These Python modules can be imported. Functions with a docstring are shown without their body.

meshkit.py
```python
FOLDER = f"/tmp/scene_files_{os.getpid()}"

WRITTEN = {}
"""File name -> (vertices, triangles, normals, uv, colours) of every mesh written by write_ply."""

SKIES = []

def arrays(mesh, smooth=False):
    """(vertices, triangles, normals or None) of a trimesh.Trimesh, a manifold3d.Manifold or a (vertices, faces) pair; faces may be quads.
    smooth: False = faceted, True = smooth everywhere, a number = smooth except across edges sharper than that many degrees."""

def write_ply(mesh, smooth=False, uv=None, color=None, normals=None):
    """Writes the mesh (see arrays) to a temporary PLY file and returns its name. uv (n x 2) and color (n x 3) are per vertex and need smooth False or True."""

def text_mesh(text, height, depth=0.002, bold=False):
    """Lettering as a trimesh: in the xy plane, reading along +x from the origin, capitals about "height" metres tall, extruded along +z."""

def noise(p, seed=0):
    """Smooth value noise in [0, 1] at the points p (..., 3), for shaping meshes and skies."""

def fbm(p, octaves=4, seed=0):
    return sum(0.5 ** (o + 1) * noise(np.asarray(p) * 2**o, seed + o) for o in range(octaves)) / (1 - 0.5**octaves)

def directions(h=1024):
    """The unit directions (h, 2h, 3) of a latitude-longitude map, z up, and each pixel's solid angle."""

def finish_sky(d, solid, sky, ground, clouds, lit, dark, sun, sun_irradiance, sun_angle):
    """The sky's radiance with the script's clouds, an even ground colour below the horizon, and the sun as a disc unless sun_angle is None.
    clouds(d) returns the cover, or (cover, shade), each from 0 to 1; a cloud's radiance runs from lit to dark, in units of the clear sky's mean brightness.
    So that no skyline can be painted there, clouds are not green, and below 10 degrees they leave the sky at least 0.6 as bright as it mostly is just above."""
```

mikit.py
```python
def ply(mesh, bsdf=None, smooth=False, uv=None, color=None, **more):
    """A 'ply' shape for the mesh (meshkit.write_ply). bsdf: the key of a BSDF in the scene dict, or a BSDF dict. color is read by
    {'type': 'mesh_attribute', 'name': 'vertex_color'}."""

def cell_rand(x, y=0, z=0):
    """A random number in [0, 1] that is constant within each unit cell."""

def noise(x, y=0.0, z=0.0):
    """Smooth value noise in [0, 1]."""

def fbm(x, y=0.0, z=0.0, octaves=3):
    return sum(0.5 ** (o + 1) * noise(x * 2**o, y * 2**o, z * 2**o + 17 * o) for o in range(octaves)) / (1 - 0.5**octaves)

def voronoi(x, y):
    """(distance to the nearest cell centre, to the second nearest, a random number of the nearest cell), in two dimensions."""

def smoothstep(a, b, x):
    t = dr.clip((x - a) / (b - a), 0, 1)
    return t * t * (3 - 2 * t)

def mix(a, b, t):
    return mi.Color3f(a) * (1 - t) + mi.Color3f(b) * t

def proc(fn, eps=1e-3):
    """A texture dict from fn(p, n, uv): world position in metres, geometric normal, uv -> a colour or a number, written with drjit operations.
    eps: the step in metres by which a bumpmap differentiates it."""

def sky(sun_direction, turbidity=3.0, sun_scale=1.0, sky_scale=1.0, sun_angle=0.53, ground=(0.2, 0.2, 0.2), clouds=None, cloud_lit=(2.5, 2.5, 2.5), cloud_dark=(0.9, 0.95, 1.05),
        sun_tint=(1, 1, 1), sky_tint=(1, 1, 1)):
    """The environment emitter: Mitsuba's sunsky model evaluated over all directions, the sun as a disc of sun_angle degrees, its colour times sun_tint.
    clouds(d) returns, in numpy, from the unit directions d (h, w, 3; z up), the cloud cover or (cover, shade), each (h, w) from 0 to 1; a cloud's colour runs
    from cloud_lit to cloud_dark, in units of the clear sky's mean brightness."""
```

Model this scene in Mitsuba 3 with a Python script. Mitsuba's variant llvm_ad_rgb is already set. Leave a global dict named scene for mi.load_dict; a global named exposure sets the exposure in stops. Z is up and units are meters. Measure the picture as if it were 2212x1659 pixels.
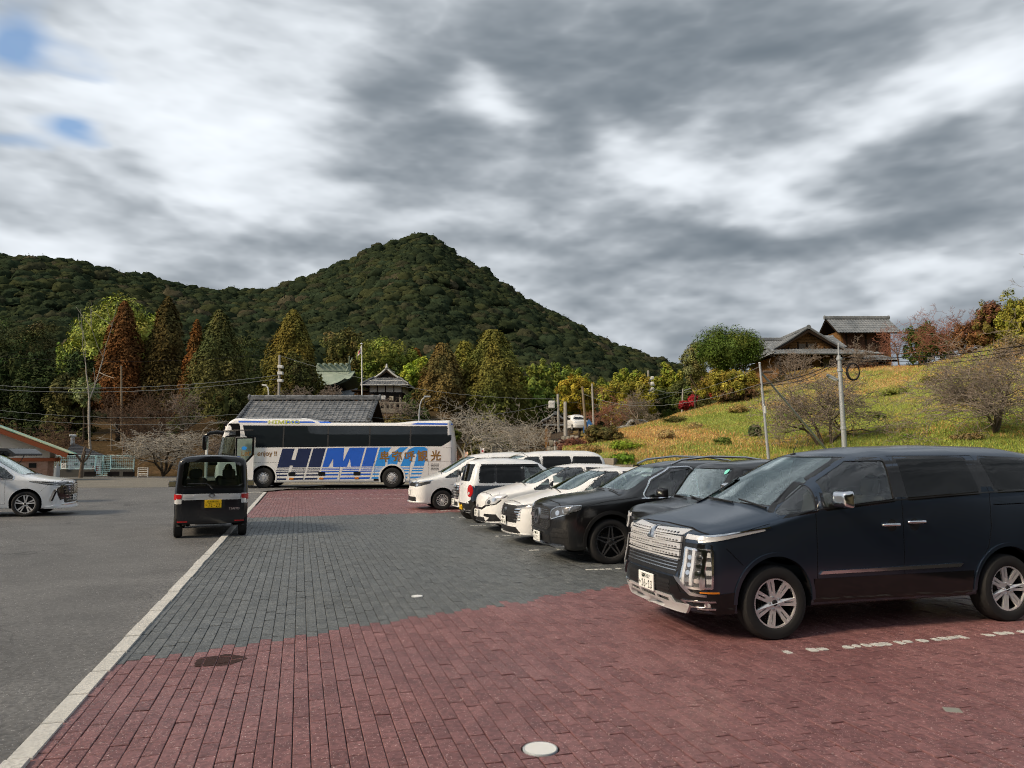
import math
import numpy as np
import trimesh
import mitsuba as mi
import drjit as dr
import manifold3d as m3
import shapely
import shapely.geometry as sg
import shapely.affinity as sa
from shapely.ops import unary_union
from scipy.interpolate import PchipInterpolator, RBFInterpolator
from scipy.ndimage import gaussian_filter1d, gaussian_filter, map_coordinates
import meshkit
import mikit

scene, labels = {}, {}
T = mi.ScalarTransform4f

# ------------------------------------------------------------------ camera, sky, exposure
# measures taken off the photograph are in a 2212 x 1659 frame: focal length 1600, horizon at row 980
FOCAL, HORIZON, EYE = 1600.0, 980.0, 1.77
PITCH = math.atan((HORIZON - 829.5) / FOCAL)
scene['camera'] = {'type': 'perspective', 'fov': math.degrees(2 * math.atan(1106 / FOCAL)), 'fov_axis': 'x',
                   'near_clip': 0.1, 'far_clip': 6000.0,
                   'to_world': T().look_at(origin=[0, 0, EYE], target=[0, math.cos(PITCH), EYE + math.sin(PITCH)], up=[0, 0, 1])}
exposure = 2.42


SUN = (-0.80, -0.42, 0.62)


def clouds(d):
    """Broken stratocumulus: cover and shade by direction; az to the right of north, el above the horizon, in degrees."""
    az = np.degrees(np.arctan2(d[..., 0], d[..., 1]))
    el = np.degrees(np.arcsin(np.clip(d[..., 2], -1, 1)))
    q = np.stack([d[..., 0] / (d[..., 2] + 0.75), d[..., 1] / (d[..., 2] + 0.75), d[..., 2] * 2.0], -1)
    w1, w2 = meshkit.fbm(q * 6.0 + 7, 5, 3) - 0.5, meshkit.fbm(q * 6.0 + 31, 5, 5) - 0.5
    a2, e2 = az + 11 * w1, el + 9 * w2
    n = meshkit.fbm(q * 5.0 + np.stack([w1, w2, w1], -1) * 0.5, 6, 11)
    puff = np.abs(2 * meshkit.fbm(q * 7.5 + np.stack([w2, w1, w2], -1) * 0.6 + 3, 4, 41) - 1) + 0.5 * np.abs(2 * meshkit.fbm(q * 17 + 9, 4, 43) - 1)
    fine = meshkit.fbm(q * 30 + np.stack([w2, w1, w1], -1) * 1.5, 5, 21)
    toward = np.clip(d @ (np.array(SUN) / np.linalg.norm(SUN)), 0, 1)
    tone = 0.445 + 0.62 * (n - 0.5) - 0.42 * (puff - 0.30) + 0.20 * (fine - 0.5) + 0.28 * toward ** 4
    # (az, el, half-widths, brightness) of the larger banks and gaps
    for a, e, ra, re, s in ((-27, 25, 9, 7, .36), (-19.5, 21, 5, 5, .30), (-33, 17, 5, 4, .10), (-2.0, 26.3, 2.6, 3.4, .52), (11.5, 19.8, 4.5, 2.6, .34), (17.5, 19.6, 6, 1.8, .22),
                            (8.0, 22.6, 3.2, 2.4, .26), (22, 20.5, 4, 2.4, .20), (33.0, 25.2, 4.0, 2.4, .52), (28, 22.8, 4.0, 1.5, .32), (29.5, 12.6, 4.5, 2.0, .36), (-22, 18.6, 5, 1.3, .24),
                            (-34, 14.0, 6, 2.0, .40), (-4, 17.5, 6, 1.8, .16), (16, 11.0, 7, 2.0, .10), (-14, 30, 5, 2.4, .10), (1, 14.5, 5, 1.6, .22), (-15, 12.5, 6, 1.5, .10),
                            (14, 28.5, 13, 4.5, -.27), (9, 25.6, 6, 2.6, -.22), (-9.5, 27, 4.0, 4, -.20), (29.5, 18.5, 4.5, 3.5, -.26), (16, 15.6, 6.5, 1.7, -.20), (3, 31, 9, 3, -.06),
                            (3.5, 22, 3, 3.5, -.16), (24, 15.5, 7, 2, -.16), (-11, 22.8, 4.5, 2.0, -.16), (30, 9.0, 8, 1.8, -.12), (-22, 14.6, 6, 1.8, -.10), (-7, 20, 5, 2.2, -.08)):
        tone = tone + s * np.exp(-((a2 - a) / ra) ** 2 - ((e2 - e) / re) ** 2)
    hole = np.zeros_like(tone)
    for a, e, ra, re, s in ((-35.4, 25.9, 2.0, 1.6, 1.0), (-30.9, 20.9, 1.7, 1.0, 1.0), (-33.8, 19.0, 2.4, .8, .60), (-31.3, 25.7, 2.6, .8, .55), (-35.5, 29.5, 2.5, 1.0, .5)):
        hole = hole + s * np.exp(-((az + 5 * w1 - a) / ra) ** 2 - ((el + 5 * w2 - e) / re) ** 2)
    cover = np.clip(1.0 - 0.9 * np.clip(hole * 1.3 - 0.25 + 0.5 * (fine - 0.5), 0, 1), 0, 1)
    t = 0.5 + 0.5 * np.tanh(2.3 * (tone - 0.5))
    return cover, 1 - t ** 1.5



scene['sky'] = mikit.sky(SUN, turbidity=3.0, sun_scale=0.50, sky_scale=1.0, sun_angle=13.0, ground=(0.12, 0.12, 0.11), clouds=clouds,
                         cloud_lit=(2.40, 2.53, 2.66), cloud_dark=(0.355, 0.44, 0.525), sun_tint=(0.97, 0.98, 1.0))

# ------------------------------------------------------------------ placing and naming


def pt(xv, yv, Y):
    """The point at depth Y (metres north of the camera) seen at (xv, yv) of the measuring frame; yv = 0: only x is wanted."""
    r = _ray(xv, yv or 850.0)
    return np.array([0, 0, EYE]) + r * (Y / r[1])


def _ray(xv, yv):
    u, v = (xv - 1106.0) / FOCAL, -(yv - 829.5) / FOCAL
    return np.array([u, math.cos(PITCH) - v * math.sin(PITCH), math.sin(PITCH) + v * math.cos(PITCH)])


def gp(xv, yv, z=0.0):
    """The point at height z seen at (xv, yv)."""
    r = _ray(xv, yv)
    return np.array([0, 0, EYE]) + r * ((z - EYE) / r[2])


def lin(r, g, b):
    """sRGB 0-255 to linear."""
    c = np.array([r, g, b]) / 255.0
    return [float(x) for x in np.where(c < 0.04045, c / 12.92, ((c + 0.055) / 1.055) ** 2.4)]


_count = {}


def key(name, parent=None):
    k = name if parent is None else f'{parent}__{name}'
    n = _count.get(k, 0)
    _count[k] = n + 1
    return k if n == 0 else f'{k}_{n:03d}'


def thing(name, label, category, group=None):
    k = key(name)
    labels[k] = {'label': label, 'category': category}
    if group:
        labels[k]['group'] = group
    return k


def struct(name, mesh, bsdf, label=None, smooth=False, kind='structure', **kw):
    k = key(name)
    if mesh is not None:
        scene[k] = mikit.ply(mesh, bsdf, smooth, **kw)
    labels[k] = {'kind': kind}
    if label:
        labels[k]['label'] = label
    return k


def part(parent, name, mesh, bsdf, smooth=False, label=None, M=None, **kw):
    k = key(name, parent)
    if M is not None:
        mesh = move(mesh, M)
    scene[k] = mikit.ply(mesh, bsdf, smooth, **kw)
    if label:
        labels[k] = {'label': label}
    return k


def whole(name, mesh, bsdf, label, category, smooth=False, group=None, **kw):
    k = thing(name, label, category, group)
    scene[k] = mikit.ply(mesh, bsdf, smooth, **kw)
    return k


# ------------------------------------------------------------------ meshes: (vertices, triangles)


def tri(f):
    f = np.asarray(f, int)
    return np.vstack([f[:, [0, 1, 2]], f[:, [0, 2, 3]]]) if f.shape[1] == 4 else f


def cat(ms):
    vs, fs, n = [], [], 0
    for v, f in (as_vf(m) for m in ms):
        vs.append(v)
        fs.append(tri(f) + n)
        n += len(v)
    return np.vstack(vs), np.vstack(fs)


def as_vf(m):
    if isinstance(m, tuple):
        return m
    if hasattr(m, 'to_mesh'):
        q = m.to_mesh()
        return np.array(q.vert_properties[:, :3], float), np.array(q.tri_verts, int)
    return np.array(m.vertices), np.array(m.faces)


def move(m, M):
    v, f = as_vf(m)
    return v @ M[:3, :3].T + M[:3, 3], f


def mat(loc=(0, 0, 0), rz=0.0, sc=1.0, rx=0.0, ry=0.0):
    c, s = math.cos(rz), math.sin(rz)
    R = np.array([[c, -s, 0], [s, c, 0], [0, 0, 1.0]])
    c, s = math.cos(ry), math.sin(ry)
    R = R @ np.array([[c, 0, s], [0, 1, 0], [-s, 0, c]])
    c, s = math.cos(rx), math.sin(rx)
    R = R @ np.array([[1, 0, 0], [0, c, -s], [0, s, c]])
    M = np.eye(4)
    M[:3, :3] = R * sc
    M[:3, 3] = loc
    return M


_BOXF = np.array([[0, 2, 3, 1], [4, 5, 7, 6], [0, 1, 5, 4], [2, 6, 7, 3], [0, 4, 6, 2], [1, 3, 7, 5]])


def box(x0, x1, y0, y1, z0, z1):
    v = np.array([[x, y, z] for z in (z0, z1) for y in (y0, y1) for x in (x0, x1)], float)
    return v, tri(_BOXF)


def rbox(x0, x1, y0, y1, z0, z1, r=0.01):
    """A box with chamfered edges."""
    pts = []
    for sx, xx in ((1, x0), (-1, x1)):
        for sy, yy in ((1, y0), (-1, y1)):
            for sz, zz in ((1, z0), (-1, z1)):
                pts += [(xx + sx * r, yy + sy * r, zz), (xx + sx * r, yy, zz + sz * r), (xx, yy + sy * r, zz + sz * r)]
    return as_vf(trimesh.convex.convex_hull(np.array(pts)))


def tube(p, r, sides=6, cap=True):
    p = np.asarray(p, float)
    r = np.broadcast_to(np.asarray(r, float), (len(p),))
    t = np.gradient(p, axis=0)
    t /= np.linalg.norm(t, axis=1, keepdims=True) + 1e-12
    ref = np.array([0, 0, 1.0]) if np.abs(t[:, 2]).mean() < 0.9 else np.array([1.0, 0, 0])
    a = np.cross(t, ref)
    a /= np.linalg.norm(a, axis=1, keepdims=True) + 1e-12
    b = np.cross(t, a)
    ang = np.arange(sides) * 2 * np.pi / sides
    v = (p[:, None] + r[:, None, None] * (np.cos(ang)[None, :, None] * a[:, None] + np.sin(ang)[None, :, None] * b[:, None])).reshape(-1, 3)
    i, j = np.meshgrid(np.arange(len(p) - 1), np.arange(sides), indexing='ij')
    q = np.stack([i * sides + j, (i + 1) * sides + j, (i + 1) * sides + (j + 1) % sides, i * sides + (j + 1) % sides], -1).reshape(-1, 4)
    f = [tri(q)]
    if cap:
        n = len(v)
        v = np.vstack([v, p[:1], p[-1:]])
        k = np.arange(sides)
        f += [np.stack([k, (k + 1) % sides, k * 0 + n], 1), np.stack([(len(p) - 1) * sides + (k + 1) % sides, (len(p) - 1) * sides + k, k * 0 + n + 1], 1)]
    return v, np.vstack(f)


def lathe(prof, n=32):
    """Revolve (radius, height) pairs about z."""
    prof = np.asarray(prof, float)
    a = np.arange(n) * 2 * np.pi / n
    v = np.stack([prof[:, 0, None] * np.cos(a), prof[:, 0, None] * np.sin(a), np.repeat(prof[:, 1, None], n, 1)], -1).reshape(-1, 3)
    i, j = np.meshgrid(np.arange(len(prof) - 1), np.arange(n), indexing='ij')
    q = np.stack([i * n + j, i * n + (j + 1) % n, (i + 1) * n + (j + 1) % n, (i + 1) * n + j], -1).reshape(-1, 4)
    return v, tri(q)


def extrude(poly, h, z0=0.0):
    out = []
    for g in getattr(poly, 'geoms', [poly]):
        if g.geom_type == 'Polygon' and g.area > 1e-9:
            v, f = as_vf(trimesh.creation.extrude_polygon(g, h, engine='earcut'))
            out.append((v + [0, 0, z0], f))
    return cat(out)


def grid(P):
    """P (n, m, 3) as a quad sheet."""
    n, m = P.shape[:2]
    i, j = np.meshgrid(np.arange(n - 1), np.arange(m - 1), indexing='ij')
    q = np.stack([i * m + j, (i + 1) * m + j, (i + 1) * m + j + 1, i * m + j + 1], -1).reshape(-1, 4)
    return P.reshape(-1, 3), tri(q)


def compact(v, f, n=None):
    u, inv = np.unique(f, return_inverse=True)
    return (v[u], inv.reshape(-1, 3)) if n is None else (v[u], inv.reshape(-1, 3), n[u])


def sheet(pts, z):
    p = sg.Polygon(pts)
    v, f = trimesh.creation.triangulate_polygon(p, engine='earcut')
    return np.c_[v, np.full(len(v), z)], np.array(f)


def rng(seed):
    return np.random.default_rng(seed)


# ------------------------------------------------------------------ materials
noise, fbm, voronoi, cell_rand, smoothstep, mix, proc = mikit.noise, mikit.fbm, mikit.voronoi, mikit.cell_rand, mikit.smoothstep, mikit.mix, mikit.proc


def mat_d(name, rgb):
    scene['mat_' + name] = {'type': 'twosided', 'b': {'type': 'diffuse', 'reflectance': rgb if isinstance(rgb, dict) else {'type': 'rgb', 'value': list(rgb)}}}
    return 'mat_' + name


def mat_p(name, rgb, rough=0.5, metal=0.0, coat=0.0, spec=0.5, coat_gloss=0.95, bump=None, bump_scale=1.0, two=True):
    b = {'type': 'principled', 'base_color': rgb if isinstance(rgb, dict) else {'type': 'rgb', 'value': list(rgb)}, 'roughness': rough, 'metallic': metal, 'specular': spec}
    if coat:
        b.update(clearcoat=coat, clearcoat_gloss=coat_gloss)
    if bump:
        b = {'type': 'bumpmap', 't': bump, 'scale': bump_scale, 'b': b}
    scene['mat_' + name] = {'type': 'twosided', 'b': b} if two else b
    return 'mat_' + name


LEAF = mat_d('leaf', {'type': 'mesh_attribute', 'name': 'vertex_color'})
STEEL = mat_p('galvanised', (.36, .39, .42), .55, .3)
BLACKP = mat_p('black_plastic', (.012, .012, .013), .35)
WIRE = mat_d('wire', (.03, .03, .035))
WIREL = mat_d('wire_grey', (.22, .24, .25))
# ------------------------------------------------------------------ the ground
E2 = np.array([-0.274, 0.962])      # along the long paving joints, away from the camera
C2 = np.array([0.962, 0.274])       # across them, along the parked cars


def uv2(u, v):
    p = np.multiply.outer(np.asarray(u, float), C2) + np.multiply.outer(np.asarray(v, float), E2)
    return p


def uv3(u, v, z=0.0):
    p = uv2(u, v)
    return np.array([p[0], p[1], z])


def soil(p, n, uv):
    a = fbm(p.x * 0.35, p.y * 0.35, 0.0, 4)
    b = fbm(p.x * 3.1, p.y * 3.1, 4.0, 3)
    return mix((.055, .05, .03), (.10, .085, .05), a) * (0.7 + 0.6 * b)


mat_d('soil', proc(soil))


def asphalt(p, n, uv):
    big = fbm(p.x * .16, p.y * .16, 2.0, 4)
    mid = fbm(p.x * 1.7 + 3, p.y * 1.7, 7.0, 3)
    chips = noise(p.x * 95, p.y * 95, 1.0)
    fine = noise(p.x * 41, p.y * 41, 5.0)
    wx, wy = p.x * .55 + 1.3 * fbm(p.x * .8, p.y * .8, 3.0, 3), p.y * .8 + 1.3 * fbm(p.x * .8, p.y * .8, 9.0, 3)
    d1, d2, _ = voronoi(wx, wy)
    crack = (1 - smoothstep(0.004, 0.028, d2 - d1)) * smoothstep(.47, .58, fbm(p.x * .3 + 9, p.y * .3, 1.0, 2))
    c = mix((.078, .078, .079), (.128, .126, .124), big) * (.74 + .5 * mid)
    c = c * (.72 + .56 * fine) + mi.Color3f(.20) * smoothstep(.86, .97, chips)
    return c * (1 - .55 * crack)


def asphalt_bump(p, n, uv):
    return noise(p.x * 70, p.y * 70, 0.0) + .6 * noise(p.x * 28, p.y * 28, 3.0)


mat_p('asphalt', proc(asphalt), .62, spec=.35, bump=proc(asphalt_bump, 2e-3), bump_scale=.0035)

struct('ground', grid(np.stack([*np.meshgrid(np.linspace(-2500, 2500, 26), np.linspace(-600, 4400, 26), indexing='ij'), np.full((26, 26), -.06)], -1)), 'mat_soil')

K0, K1 = gp(40, 1650)[:2], gp(490, 1155)[:2]
KD = (K1 - K0) / np.linalg.norm(K1 - K0)
KN = np.array([KD[1], -KD[0]])       # to the right, onto the paving
KEND = gp(569, 1064)[:2]
KLEN = float((KEND - K0) @ KD)
KW = .13
kerb_at = lambda s, o: K0 + KD * s + KN * o

a0, a1 = kerb_at(-9, -KW / 2 - .018), kerb_at(KLEN, -KW / 2 - .018)
far = 58.0
struct('asphalt_lot', sheet([tuple(a0), tuple(a1), (a1[0] - .5, a1[1] + .2), (-10, 46.5), (-9, far), (-90, far + 2), (-90, a0[1])], 0.0), 'mat_asphalt')


def far_lot(p, n, uv):
    return mix((.16, .155, .14), (.22, .21, .19), fbm(p.x * .5, p.y * .5, 1.0, 4)) * (.8 + .4 * noise(p.x * 20, p.y * 20))


mat_d('pale_asphalt', proc(far_lot))
q = [gp(0, 1052), gp(250, 1054), gp(390, 1052), gp(560, 1046), gp(560, 1033), gp(-300, 1031), gp(-300, 1052)]
struct('pale_asphalt_strip', sheet([tuple(x[:2]) for x in q], .004), 'mat_pale_asphalt')


def gravel(p, n, uv):
    d1, d2, r = voronoi(p.x * 9, p.y * 9)
    return mix((.20, .18, .14), (.42, .39, .33), r) * (.6 + .5 * fbm(p.x * .7, p.y * .7, 0, 3))


mat_d('gravel', proc(gravel))
struct('gravel_strip', sheet([(-17, 41.8), (6, 43.5), (6, 49), (-17, 47)], .002), 'mat_gravel')
def roadc(p, n, uv):
    return mi.Color3f(.085, .085, .085) * (.7 + .6 * fbm(p.x * .8, p.y * .8, 0, 4))


mat_d('road', proc(roadc))
struct('back_road', sheet([(6.2, 43.4), (2.2, 43.3), (2.0, 60), (1.0, 110), (6, 110), (7, 60)], .006), 'mat_road')

# kerb: flush white concrete stones, one by one


def concrete(p, n, uv):
    return mix((.46, .46, .44), (.62, .615, .59), fbm(p.x * 2.3, p.y * 2.3, p.z * 2.3, 4)) * (.78 + .36 * noise(p.x * 60, p.y * 60, p.z * 60))


mat_d('kerb_concrete', proc(concrete))
kb = thing('kerb', 'line of pale flush concrete kerb stones between asphalt and brick paving', 'kerb')
r = rng(3)
s = -3.0
while s < KLEN - .05:
    e = min(s + .60, KLEN)
    o, t = r.normal(0, .004), r.normal(0, .002)
    pts = [kerb_at(s + .013, -KW / 2 + o), kerb_at(e - .013, -KW / 2 + o), kerb_at(e - .013, KW / 2 + o), kerb_at(s + .013, KW / 2 + o)]
    lo = np.array([[*p, -.05] for p in pts])
    up = np.array([[*p, .022 + t] for p in pts])
    c = up[:, :2].mean(0)
    top = up.copy()
    top[:, :2] = c + (up[:, :2] - c) * [.985, .985]
    top[:, 2] += .006
    v = np.vstack([lo, up, top])
    f = [[i, (i + 1) % 4, 4 + (i + 1) % 4, 4 + i] for i in range(4)] + [[4 + i, 4 + (i + 1) % 4, 8 + (i + 1) % 4, 8 + i] for i in range(4)] + [[8, 9, 10, 11]]
    part(kb, 'stone', (v, tri(f)), 'mat_kerb_concrete')
    s = e
for k in range(5):   # the short return at the far corner
    p0 = KEND - np.array([.78, .10]) * .62 * k
    ax = np.array([-.78, -.10]); ax /= np.linalg.norm(ax); nn = np.array([ax[1], -ax[0]])
    pts = [p0 + ax * .01, p0 + ax * .6, p0 + ax * .6 + nn * KW, p0 + ax * .01 + nn * KW]
    part(kb, 'stone', extrude(sg.Polygon([tuple(x) for x in pts]), .07, -.045), 'mat_kerb_concrete')

# brick paving: a dark bed and pavers standing on it
BW, BL = .106, .214


def paver_tone(p):
    u = p.x * C2[0] + p.y * C2[1]
    v = p.x * E2[0] + p.y * E2[1]
    col = dr.floor(u / BW)
    row = dr.floor(v / BL + .5 * (col - 2 * dr.floor(col / 2)))
    return cell_rand(col, row, 3), u, v


def red_paver(p, n, uv):
    r_, u, v = paver_tone(p)
    big = fbm(u * .5, v * .5, 1.0, 3)
    spk = noise(u * 120, v * 120, 2.0)
    gr = noise(u * 46, v * 46, 8.0)
    c = mix((.128, .055, .057), (.196, .092, .093), r_ * .8 + big * .2) * (.70 + .52 * gr)
    return c + mi.Color3f(.34, .30, .29) * smoothstep(.84, .95, spk) * .7


def grey_paver(p, n, uv):
    r_, u, v = paver_tone(p)
    big = fbm(u * .5, v * .5, 1.0, 3)
    spk = noise(u * 120, v * 120, 2.0)
    gr = noise(u * 46, v * 46, 8.0)
    c = mix((.064, .071, .075), (.104, .112, .115), r_ * .75 + big * .25) * (.70 + .54 * gr)
    return c + mi.Color3f(.22, .23, .23) * smoothstep(.84, .95, spk) * .6


def paver_bump(p, n, uv):
    return noise(p.x * 90, p.y * 90, 0.0) + .7 * noise(p.x * 37, p.y * 37, 3.0)


def paver_rough(p, n, uv):
    return .36 + .3 * fbm(p.x * 1.1, p.y * 1.1, 5.0, 3)


pb = proc(paver_bump, 2e-3)
mat_p('red_paver', proc(red_paver), proc(paver_rough), spec=.5, bump=pb, bump_scale=.003)
mat_p('grey_paver', proc(grey_paver), proc(paver_rough), spec=.5, bump=pb, bump_scale=.003)
mat_d('joint_sand', (.022, .021, .020))

B0, B1 = gp(250, 1440)[:2], gp(1355, 1265)[:2]     # near edge of the grey field
F0, F1 = gp(545, 1119)[:2], gp(1000, 1107)[:2]     # far edge


def side(p, a, b):
    d = b - a
    return d[0] * (p[..., 1] - a[1]) - d[1] * (p[..., 0] - a[0])


def is_grey(p):
    return (side(p, B0, B1) > 0) & (side(p, F0, F1) < 0)


pv = struct('brick_paving', None, None, 'red and dark grey brick paving laid in long running rows')
lot_right = [kerb_at(-4, KW / 2), kerb_at(KLEN, KW / 2), (-10, 42.0), (6, 43.6), (9, 30), (19, 22), (24, -1), (6, -4)]
lot_poly = sg.Polygon([tuple(x) for x in lot_right])
bed = sheet([tuple(x) for x in lot_right], -.002)
part(pv, 'bed', bed, 'mat_joint_sand')
ui = np.arange(-130, 190)
vi = np.arange(-10, 175)
U, V = np.meshgrid(ui, vi, indexing='ij')
uc, vc = (U + .5) * BW, (V + .5 - .5 * (U % 2)) * BL
P = uv2(uc, vc)
keep = shapely.contains_xy(lot_poly, P[..., 0], P[..., 1]) & (P[..., 1] > 1.5)
# inside the picture, and near enough to tell pavers apart
inpic = np.abs(P[..., 0]) < P[..., 1] * .74 + 1.2
uc, vc, P = uc[keep & inpic], vc[keep & inpic], P[keep & inpic]
cutp = []                                           # lids and plates set into the paving
LIDS = [(gp(1167, 1622)[:2], .105), (gp(901, 1290)[:2], .075)]
for lp, lr in LIDS:
    dl = np.hypot(P[:, 0] - lp[0], P[:, 1] - lp[1])
    disc = sg.Point(*lp).buffer(lr + .012, 24)
    for i in np.where(dl < lr + .13)[0]:             # pavers cut to fit round the lid
        q = uv2(uc[i] + np.array([-1, 1, 1, -1]) * (BW / 2 - .003), vc[i] + np.array([-1, -1, 1, 1]) * (BL / 2 - .003))
        g_ = sg.Polygon(q).difference(disc)
        if g_.area > 2e-4:
            cutp.append((extrude(g_, .016, -.004), P[i]))
    uc, vc, P = uc[dl >= lr + .13], vc[dl >= lr + .13], P[dl >= lr + .13]
r = rng(8)
n = len(uc)
g = r.uniform(.0018, .0033, n)
hx, hy = BW / 2 - g, BL / 2 - g
tilt = r.normal(0, .0012, (n, 4)) + r.normal(0, .0016, (n, 1)) + .012
cor = np.array([[-1, -1], [1, -1], [1, 1], [-1, 1]])
vv = np.zeros((n, 12, 3))
for layer, (inset, zz) in enumerate(((0, None), (0, -.003), (.004, 0))):
    du, dv = cor[None, :, 0] * (hx - inset)[:, None], cor[None, :, 1] * (hy - inset)[:, None]
    q = uv2(uc[:, None] + du, vc[:, None] + dv)
    vv[:, layer * 4:layer * 4 + 4, :2] = q
    vv[:, layer * 4:layer * 4 + 4, 2] = -.004 if zz is None else tilt + zz
ft = np.vstack([tri([[i, (i + 1) % 4, 4 + (i + 1) % 4, 4 + i] for i in range(4)]), tri([[4 + i, 4 + (i + 1) % 4, 8 + (i + 1) % 4, 8 + i] for i in range(4)] + [[8, 9, 10, 11]])])
jag = P + r.normal(0, .05, P.shape)
grey = is_grey(jag)
dist = np.hypot(P[:, 0], P[:, 1])
front = np.abs(P[:, 0]) < P[:, 1] * .69            # really in the frame
order = np.argsort(np.where(front & (P[:, 1] > 4.0), dist, 1e9))
near300 = set(order[:300 - len(cutp)].tolist())
for m_, c_ in cutp:
    part(pv, 'paver', m_, 'mat_grey_paver' if is_grey(c_) else 'mat_red_paver')
for i in order[:300 - len(cutp)]:
    part(pv, 'paver', (vv[i], ft), 'mat_grey_paver' if grey[i] else 'mat_red_paver')
rest = np.array([i for i in range(n) if i not in near300])
ft_far = ft[8:]                                   # beyond reach of the eye the joints need no side walls
for nm, sel, m in (('red_pavers', rest[~grey[rest]], 'mat_red_paver'), ('grey_pavers', rest[grey[rest]], 'mat_grey_paver')):
    nr, fr = sel[P[sel, 1] < 11], sel[P[sel, 1] >= 11]
    k = part(pv, nm, cat([(vv[q].reshape(-1, 3), (g_[None] + (np.arange(len(q)) * 12)[:, None, None]).reshape(-1, 3)) for q, g_ in ((nr, ft), (fr, ft_far)) if len(q)]), m)
    labels[k] = {'kind': 'stuff'}

# lids, plates, stain
mat_p('white_lid', (.62, .63, .62), .45)
mat_d('mortar', (.045, .042, .040))
for i, (lp, lr) in enumerate(LIDS):
    lab = ['round white lid set in the red brick paving near the camera', 'small round white lid set in the grey brick paving'][i]
    t = thing('access_lid', lab, 'lid', None)
    part(t, 'surround', move(lathe([(0, .006), (lr + .02, .004), (lr + .03, .001)], 28), mat((*lp, 0))), 'mat_mortar')
    part(t, 'rim', move(lathe([(lr, .004), (lr, .016), (lr - .006, .018), (lr - .008, .014)], 40), mat((*lp, 0))), STEEL, True)
    part(t, 'cover', move(lathe([(0, .016), (lr - .009, .0155)], 40), mat((*lp, 0))), 'mat_white_lid')


def stain(p, n, uv):
    return mi.Color3f(.032, .013, .009) * (.8 + .5 * noise(p.x * 40, p.y * 40))


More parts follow.
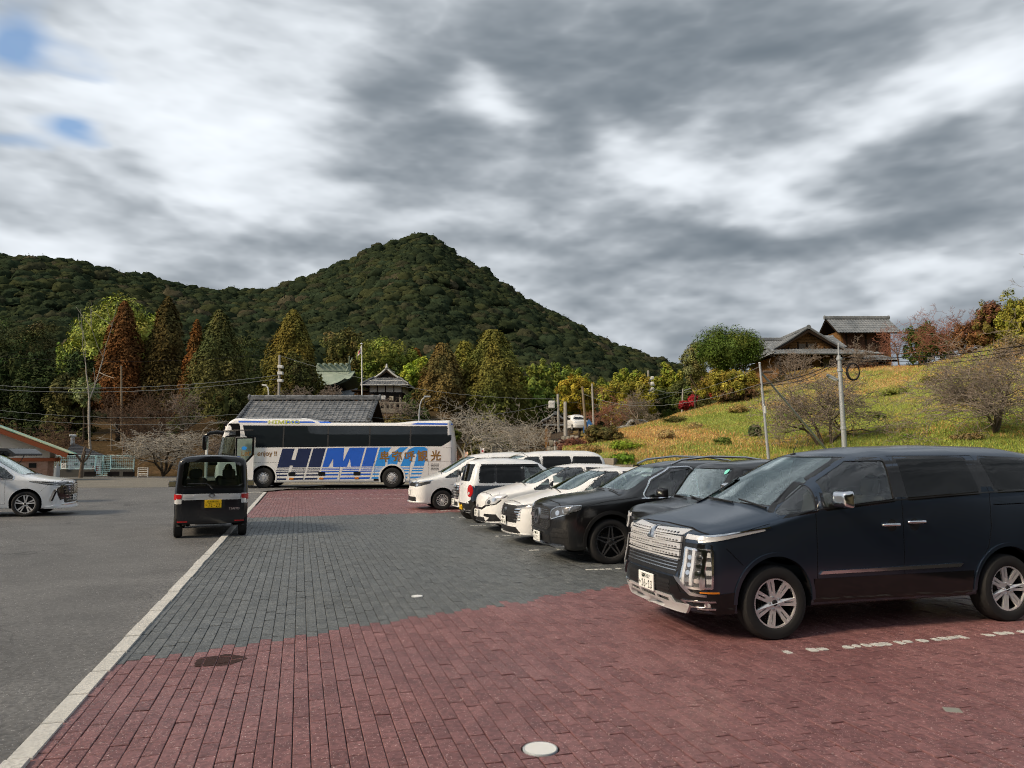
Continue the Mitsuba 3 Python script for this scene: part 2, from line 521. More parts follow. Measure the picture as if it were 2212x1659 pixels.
mat_p('wet_stain', proc(stain), .6, spec=.15)
sc_ = gp(474, 1430)[:2]
r = rng(5)
ang = np.linspace(0, 2 * np.pi, 90, endpoint=False)
rad = 1 + .10 * np.sin(2 * ang + 1) + .07 * np.sin(5 * ang) + r.normal(0, .035, 90)
wet = sg.Polygon([(sc_[0] + .185 * a * math.cos(t), sc_[1] + .20 * a * math.sin(t)) for a, t in zip(rad, ang)])
sel = np.where(np.hypot(P[:, 0] - sc_[0], P[:, 1] - sc_[1]) < .5)[0]
ws = []
for i in sel:                                        # the damp tops of the pavers it covers
    top = sg.Polygon(vv[i, 8:12, :2]).intersection(wet)
    if top.area > 1e-5 and top.geom_type == 'Polygon':
        a, b = trimesh.creation.triangulate_polygon(top, engine='earcut')
        ws.append((np.c_[a, np.full(len(a), vv[i, 8:12, 2].max() + .0012)], np.array(b)))
whole('water_stain', cat(ws), 'mat_wet_stain', 'dark brown wet stain on the red paving near the kerb', 'stain')

# worn dashed bay lines: paint left on single pavers
def paint_t(p, n, uv):
    return mi.Color3f(.62, .62, .60) * (.55 + .5 * noise(p.x * 55, p.y * 55))


mat_d('bay_paint', proc(paint_t))
r = rng(12)
names = ['nearest the dark blue van', 'between the dark blue van and the black box car', 'between the black box car and the black crossover', 'between the black crossover and the white minivan',
         'between the white minivan and the white hatchback', 'between the white hatchback and the two-tone box car', 'between the two-tone box car and the chrome-faced van', 'beside the farthest white van']
for k in range(8):
    v0 = 5.85 + 2.42 * k
    ds = []
    u = 4.10
    while u < 9.4:
        L = r.uniform(.07, .105)
        if r.random() < (.93 if k == 0 else .72):
            w = r.uniform(.042, .062)
            base = (u, v0 + r.normal(0, .008))
            a = np.linspace(0, 2 * np.pi, 12, endpoint=False)
            rr = 1 + r.normal(0, .12, 12)
            pts = [(base[0] + .5 * L * rr[i] * np.sign(math.cos(t)) * abs(math.cos(t)) ** .6, base[1] + w * rr[i] * np.sign(math.sin(t)) * abs(math.sin(t)) ** .6) for i, t in enumerate(a)]
            q = uv2([x[0] for x in pts], [x[1] for x in pts])
            ds.append(extrude(sg.Polygon(q).buffer(0), .0035, .0135))
        u += BW * (1.0 if r.random() < .7 else 1.5)
    ln = thing('bay_line', f'worn dashed white bay line {names[k]}', 'bay line')
    if k == 0:
        for d_ in ds:
            part(ln, 'dash', d_, 'mat_bay_paint')
    else:
        part(ln, 'dashes', cat(ds), 'mat_bay_paint')
        labels[ln + '__dashes'] = {'kind': 'stuff'}
for i, (xa, ya, xb, yb) in enumerate([(550, 1078, 870, 1078), (610, 1066, 880, 1069), (610, 1056, 860, 1055)]):
    A, B = gp(xa, ya)[:2], gp(xb, yb)[:2]
    L = np.linalg.norm(B - A)
    ds = []
    for t in np.arange(0, L, .16):
        if r.random() < .75:
            p = A + (B - A) * t / L
            ds.append(box(p[0], p[0] + .09, p[1] - .035, p[1] + .035, .012, .017))
    ln = thing('bay_line', 'faint dashed white line on the far red paving ' + ['nearest of three before the coach', 'middle of three before the coach', 'farthest of three before the coach'][i], 'bay line')
    part(ln, 'dashes', cat(ds), 'mat_bay_paint')
    labels[ln + '__dashes'] = {'kind': 'stuff'}
mat_d('grey_plate', (.24, .24, .22))
for (x, y, lab) in [(2058, 1538, 'small grey stone plate in the red paving at the lower right'), (1380, 1271, 'pale stone plate in the paving before the dark blue van'), (1255, 1200, 'small pale plate in the grey paving before the black crossover')]:
    p = gp(x, y)
    whole('marker_plate', move(rbox(-.055, .055, -.05, .05, 0, .0155, .003), mat((p[0], p[1], 0), -.27)), 'mat_grey_plate', lab, 'marker plate')
# ------------------------------------------------------------------ the wooded mountain
SKY_L = [(-200, 552), (0, 556), (60, 558), (130, 565), (200, 580), (300, 600), (400, 618), (480, 628), (560, 624), (600, 617), (650, 598), (700, 578), (760, 555), (800, 530), (850, 512), (905, 503),
         (940, 514), (960, 532), (1000, 562), (1060, 597), (1120, 637), (1180, 674), (1240, 702), (1300, 737), (1360, 760), (1420, 778), (1480, 802), (1560, 822), (1700, 850), (1900, 880), (2300, 900)]
RIDGE = [(-200, 420), (200, 430), (400, 470), (560, 520), (700, 570), (905, 620), (1060, 590), (1240, 540), (1420, 500), (1600, 470), (2300, 460)]
_sx, _sy = np.array(SKY_L, float).T
_rx, _ry = np.array(RIDGE, float).T


def ridge_at(t):
    """Depth and height of the crest in the direction x / y = t."""
    xv = 1106 + FOCAL * t * 1.0
    D = np.interp(xv, _rx, _ry)
    crest = np.interp(xv, _sx, _sy) + 9.0             # the crowns stand above the soil
    return D, EYE + (HORIZON - crest) / FOCAL * D


FOOT_D, FOOT_Z = 150.0, 6.0


def hill_z(x, y):
    t = x / np.maximum(y, 1)
    D, H = ridge_at(t)
    s = np.clip((y - FOOT_D) / (D - FOOT_D), 0, None)
    up = np.where(s < 1, FOOT_Z + (H - FOOT_Z) * np.clip(s, 0, 1) ** 1.10, H - (s - 1) * 160)
    P = np.stack([x, y, np.zeros_like(x)], -1)
    relief = (meshkit.fbm(P / 95.0, 3, 4) - .5) * 34 + (meshkit.fbm(P / 38.0, 3, 9) - .5) * 14
    return up + relief * np.clip(s, 0, 1) * np.clip(1.05 - s, 0, 1) * 1.6


tt = np.linspace(-.86, .86, 150)
yy = np.concatenate([np.linspace(150, 640, 100), np.linspace(655, 900, 12)])
TT, YY = np.meshgrid(tt, yy, indexing='ij')
XX = TT * YY
mat_d('forest_floor', (.060, .048, .030))
struct('wooded_hill', grid(np.stack([XX, YY, hill_z(XX, YY)], -1)), 'mat_forest_floor', smooth=True)


def colour(v_or_n, rgb, sd, seed, hue=.5, per=1):
    """A leaf colour per clump, constant over each run of PER vertices."""
    n = v_or_n // per
    r = rng(seed)
    c = np.array(rgb)[None] * np.exp(r.normal(0, sd, (n, 1))) * np.exp(r.normal(0, sd * hue, (n, 3)) * [.8, .4, .8])
    return np.repeat(np.clip(c, .002, .8), per, 0)


ICO = {k: as_vf(trimesh.creation.icosphere(subdivisions=k)) for k in (1, 2, 3)}


def crown_mesh(seed, sub=2, cards=90, squash=.72, card=.16):
    """A lumpy broadleaf crown of radius 1 with leaf sprays on its surface."""
    v, f = ICO[sub]
    off = rng(seed).uniform(0, 90, 3)
    b1 = meshkit.fbm(v * 2.0 + off, 2, seed)
    b2 = meshkit.noise(v * 4.6 + off, seed + 1)
    rad = .54 + .50 * b1 + .26 * b2 + .17 * meshkit.noise(v * 10 + off, seed + 2)
    w = v * rad[:, None]
    w[:, 2] = np.where(w[:, 2] < 0, w[:, 2] * .55, w[:, 2]) * squash
    r = rng(seed + 5)
    idx = r.integers(0, len(v), cards)
    c = w[idx] * r.uniform(.95, 1.1, (cards, 1))
    d1 = r.normal(0, 1, (cards, 3)); d1 /= np.linalg.norm(d1, axis=1, keepdims=True)
    d2 = r.normal(0, 1, (cards, 3)); d2 /= np.linalg.norm(d2, axis=1, keepdims=True)
    s = r.uniform(.6, 1.3, (cards, 1)) * card
    tv = np.stack([c - d1 * s, c + d1 * s, c + d2 * s * 1.2], 1).reshape(-1, 3)
    return cat([(w, f), (tv, np.arange(cards * 3).reshape(-1, 3))])


def with_colour(mesh, rgb, sd, seed):
    v, f = as_vf(mesh)
    p = v * 2.3 + seed
    n1 = meshkit.noise(p, seed)[:, None]
    c = np.array(rgb)[None] * (.72 + .56 * n1) * np.exp(rng(seed).normal(0, sd, (len(v), 1)))
    return mesh, np.clip(c, .002, .8)


KINDS = [((.031, .041, .020), .72), ((.024, .034, .019), .8), ((.043, .050, .023), .68), ((.038, .041, .024), .75), ((.028, .041, .023), .7), ((.065, .060, .038), .7)]  # leaf colours darkened to carry the cloud shadow lying on the mountain
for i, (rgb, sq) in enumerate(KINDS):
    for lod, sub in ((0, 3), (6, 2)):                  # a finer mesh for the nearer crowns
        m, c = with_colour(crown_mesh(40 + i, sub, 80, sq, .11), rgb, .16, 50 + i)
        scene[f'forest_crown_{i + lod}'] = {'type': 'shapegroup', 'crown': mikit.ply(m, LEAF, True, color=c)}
labels['forest'] = {'kind': 'stuff', 'label': 'dense evergreen forest covering the mountain, cloud shade put into its dark colours', 'category': 'forest'}
r = rng(77)
cand = []
Yc = 158.0
while Yc < 640:
    step = 4.9 + Yc / 640 * 1.9
    xs = np.arange(-.80 * Yc, .80 * Yc, step)
    cand.append(np.stack([xs + r.uniform(-.5, .5, len(xs)) * step, Yc + r.uniform(-.5, .5, len(xs)) * step, np.full(len(xs), step)], 1))
    Yc += step * .88
cand = np.vstack(cand)
D, H = ridge_at(cand[:, 0] / cand[:, 1])
sfrac = (cand[:, 1] - FOOT_D) / (D - FOOT_D)
cand = cand[(sfrac < 1.03)]
zc = hill_z(cand[:, 0], cand[:, 1])
# leave out those that nearer rows hide entirely
bins = {}
ordr = np.argsort(cand[:, 1])
vis = np.zeros(len(cand), bool)
top_el = np.full(900, -9.0)
for i in ordr:
    x, y, s = cand[i]
    b = int((x / y + .9) * 500)
    e = (zc[i] + s * 1.0 - EYE) / y
    if not 0 <= b < 900:
        continue
    if e > top_el[b] - .004:
        vis[i] = True
    w = max(1, int(s * .35 / y * 500))
    lo = slice(max(0, b - w), b + w + 1)
    top_el[lo] = np.maximum(top_el[lo], e - s * .45 / y)
cand, zc = cand[vis], zc[vis]
fk = 0
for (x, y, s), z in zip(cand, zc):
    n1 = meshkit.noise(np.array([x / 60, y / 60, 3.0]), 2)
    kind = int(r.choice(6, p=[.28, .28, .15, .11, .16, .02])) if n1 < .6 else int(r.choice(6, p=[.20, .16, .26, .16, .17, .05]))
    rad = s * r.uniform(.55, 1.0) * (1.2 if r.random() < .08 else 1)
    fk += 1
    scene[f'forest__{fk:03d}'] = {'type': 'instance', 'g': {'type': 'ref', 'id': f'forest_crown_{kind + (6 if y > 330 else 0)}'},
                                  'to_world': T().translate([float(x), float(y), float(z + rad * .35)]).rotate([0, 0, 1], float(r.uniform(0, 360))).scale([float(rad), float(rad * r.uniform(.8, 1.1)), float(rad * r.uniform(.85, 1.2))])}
print('forest crowns', fk)


# the wooded ridge at the photographer's back, which the cars and the coach windows mirror
def back_z(x, y):
    d = np.hypot(x, y)
    q = np.stack([x, y, 0 * x], -1)
    return 30.0 * np.clip((d - 42) / 70, 0, 1) ** .8 * (.7 + .6 * meshkit.fbm(q / 60, 2, 5))


AA, RR = np.meshgrid(np.linspace(math.radians(195), math.radians(345), 50), np.linspace(42, 150, 16), indexing='ij')
XX, YY = RR * np.cos(AA), RR * np.sin(AA)
struct('back_ridge', grid(np.stack([XX, YY, back_z(XX, YY) - .05], -1)), 'mat_forest_floor', smooth=True)
r = rng(78)
for a_ in np.arange(196, 345, 4.2):
    for d_ in np.arange(48, 118, 8.0):
        a2, d2 = math.radians(a_ + r.uniform(-2, 2)), d_ + r.uniform(-3, 3)
        x, y, rad = d2 * math.cos(a2), d2 * math.sin(a2), r.uniform(4.0, 6.5)
        fk += 1
        scene[f'forest__{fk:03d}'] = {'type': 'instance', 'g': {'type': 'ref', 'id': f'forest_crown_{int(r.integers(0, 6))}'},
                                      'to_world': T().translate([x, y, float(back_z(np.array([x]), np.array([y]))[0]) + rad * .3]).rotate([0, 0, 1], float(r.uniform(0, 360))).scale([rad, rad, rad * 1.2])}
# ------------------------------------------------------------------ the near hillside, the banks behind the lot and their walls
CTRL = [  # row, column of the frame and the depth it was judged to lie at
    (1204, 989, 36.4), (1260, 989, 36.4), (1320, 990, 36.4), (1400, 1000, 35.0), (1225, 972, 40), (1300, 960, 41), (1333, 938, 47), (1388, 925, 50), (1423, 911, 52), (1471, 901, 54), (1530, 884, 56), (1580, 860, 58), (1640, 830, 61),
    (1700, 803, 64), (1800, 800, 65), (1940, 797, 64), (2000, 790, 61), (2100, 765, 56), (2212, 705, 52), (2330, 650, 50), (2480, 600, 48), (1650, 987, 31), (1823, 972, 32), (1785, 967, 33.5), (2212, 968, 27), (2400, 975, 23),
    (2100, 895, 40), (1950, 880, 46), (2212, 850, 39), (1700, 900, 47), (1500, 935, 44), (1600, 920, 44)]
cp = np.array([pt(*c) for c in CTRL])
extra = np.array([[2.6, 44, 1.7], [5.2, 52, 2.7], [6.5, 60, 3.4], [10, 62, 3.7], [13, 72, 3.8], [20, 82, 4.6], [30, 90, 9.2], [42, 85, 9.5], [52, 75, 11], [60, 60, 13], [70, 45, 14], [50, 20, 6], [40, 10.5, 1.6], [30, 15.5, 1.15], [22, 20.8, 1.1], [15, 25.3, 1.1], [9.4, 29.3, 1.15], [7.5, 32, 1.2],
                  [20, 110, 5], [60, 110, 12], [100, 110, 16], [100, 60, 20], [8, 110, 5], [8, 85, 4.0], [34, 74, 9.1], [24, 70, 7.2], [18, 68, 4.6]])
hp = np.vstack([cp, extra])
_rb = RBFInterpolator(hp[:, :2], hp[:, 2], kernel='linear', smoothing=.4, neighbors=14)


def right_z(x, y):
    P = np.stack([x, y], -1).reshape(-1, 2)
    z = _rb(P).reshape(np.shape(x))
    q = np.stack([x, y, np.zeros_like(x)], -1)
    return z + (meshkit.fbm(q / 4.5, 3, 6) - .5) * .55 + (meshkit.fbm(q / 1.1, 2, 8) - .5) * .10


WALL = np.array([(2.2, 36.0), (5.6, 34.6), (9.4, 28.6), (15.0, 24.6), (22.0, 20.0), (30.0, 14.5), (40, 9)])


def sm(a, b, x):
    t = np.clip((x - a) / (b - a), 0, 1)
    return t * t * (3 - 2 * t)


def left_z(x, y):
    z = 6.0 * sm(58, 150, y) + 2.4 * sm(58.5, 70, y) * sm(-4, -14, x)
    ter = sm(64, 76, y) * sm(-34, -30, x) * sm(-3, -6, x) * sm(125, 95, y)
    z = z * (1 - ter) + 6.1 * ter
    q = np.stack([x, y, np.zeros_like(x)], -1)
    return z + (meshkit.fbm(q / 6, 3, 16) - .5) * .9 * sm(59, 66, y) - .08


R_T = np.linspace(.02, 1.7, 190)
R_Y = np.concatenate([np.linspace(11, 80, 150), np.linspace(81, 125, 20)])
TT, YY = np.meshgrid(R_T, R_Y, indexing='ij')
XX = TT * YY
inside = sg.Polygon([tuple(p) for p in WALL + [0.05, .25]] + [(200, 12), (200, 130), (8.2, 130), (7.2, 60), (4.9, 54), (4.0, 49.3), (3.1, 47.5), (2.62, 40), (2.4, 37)])
v, f = grid(np.stack([XX, YY, right_z(XX, YY)], -1))
ok = shapely.contains_xy(inside, v[:, 0], v[:, 1])
f = f[ok[f].all(1)]


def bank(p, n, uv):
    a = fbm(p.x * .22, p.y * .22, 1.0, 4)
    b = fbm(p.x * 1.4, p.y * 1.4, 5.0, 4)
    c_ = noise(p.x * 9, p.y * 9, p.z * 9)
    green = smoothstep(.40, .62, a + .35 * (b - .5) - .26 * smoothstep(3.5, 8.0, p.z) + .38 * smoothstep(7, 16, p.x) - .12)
    dry = mix((.34, .20, .07), (.48, .36, .17), b)  # dry and green base colours brightened to stand for sun on the slope
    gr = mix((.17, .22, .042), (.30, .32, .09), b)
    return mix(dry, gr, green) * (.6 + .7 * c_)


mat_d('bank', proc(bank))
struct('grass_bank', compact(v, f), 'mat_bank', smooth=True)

LX = np.linspace(-130, 12, 150)
LY = np.concatenate([np.linspace(58.2, 80, 60), np.linspace(81, 160, 40)])
TT, YY = np.meshgrid(LX, LY, indexing='ij')


def litter(p, n, uv):
    b = fbm(p.x * .9, p.y * .9, 5.0, 4)
    c_ = noise(p.x * 7, p.y * 7, p.z * 7)
    return mix((.045, .035, .018), (.115, .075, .042), b) * (.6 + .7 * c_)


mat_d('leaf_litter', proc(litter))
struct('wooded_bank', grid(np.stack([TT, YY, left_z(TT, YY)], -1)), 'mat_leaf_litter', smooth=True)


# grass on the bank: blades in clumps, dry and green, sunshine put into their brightened colours
def blades(P, h, rgb, sd, seed, lean=.45, wid=.03):
    n = len(P)
    r = rng(seed)
    a = r.uniform(0, 2 * np.pi, n)
    d = np.stack([np.cos(a), np.sin(a), 0 * a], 1)
    L = h * r.uniform(.55, 1.3, n)[:, None]
    ln = r.uniform(0, 2 * np.pi, n)
    tip = P + np.stack([np.cos(ln) * lean * r.uniform(.2, 1.3, n), np.sin(ln) * lean * r.uniform(.2, 1.3, n), np.ones(n)], 1) * L
    w = wid * r.uniform(.6, 1.4, n)[:, None]
    v = np.stack([P - d * w, P + d * w, tip], 1).reshape(-1, 3)
    return (v, np.arange(3 * n).reshape(-1, 3)), colour(3 * n, rgb, sd, seed + 1, .6, 3)


r = rng(91)
n = 420000
Yb = 24 + 44 * r.random(n) ** 1.15
Tb = r.uniform(.05, .80, n)
Xb = Yb * Tb
ok = shapely.contains_xy(inside.buffer(-.1), Xb, Yb)
Xb, Yb = Xb[ok], Yb[ok]
Zb = right_z(Xb, Yb)
a_ = meshkit.fbm(np.stack([Xb * .22, Yb * .22, np.ones_like(Xb)], -1), 4, 3)
gsel = a_ + .4 * (r.random(len(Xb)) - .5) - .26 * sm(3.5, 8.0, Zb) + .38 * sm(7, 16, Xb) - .12 > .50
clump = meshkit.noise(np.stack([Xb * 1.3, Yb * 1.3, 0 * Xb], -1), 5)
keepb = r.random(len(Xb)) < .35 + .65 * clump
Pb = np.stack([Xb, Yb, Zb - .02], 1)
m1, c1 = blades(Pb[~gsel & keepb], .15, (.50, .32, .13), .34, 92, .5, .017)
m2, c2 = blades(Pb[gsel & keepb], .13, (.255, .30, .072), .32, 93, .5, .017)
labels['grass'] = {'kind': 'stuff', 'label': 'dry orange and fresh green grass on the bank, sunlight put into its brightened colours', 'category': 'grass'}
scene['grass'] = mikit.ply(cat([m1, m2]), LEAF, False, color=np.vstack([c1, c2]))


# retaining walls
def wallc(p, n, uv):
    b = fbm(p.x * 1.1, p.y * 1.1, p.z * 1.6, 4)
    st = smoothstep(.5, .75, fbm(p.x * 2.2, p.y * 2.2, p.z * .35, 3))
    return mix((.22, .20, .165), (.36, .33, .27), b) * (1 - .45 * st) * (.85 + .3 * noise(p.x * 22, p.y * 22, p.z * 22))


mat_d('wall_concrete', proc(wallc))
w = thing('retaining_wall', 'weathered concrete retaining wall at the foot of the orange grass bank', 'wall')
tops = [1.56, 1.56, 1.27, 1.15, 1.1, 1.0, .9]
segs = [(WALL[0], np.array([4.75, 34.95]), 1.56), (np.array([4.76, 34.94]), WALL[1], 1.25), (WALL[1], WALL[2], 1.2), (WALL[2], WALL[3], 1.1), (WALL[3], WALL[4], 1.1)]
for A, B, h in segs:
    d = (B - A) / np.linalg.norm(B - A)
    nrm = np.array([-d[1], d[0]])
    k = max(1, int(np.linalg.norm(B - A) / 2.4))
    for i in range(k):
        p0, p1 = A + (B - A) * i / k + d * .006, A + (B - A) * (i + 1) / k - d * .006
        base = [p0, p1, p1 + nrm * 1.0, p0 + nrm * 1.0]
        top = [p0 + nrm * .12, p1 + nrm * .12, p1 + nrm * 1.0, p0 + nrm * 1.0]
        v = np.array([[*q, -.1] for q in base] + [[*q, h] for q in top])
        part(w, 'panel', (v, tri([[0, 1, 5, 4], [1, 2, 6, 5], [2, 3, 7, 6], [3, 0, 4, 7], [4, 5, 6, 7]])), 'mat_wall_concrete')


def rubble(p, n, uv):
    return mix((.15, .14, .12), (.30, .28, .24), cell_rand(p.x * 1.7, p.y * 1.7, p.z * 2.3)) * (.7 + .5 * fbm(p.x * 5, p.y * 5, p.z * 5, 3))


mat_d('rubble', proc(rubble))


def stone_wall(name, label, A, B, z0, z1, size, seed, batter=.25, thick=.5, limit=300):
    """A wall of rounded rubble stones in rough courses in front of a mortar core."""
    A, B = np.array(A, float), np.array(B, float)
    k = thing(name, label, 'wall')
    d = B - A
    L = np.linalg.norm(d); d /= L
    nrm = np.array([d[1], -d[0]])
    c0, c1 = [A, B, B - nrm * thick, A - nrm * thick], [A - nrm * batter * .0, B - nrm * 0, B - nrm * thick, A - nrm * thick]
    hA, hB = (z1, z1) if np.isscalar(z1) else z1
    v = np.array([[*(q + 0), z0] for q in c0] + [[*(A - nrm * .1), hA], [*(B - nrm * .1), hB], [*(B - nrm * thick), hB], [*(A - nrm * thick), hA]])
    part(k, 'core', (v, tri([[0, 1, 5, 4], [1, 2, 6, 5], [2, 3, 7, 6], [3, 0, 4, 7], [4, 5, 6, 7]])), 'mat_mortar')
    r = rng(seed)
    z, row, cnt, rest = z0, 0, 0, []
    while z < max(hA, hB) - .05:
        s = (0 if row % 2 else -.5) * size
        while s < L:
            w_, h_ = size * r.uniform(.8, 1.2), size * r.uniform(.72, .95)
            top = hA + (hB - hA) * np.clip(s / L, 0, 1)
            if z + h_ * .6 < top and s + w_ * .5 < L:
                m = ICO[1]
                vv = np.sign(m[0]) * np.abs(m[0]) ** .7 * [w_ * .5, size * .22, h_ * .54] * (1 + r.normal(0, .05, (len(m[0]), 1)))
                o = A + d * (s + w_ * .5)
                P = np.stack([o[0] + d[0] * vv[:, 0] + nrm[0] * vv[:, 1], o[1] + d[1] * vv[:, 0] + nrm[1] * vv[:, 1], z + h_ * .5 + vv[:, 2]], 1)
                if cnt < limit:
                    part(k, 'stone', (P, m[1]), 'mat_rubble', True)
                else:
                    rest.append((P, m[1]))
                cnt += 1
            s += w_
        z += size * .80
        row += 1
    if rest:
        q = part(k, 'stones', cat(rest), 'mat_rubble', True)
        labels[q] = {'kind': 'stuff'}
    return k


stone_wall('stone_wall', 'curved grey stone wall beside the road below the dry grass terrace', (2.55, 51.0), (4.3, 48.6), .6, (2.75, 2.95), .42, 4)
# ------------------------------------------------------------------ buildings


def wood(p, n, uv):
    g_ = noise(p.x * 3.1, p.y * 3.1, p.z * 26)
    return mix((.10, .052, .022), (.26, .145, .062), g_) * (.7 + .5 * fbm(p.x * 2, p.y * 2, p.z * 2, 3))


mat_d('old_wood', proc(wood))
mat_d('dark_timber', (.030, .022, .017))


def tilec(p, n, uv):
    return mix((.085, .095, .108), (.175, .185, .20), cell_rand(p.x * 3.3, p.y * 2.1, p.z * 4.1)) * (.75 + .45 * noise(p.x * 9, p.y * 9, p.z * 9))


mat_p('roof_tile', proc(tilec), .38, spec=.5)


def tilew(p, n, uv):
    b = fbm(p.x * 1.1, p.y * 1.1, p.z * 1.1, 3)
    return mix((.075, .088, .100), (.235, .25, .265), b) * (.72 + .5 * noise(p.x * 11, p.y * 11, p.z * 11))


mat_p('weathered_tile', proc(tilew), .5, spec=.45)
mat_d('plaster', (.62, .60, .56))
mat_d('charred_board', (.022, .020, .020))
mat_p('window_dark', (.010, .012, .014), .06, spec=.6)
TILE_PROFILE = np.array([(-.50, .020), (-.38, .0), (-.1, -.006), (.14, .0), (.24, .05), (.36, .095), (.48, .07), (.56, .02)])


def pan_tile(w, l, thick=.03, lift=.035):
    """One curved pan tile: w across, l down the slope, its lower edge lifted over the next."""
    a = TILE_PROFILE * [w, w * 1.25]
    up0, up1 = np.c_[a[:, 0], 0 * a[:, 0], a[:, 1]], np.c_[a[:, 0], 0 * a[:, 0] - l * 1.1, a[:, 1] + lift]
    lo1 = up1 - [0, 0, thick]
    v = np.vstack([up0, up1, lo1])
    n = len(a)
    f = [[i, n + i, n + i + 1, i + 1] for i in range(n - 1)] + [[n + i, 2 * n + i, 2 * n + i + 1, n + i + 1] for i in range(n - 1)]
    return v, tri(f)


def slope_frame(a, b, c):
    """Axes of a roof slope: a, b along the eave, c up at the ridge above a."""
    ex = (b - a) / np.linalg.norm(b - a)
    n = np.cross(ex, c - a)
    n /= np.linalg.norm(n)
    if n[2] < 0:
        n = -n
    ey = np.cross(n, ex)
    if (c - a) @ ey < 0:
        ey = -ey
    M = np.eye(4)
    M[:3, :3] = np.stack([ex, ey, n], 1)
    M[:3, 3] = a
    return M, np.linalg.norm(b - a), (c - a) @ ey


def tiled_slope(k, eL, eR, rL, rR, cols, rows, bsdf='mat_roof_tile', parts=False, board=None):
    """Tiles over the slope between the eave eL-eR and the ridge rL-rR (which may be shorter), and the boarding under them."""
    M, W, H = slope_frame(eL, eR, rL)
    inv = np.linalg.inv(M)
    loc = lambda q: (inv @ np.r_[q, 1])[:3]
    q = [loc(x) for x in (eL, eR, rR, rL)]
    pg = sg.Polygon([(x[0], x[1]) for x in q])
    v, f = extrude(pg, .07, -.13)
    part(k, 'roof_board', move((v, f), M), board or 'mat_dark_timber')
    w, l = W / cols, H / rows
    t = pan_tile(w, l)
    rest = []
    flip = M[:3, :3]
    det = np.linalg.det(M[:3, :3])
    for r_ in range(rows):
        for c_ in range(cols):
            x, y = (c_ + .5) * w, (r_ + 1) * l
            if not pg.buffer(.04).contains(sg.Point(x, y - l * .5)):
                continue
            jit = rng(r_ * 131 + c_).normal(0, .004, 3)
            m = move(move(t, mat((x + jit[0], y + jit[1], .01 + jit[2]))), M)
            if det < 0:
                m = (m[0], m[1][:, ::-1])
            if parts:
                part(k, 'tile', m, bsdf, True)
            else:
                rest.append(m)
    if rest:
        q = part(k, 'tiles', cat(rest), bsdf, True)
        labels[q] = {'kind': 'stuff'}


def ridge(k, a, b, r=.14, bsdf='mat_roof_tile', beads=.42, name='ridge'):
    """A ridge: stacked flat courses and a row of round cover tiles with end ornaments."""
    d = (b - a) / np.linalg.norm(b - a)
    nrm = np.cross(d, [0, 0, 1]); nrm /= np.linalg.norm(nrm) + 1e-9
    up = np.cross(nrm, d)
    ms = []
    for i, (w, h) in enumerate(((1.25, 0), (1.1, .42), (.95, .84))):
        v, f = box(0, np.linalg.norm(b - a), -r * w, r * w, h * r, h * r + r * .40)
        ms.append((a + np.outer(v[:, 0], d) + np.outer(v[:, 1], nrm) + np.outer(v[:, 2], up), f))
    L = np.linalg.norm(b - a)
    n = max(2, int(L / beads))
    for i in range(n):
        p0, p1 = a + d * L * i / n + up * r * 1.35, a + d * L * (i + .93) / n + up * r * 1.35
        ms.append(tube([p0, p1], [r * .62, r * .55], 8))
    for e in (a, b):
        ms.append(tube([e + up * r * .9 - d * r * .3, e + up * r * .9 + d * r * .3], r * 1.35, 10))
    part(k, name, cat(ms), bsdf, 35)


# --- the tiled building right behind the coach
Yb_ = 50.0
k = thing('tiled_building', 'long building with grey pan-tile roof standing right behind the coach', 'building')
eL, eR = pt(508, 913, Yb_ - 1.2), pt(800, 913, Yb_ - 1.2)
rL, rR = pt(531, 864, Yb_ + 1.6), pt(790, 866, Yb_ + 1.6)
eL[2] = eR[2] = 3.86
zr = (rL[2] + rR[2]) / 2
rL[2] = rR[2] = zr
tiled_slope(k, eL, eR, np.array([eL[0], rL[1], zr]), np.array([eR[0], rR[1], zr]), 27, 10, parts=True)
tiled_slope(k, np.array([eR[0], eR[1] + 5.6, 3.86]), np.array([eL[0], eL[1] + 5.6, 3.86]), np.array([eR[0], rL[1] + .01, zr]), np.array([eL[0], rL[1] + .01, zr]), 20, 6)
ridge(k, np.array([eL[0] - .1, rL[1], zr + .05]), np.array([eR[0] + .1, rL[1], zr + .05]), .17, beads=.36)
for x0 in (eL[0] + .12, eR[0] - .12):
    ms = [tube([np.array([x0, eL[1] + (rL[1] - eL[1]) * t, 3.98 + (zr - 3.98) * t + .06]), np.array([x0, eL[1] + (rL[1] - eL[1]) * (t + .09), 3.98 + (zr - 3.98) * (t + .09) + .03])], [.13, .115], 9) for t in np.arange(0, .99, .1)]
    part(k, 'verge_tiles', cat(ms), 'mat_roof_tile', 35)
bx0, bx1 = eL[0] + .7, eR[0] - .7
part(k, 'wall', box(bx0, bx1, Yb_ - .3, Yb_ + 3.6, -.05, 3.7), 'mat_plaster')
for x in np.linspace(bx0, bx1, 6):
    part(k, 'post', box(x - .08, x + .08, Yb_ - .38, Yb_ - .31, -.05, 3.7), 'mat_dark_timber')
part(k, 'eaves', box(bx0, bx1, Yb_ - 1.0, Yb_ - .9, 3.62, 3.78), 'mat_dark_timber')
for xe in (bx0 - .001, bx1 + .001):     # gables
    v = np.array([[xe, Yb_ - .3, 3.7], [xe, Yb_ + 3.6, 3.7], [xe, rL[1], zr - .15], [xe + .02, Yb_ - .3, 3.7], [xe + .02, Yb_ + 3.6, 3.7], [xe + .02, rL[1], zr - .15]])
    part(k, 'gable', (v, np.array([[0, 1, 2], [3, 5, 4], [0, 3, 4], [0, 4, 1], [1, 4, 5], [1, 5, 2], [2, 5, 3], [2, 3, 0]])), 'mat_plaster')

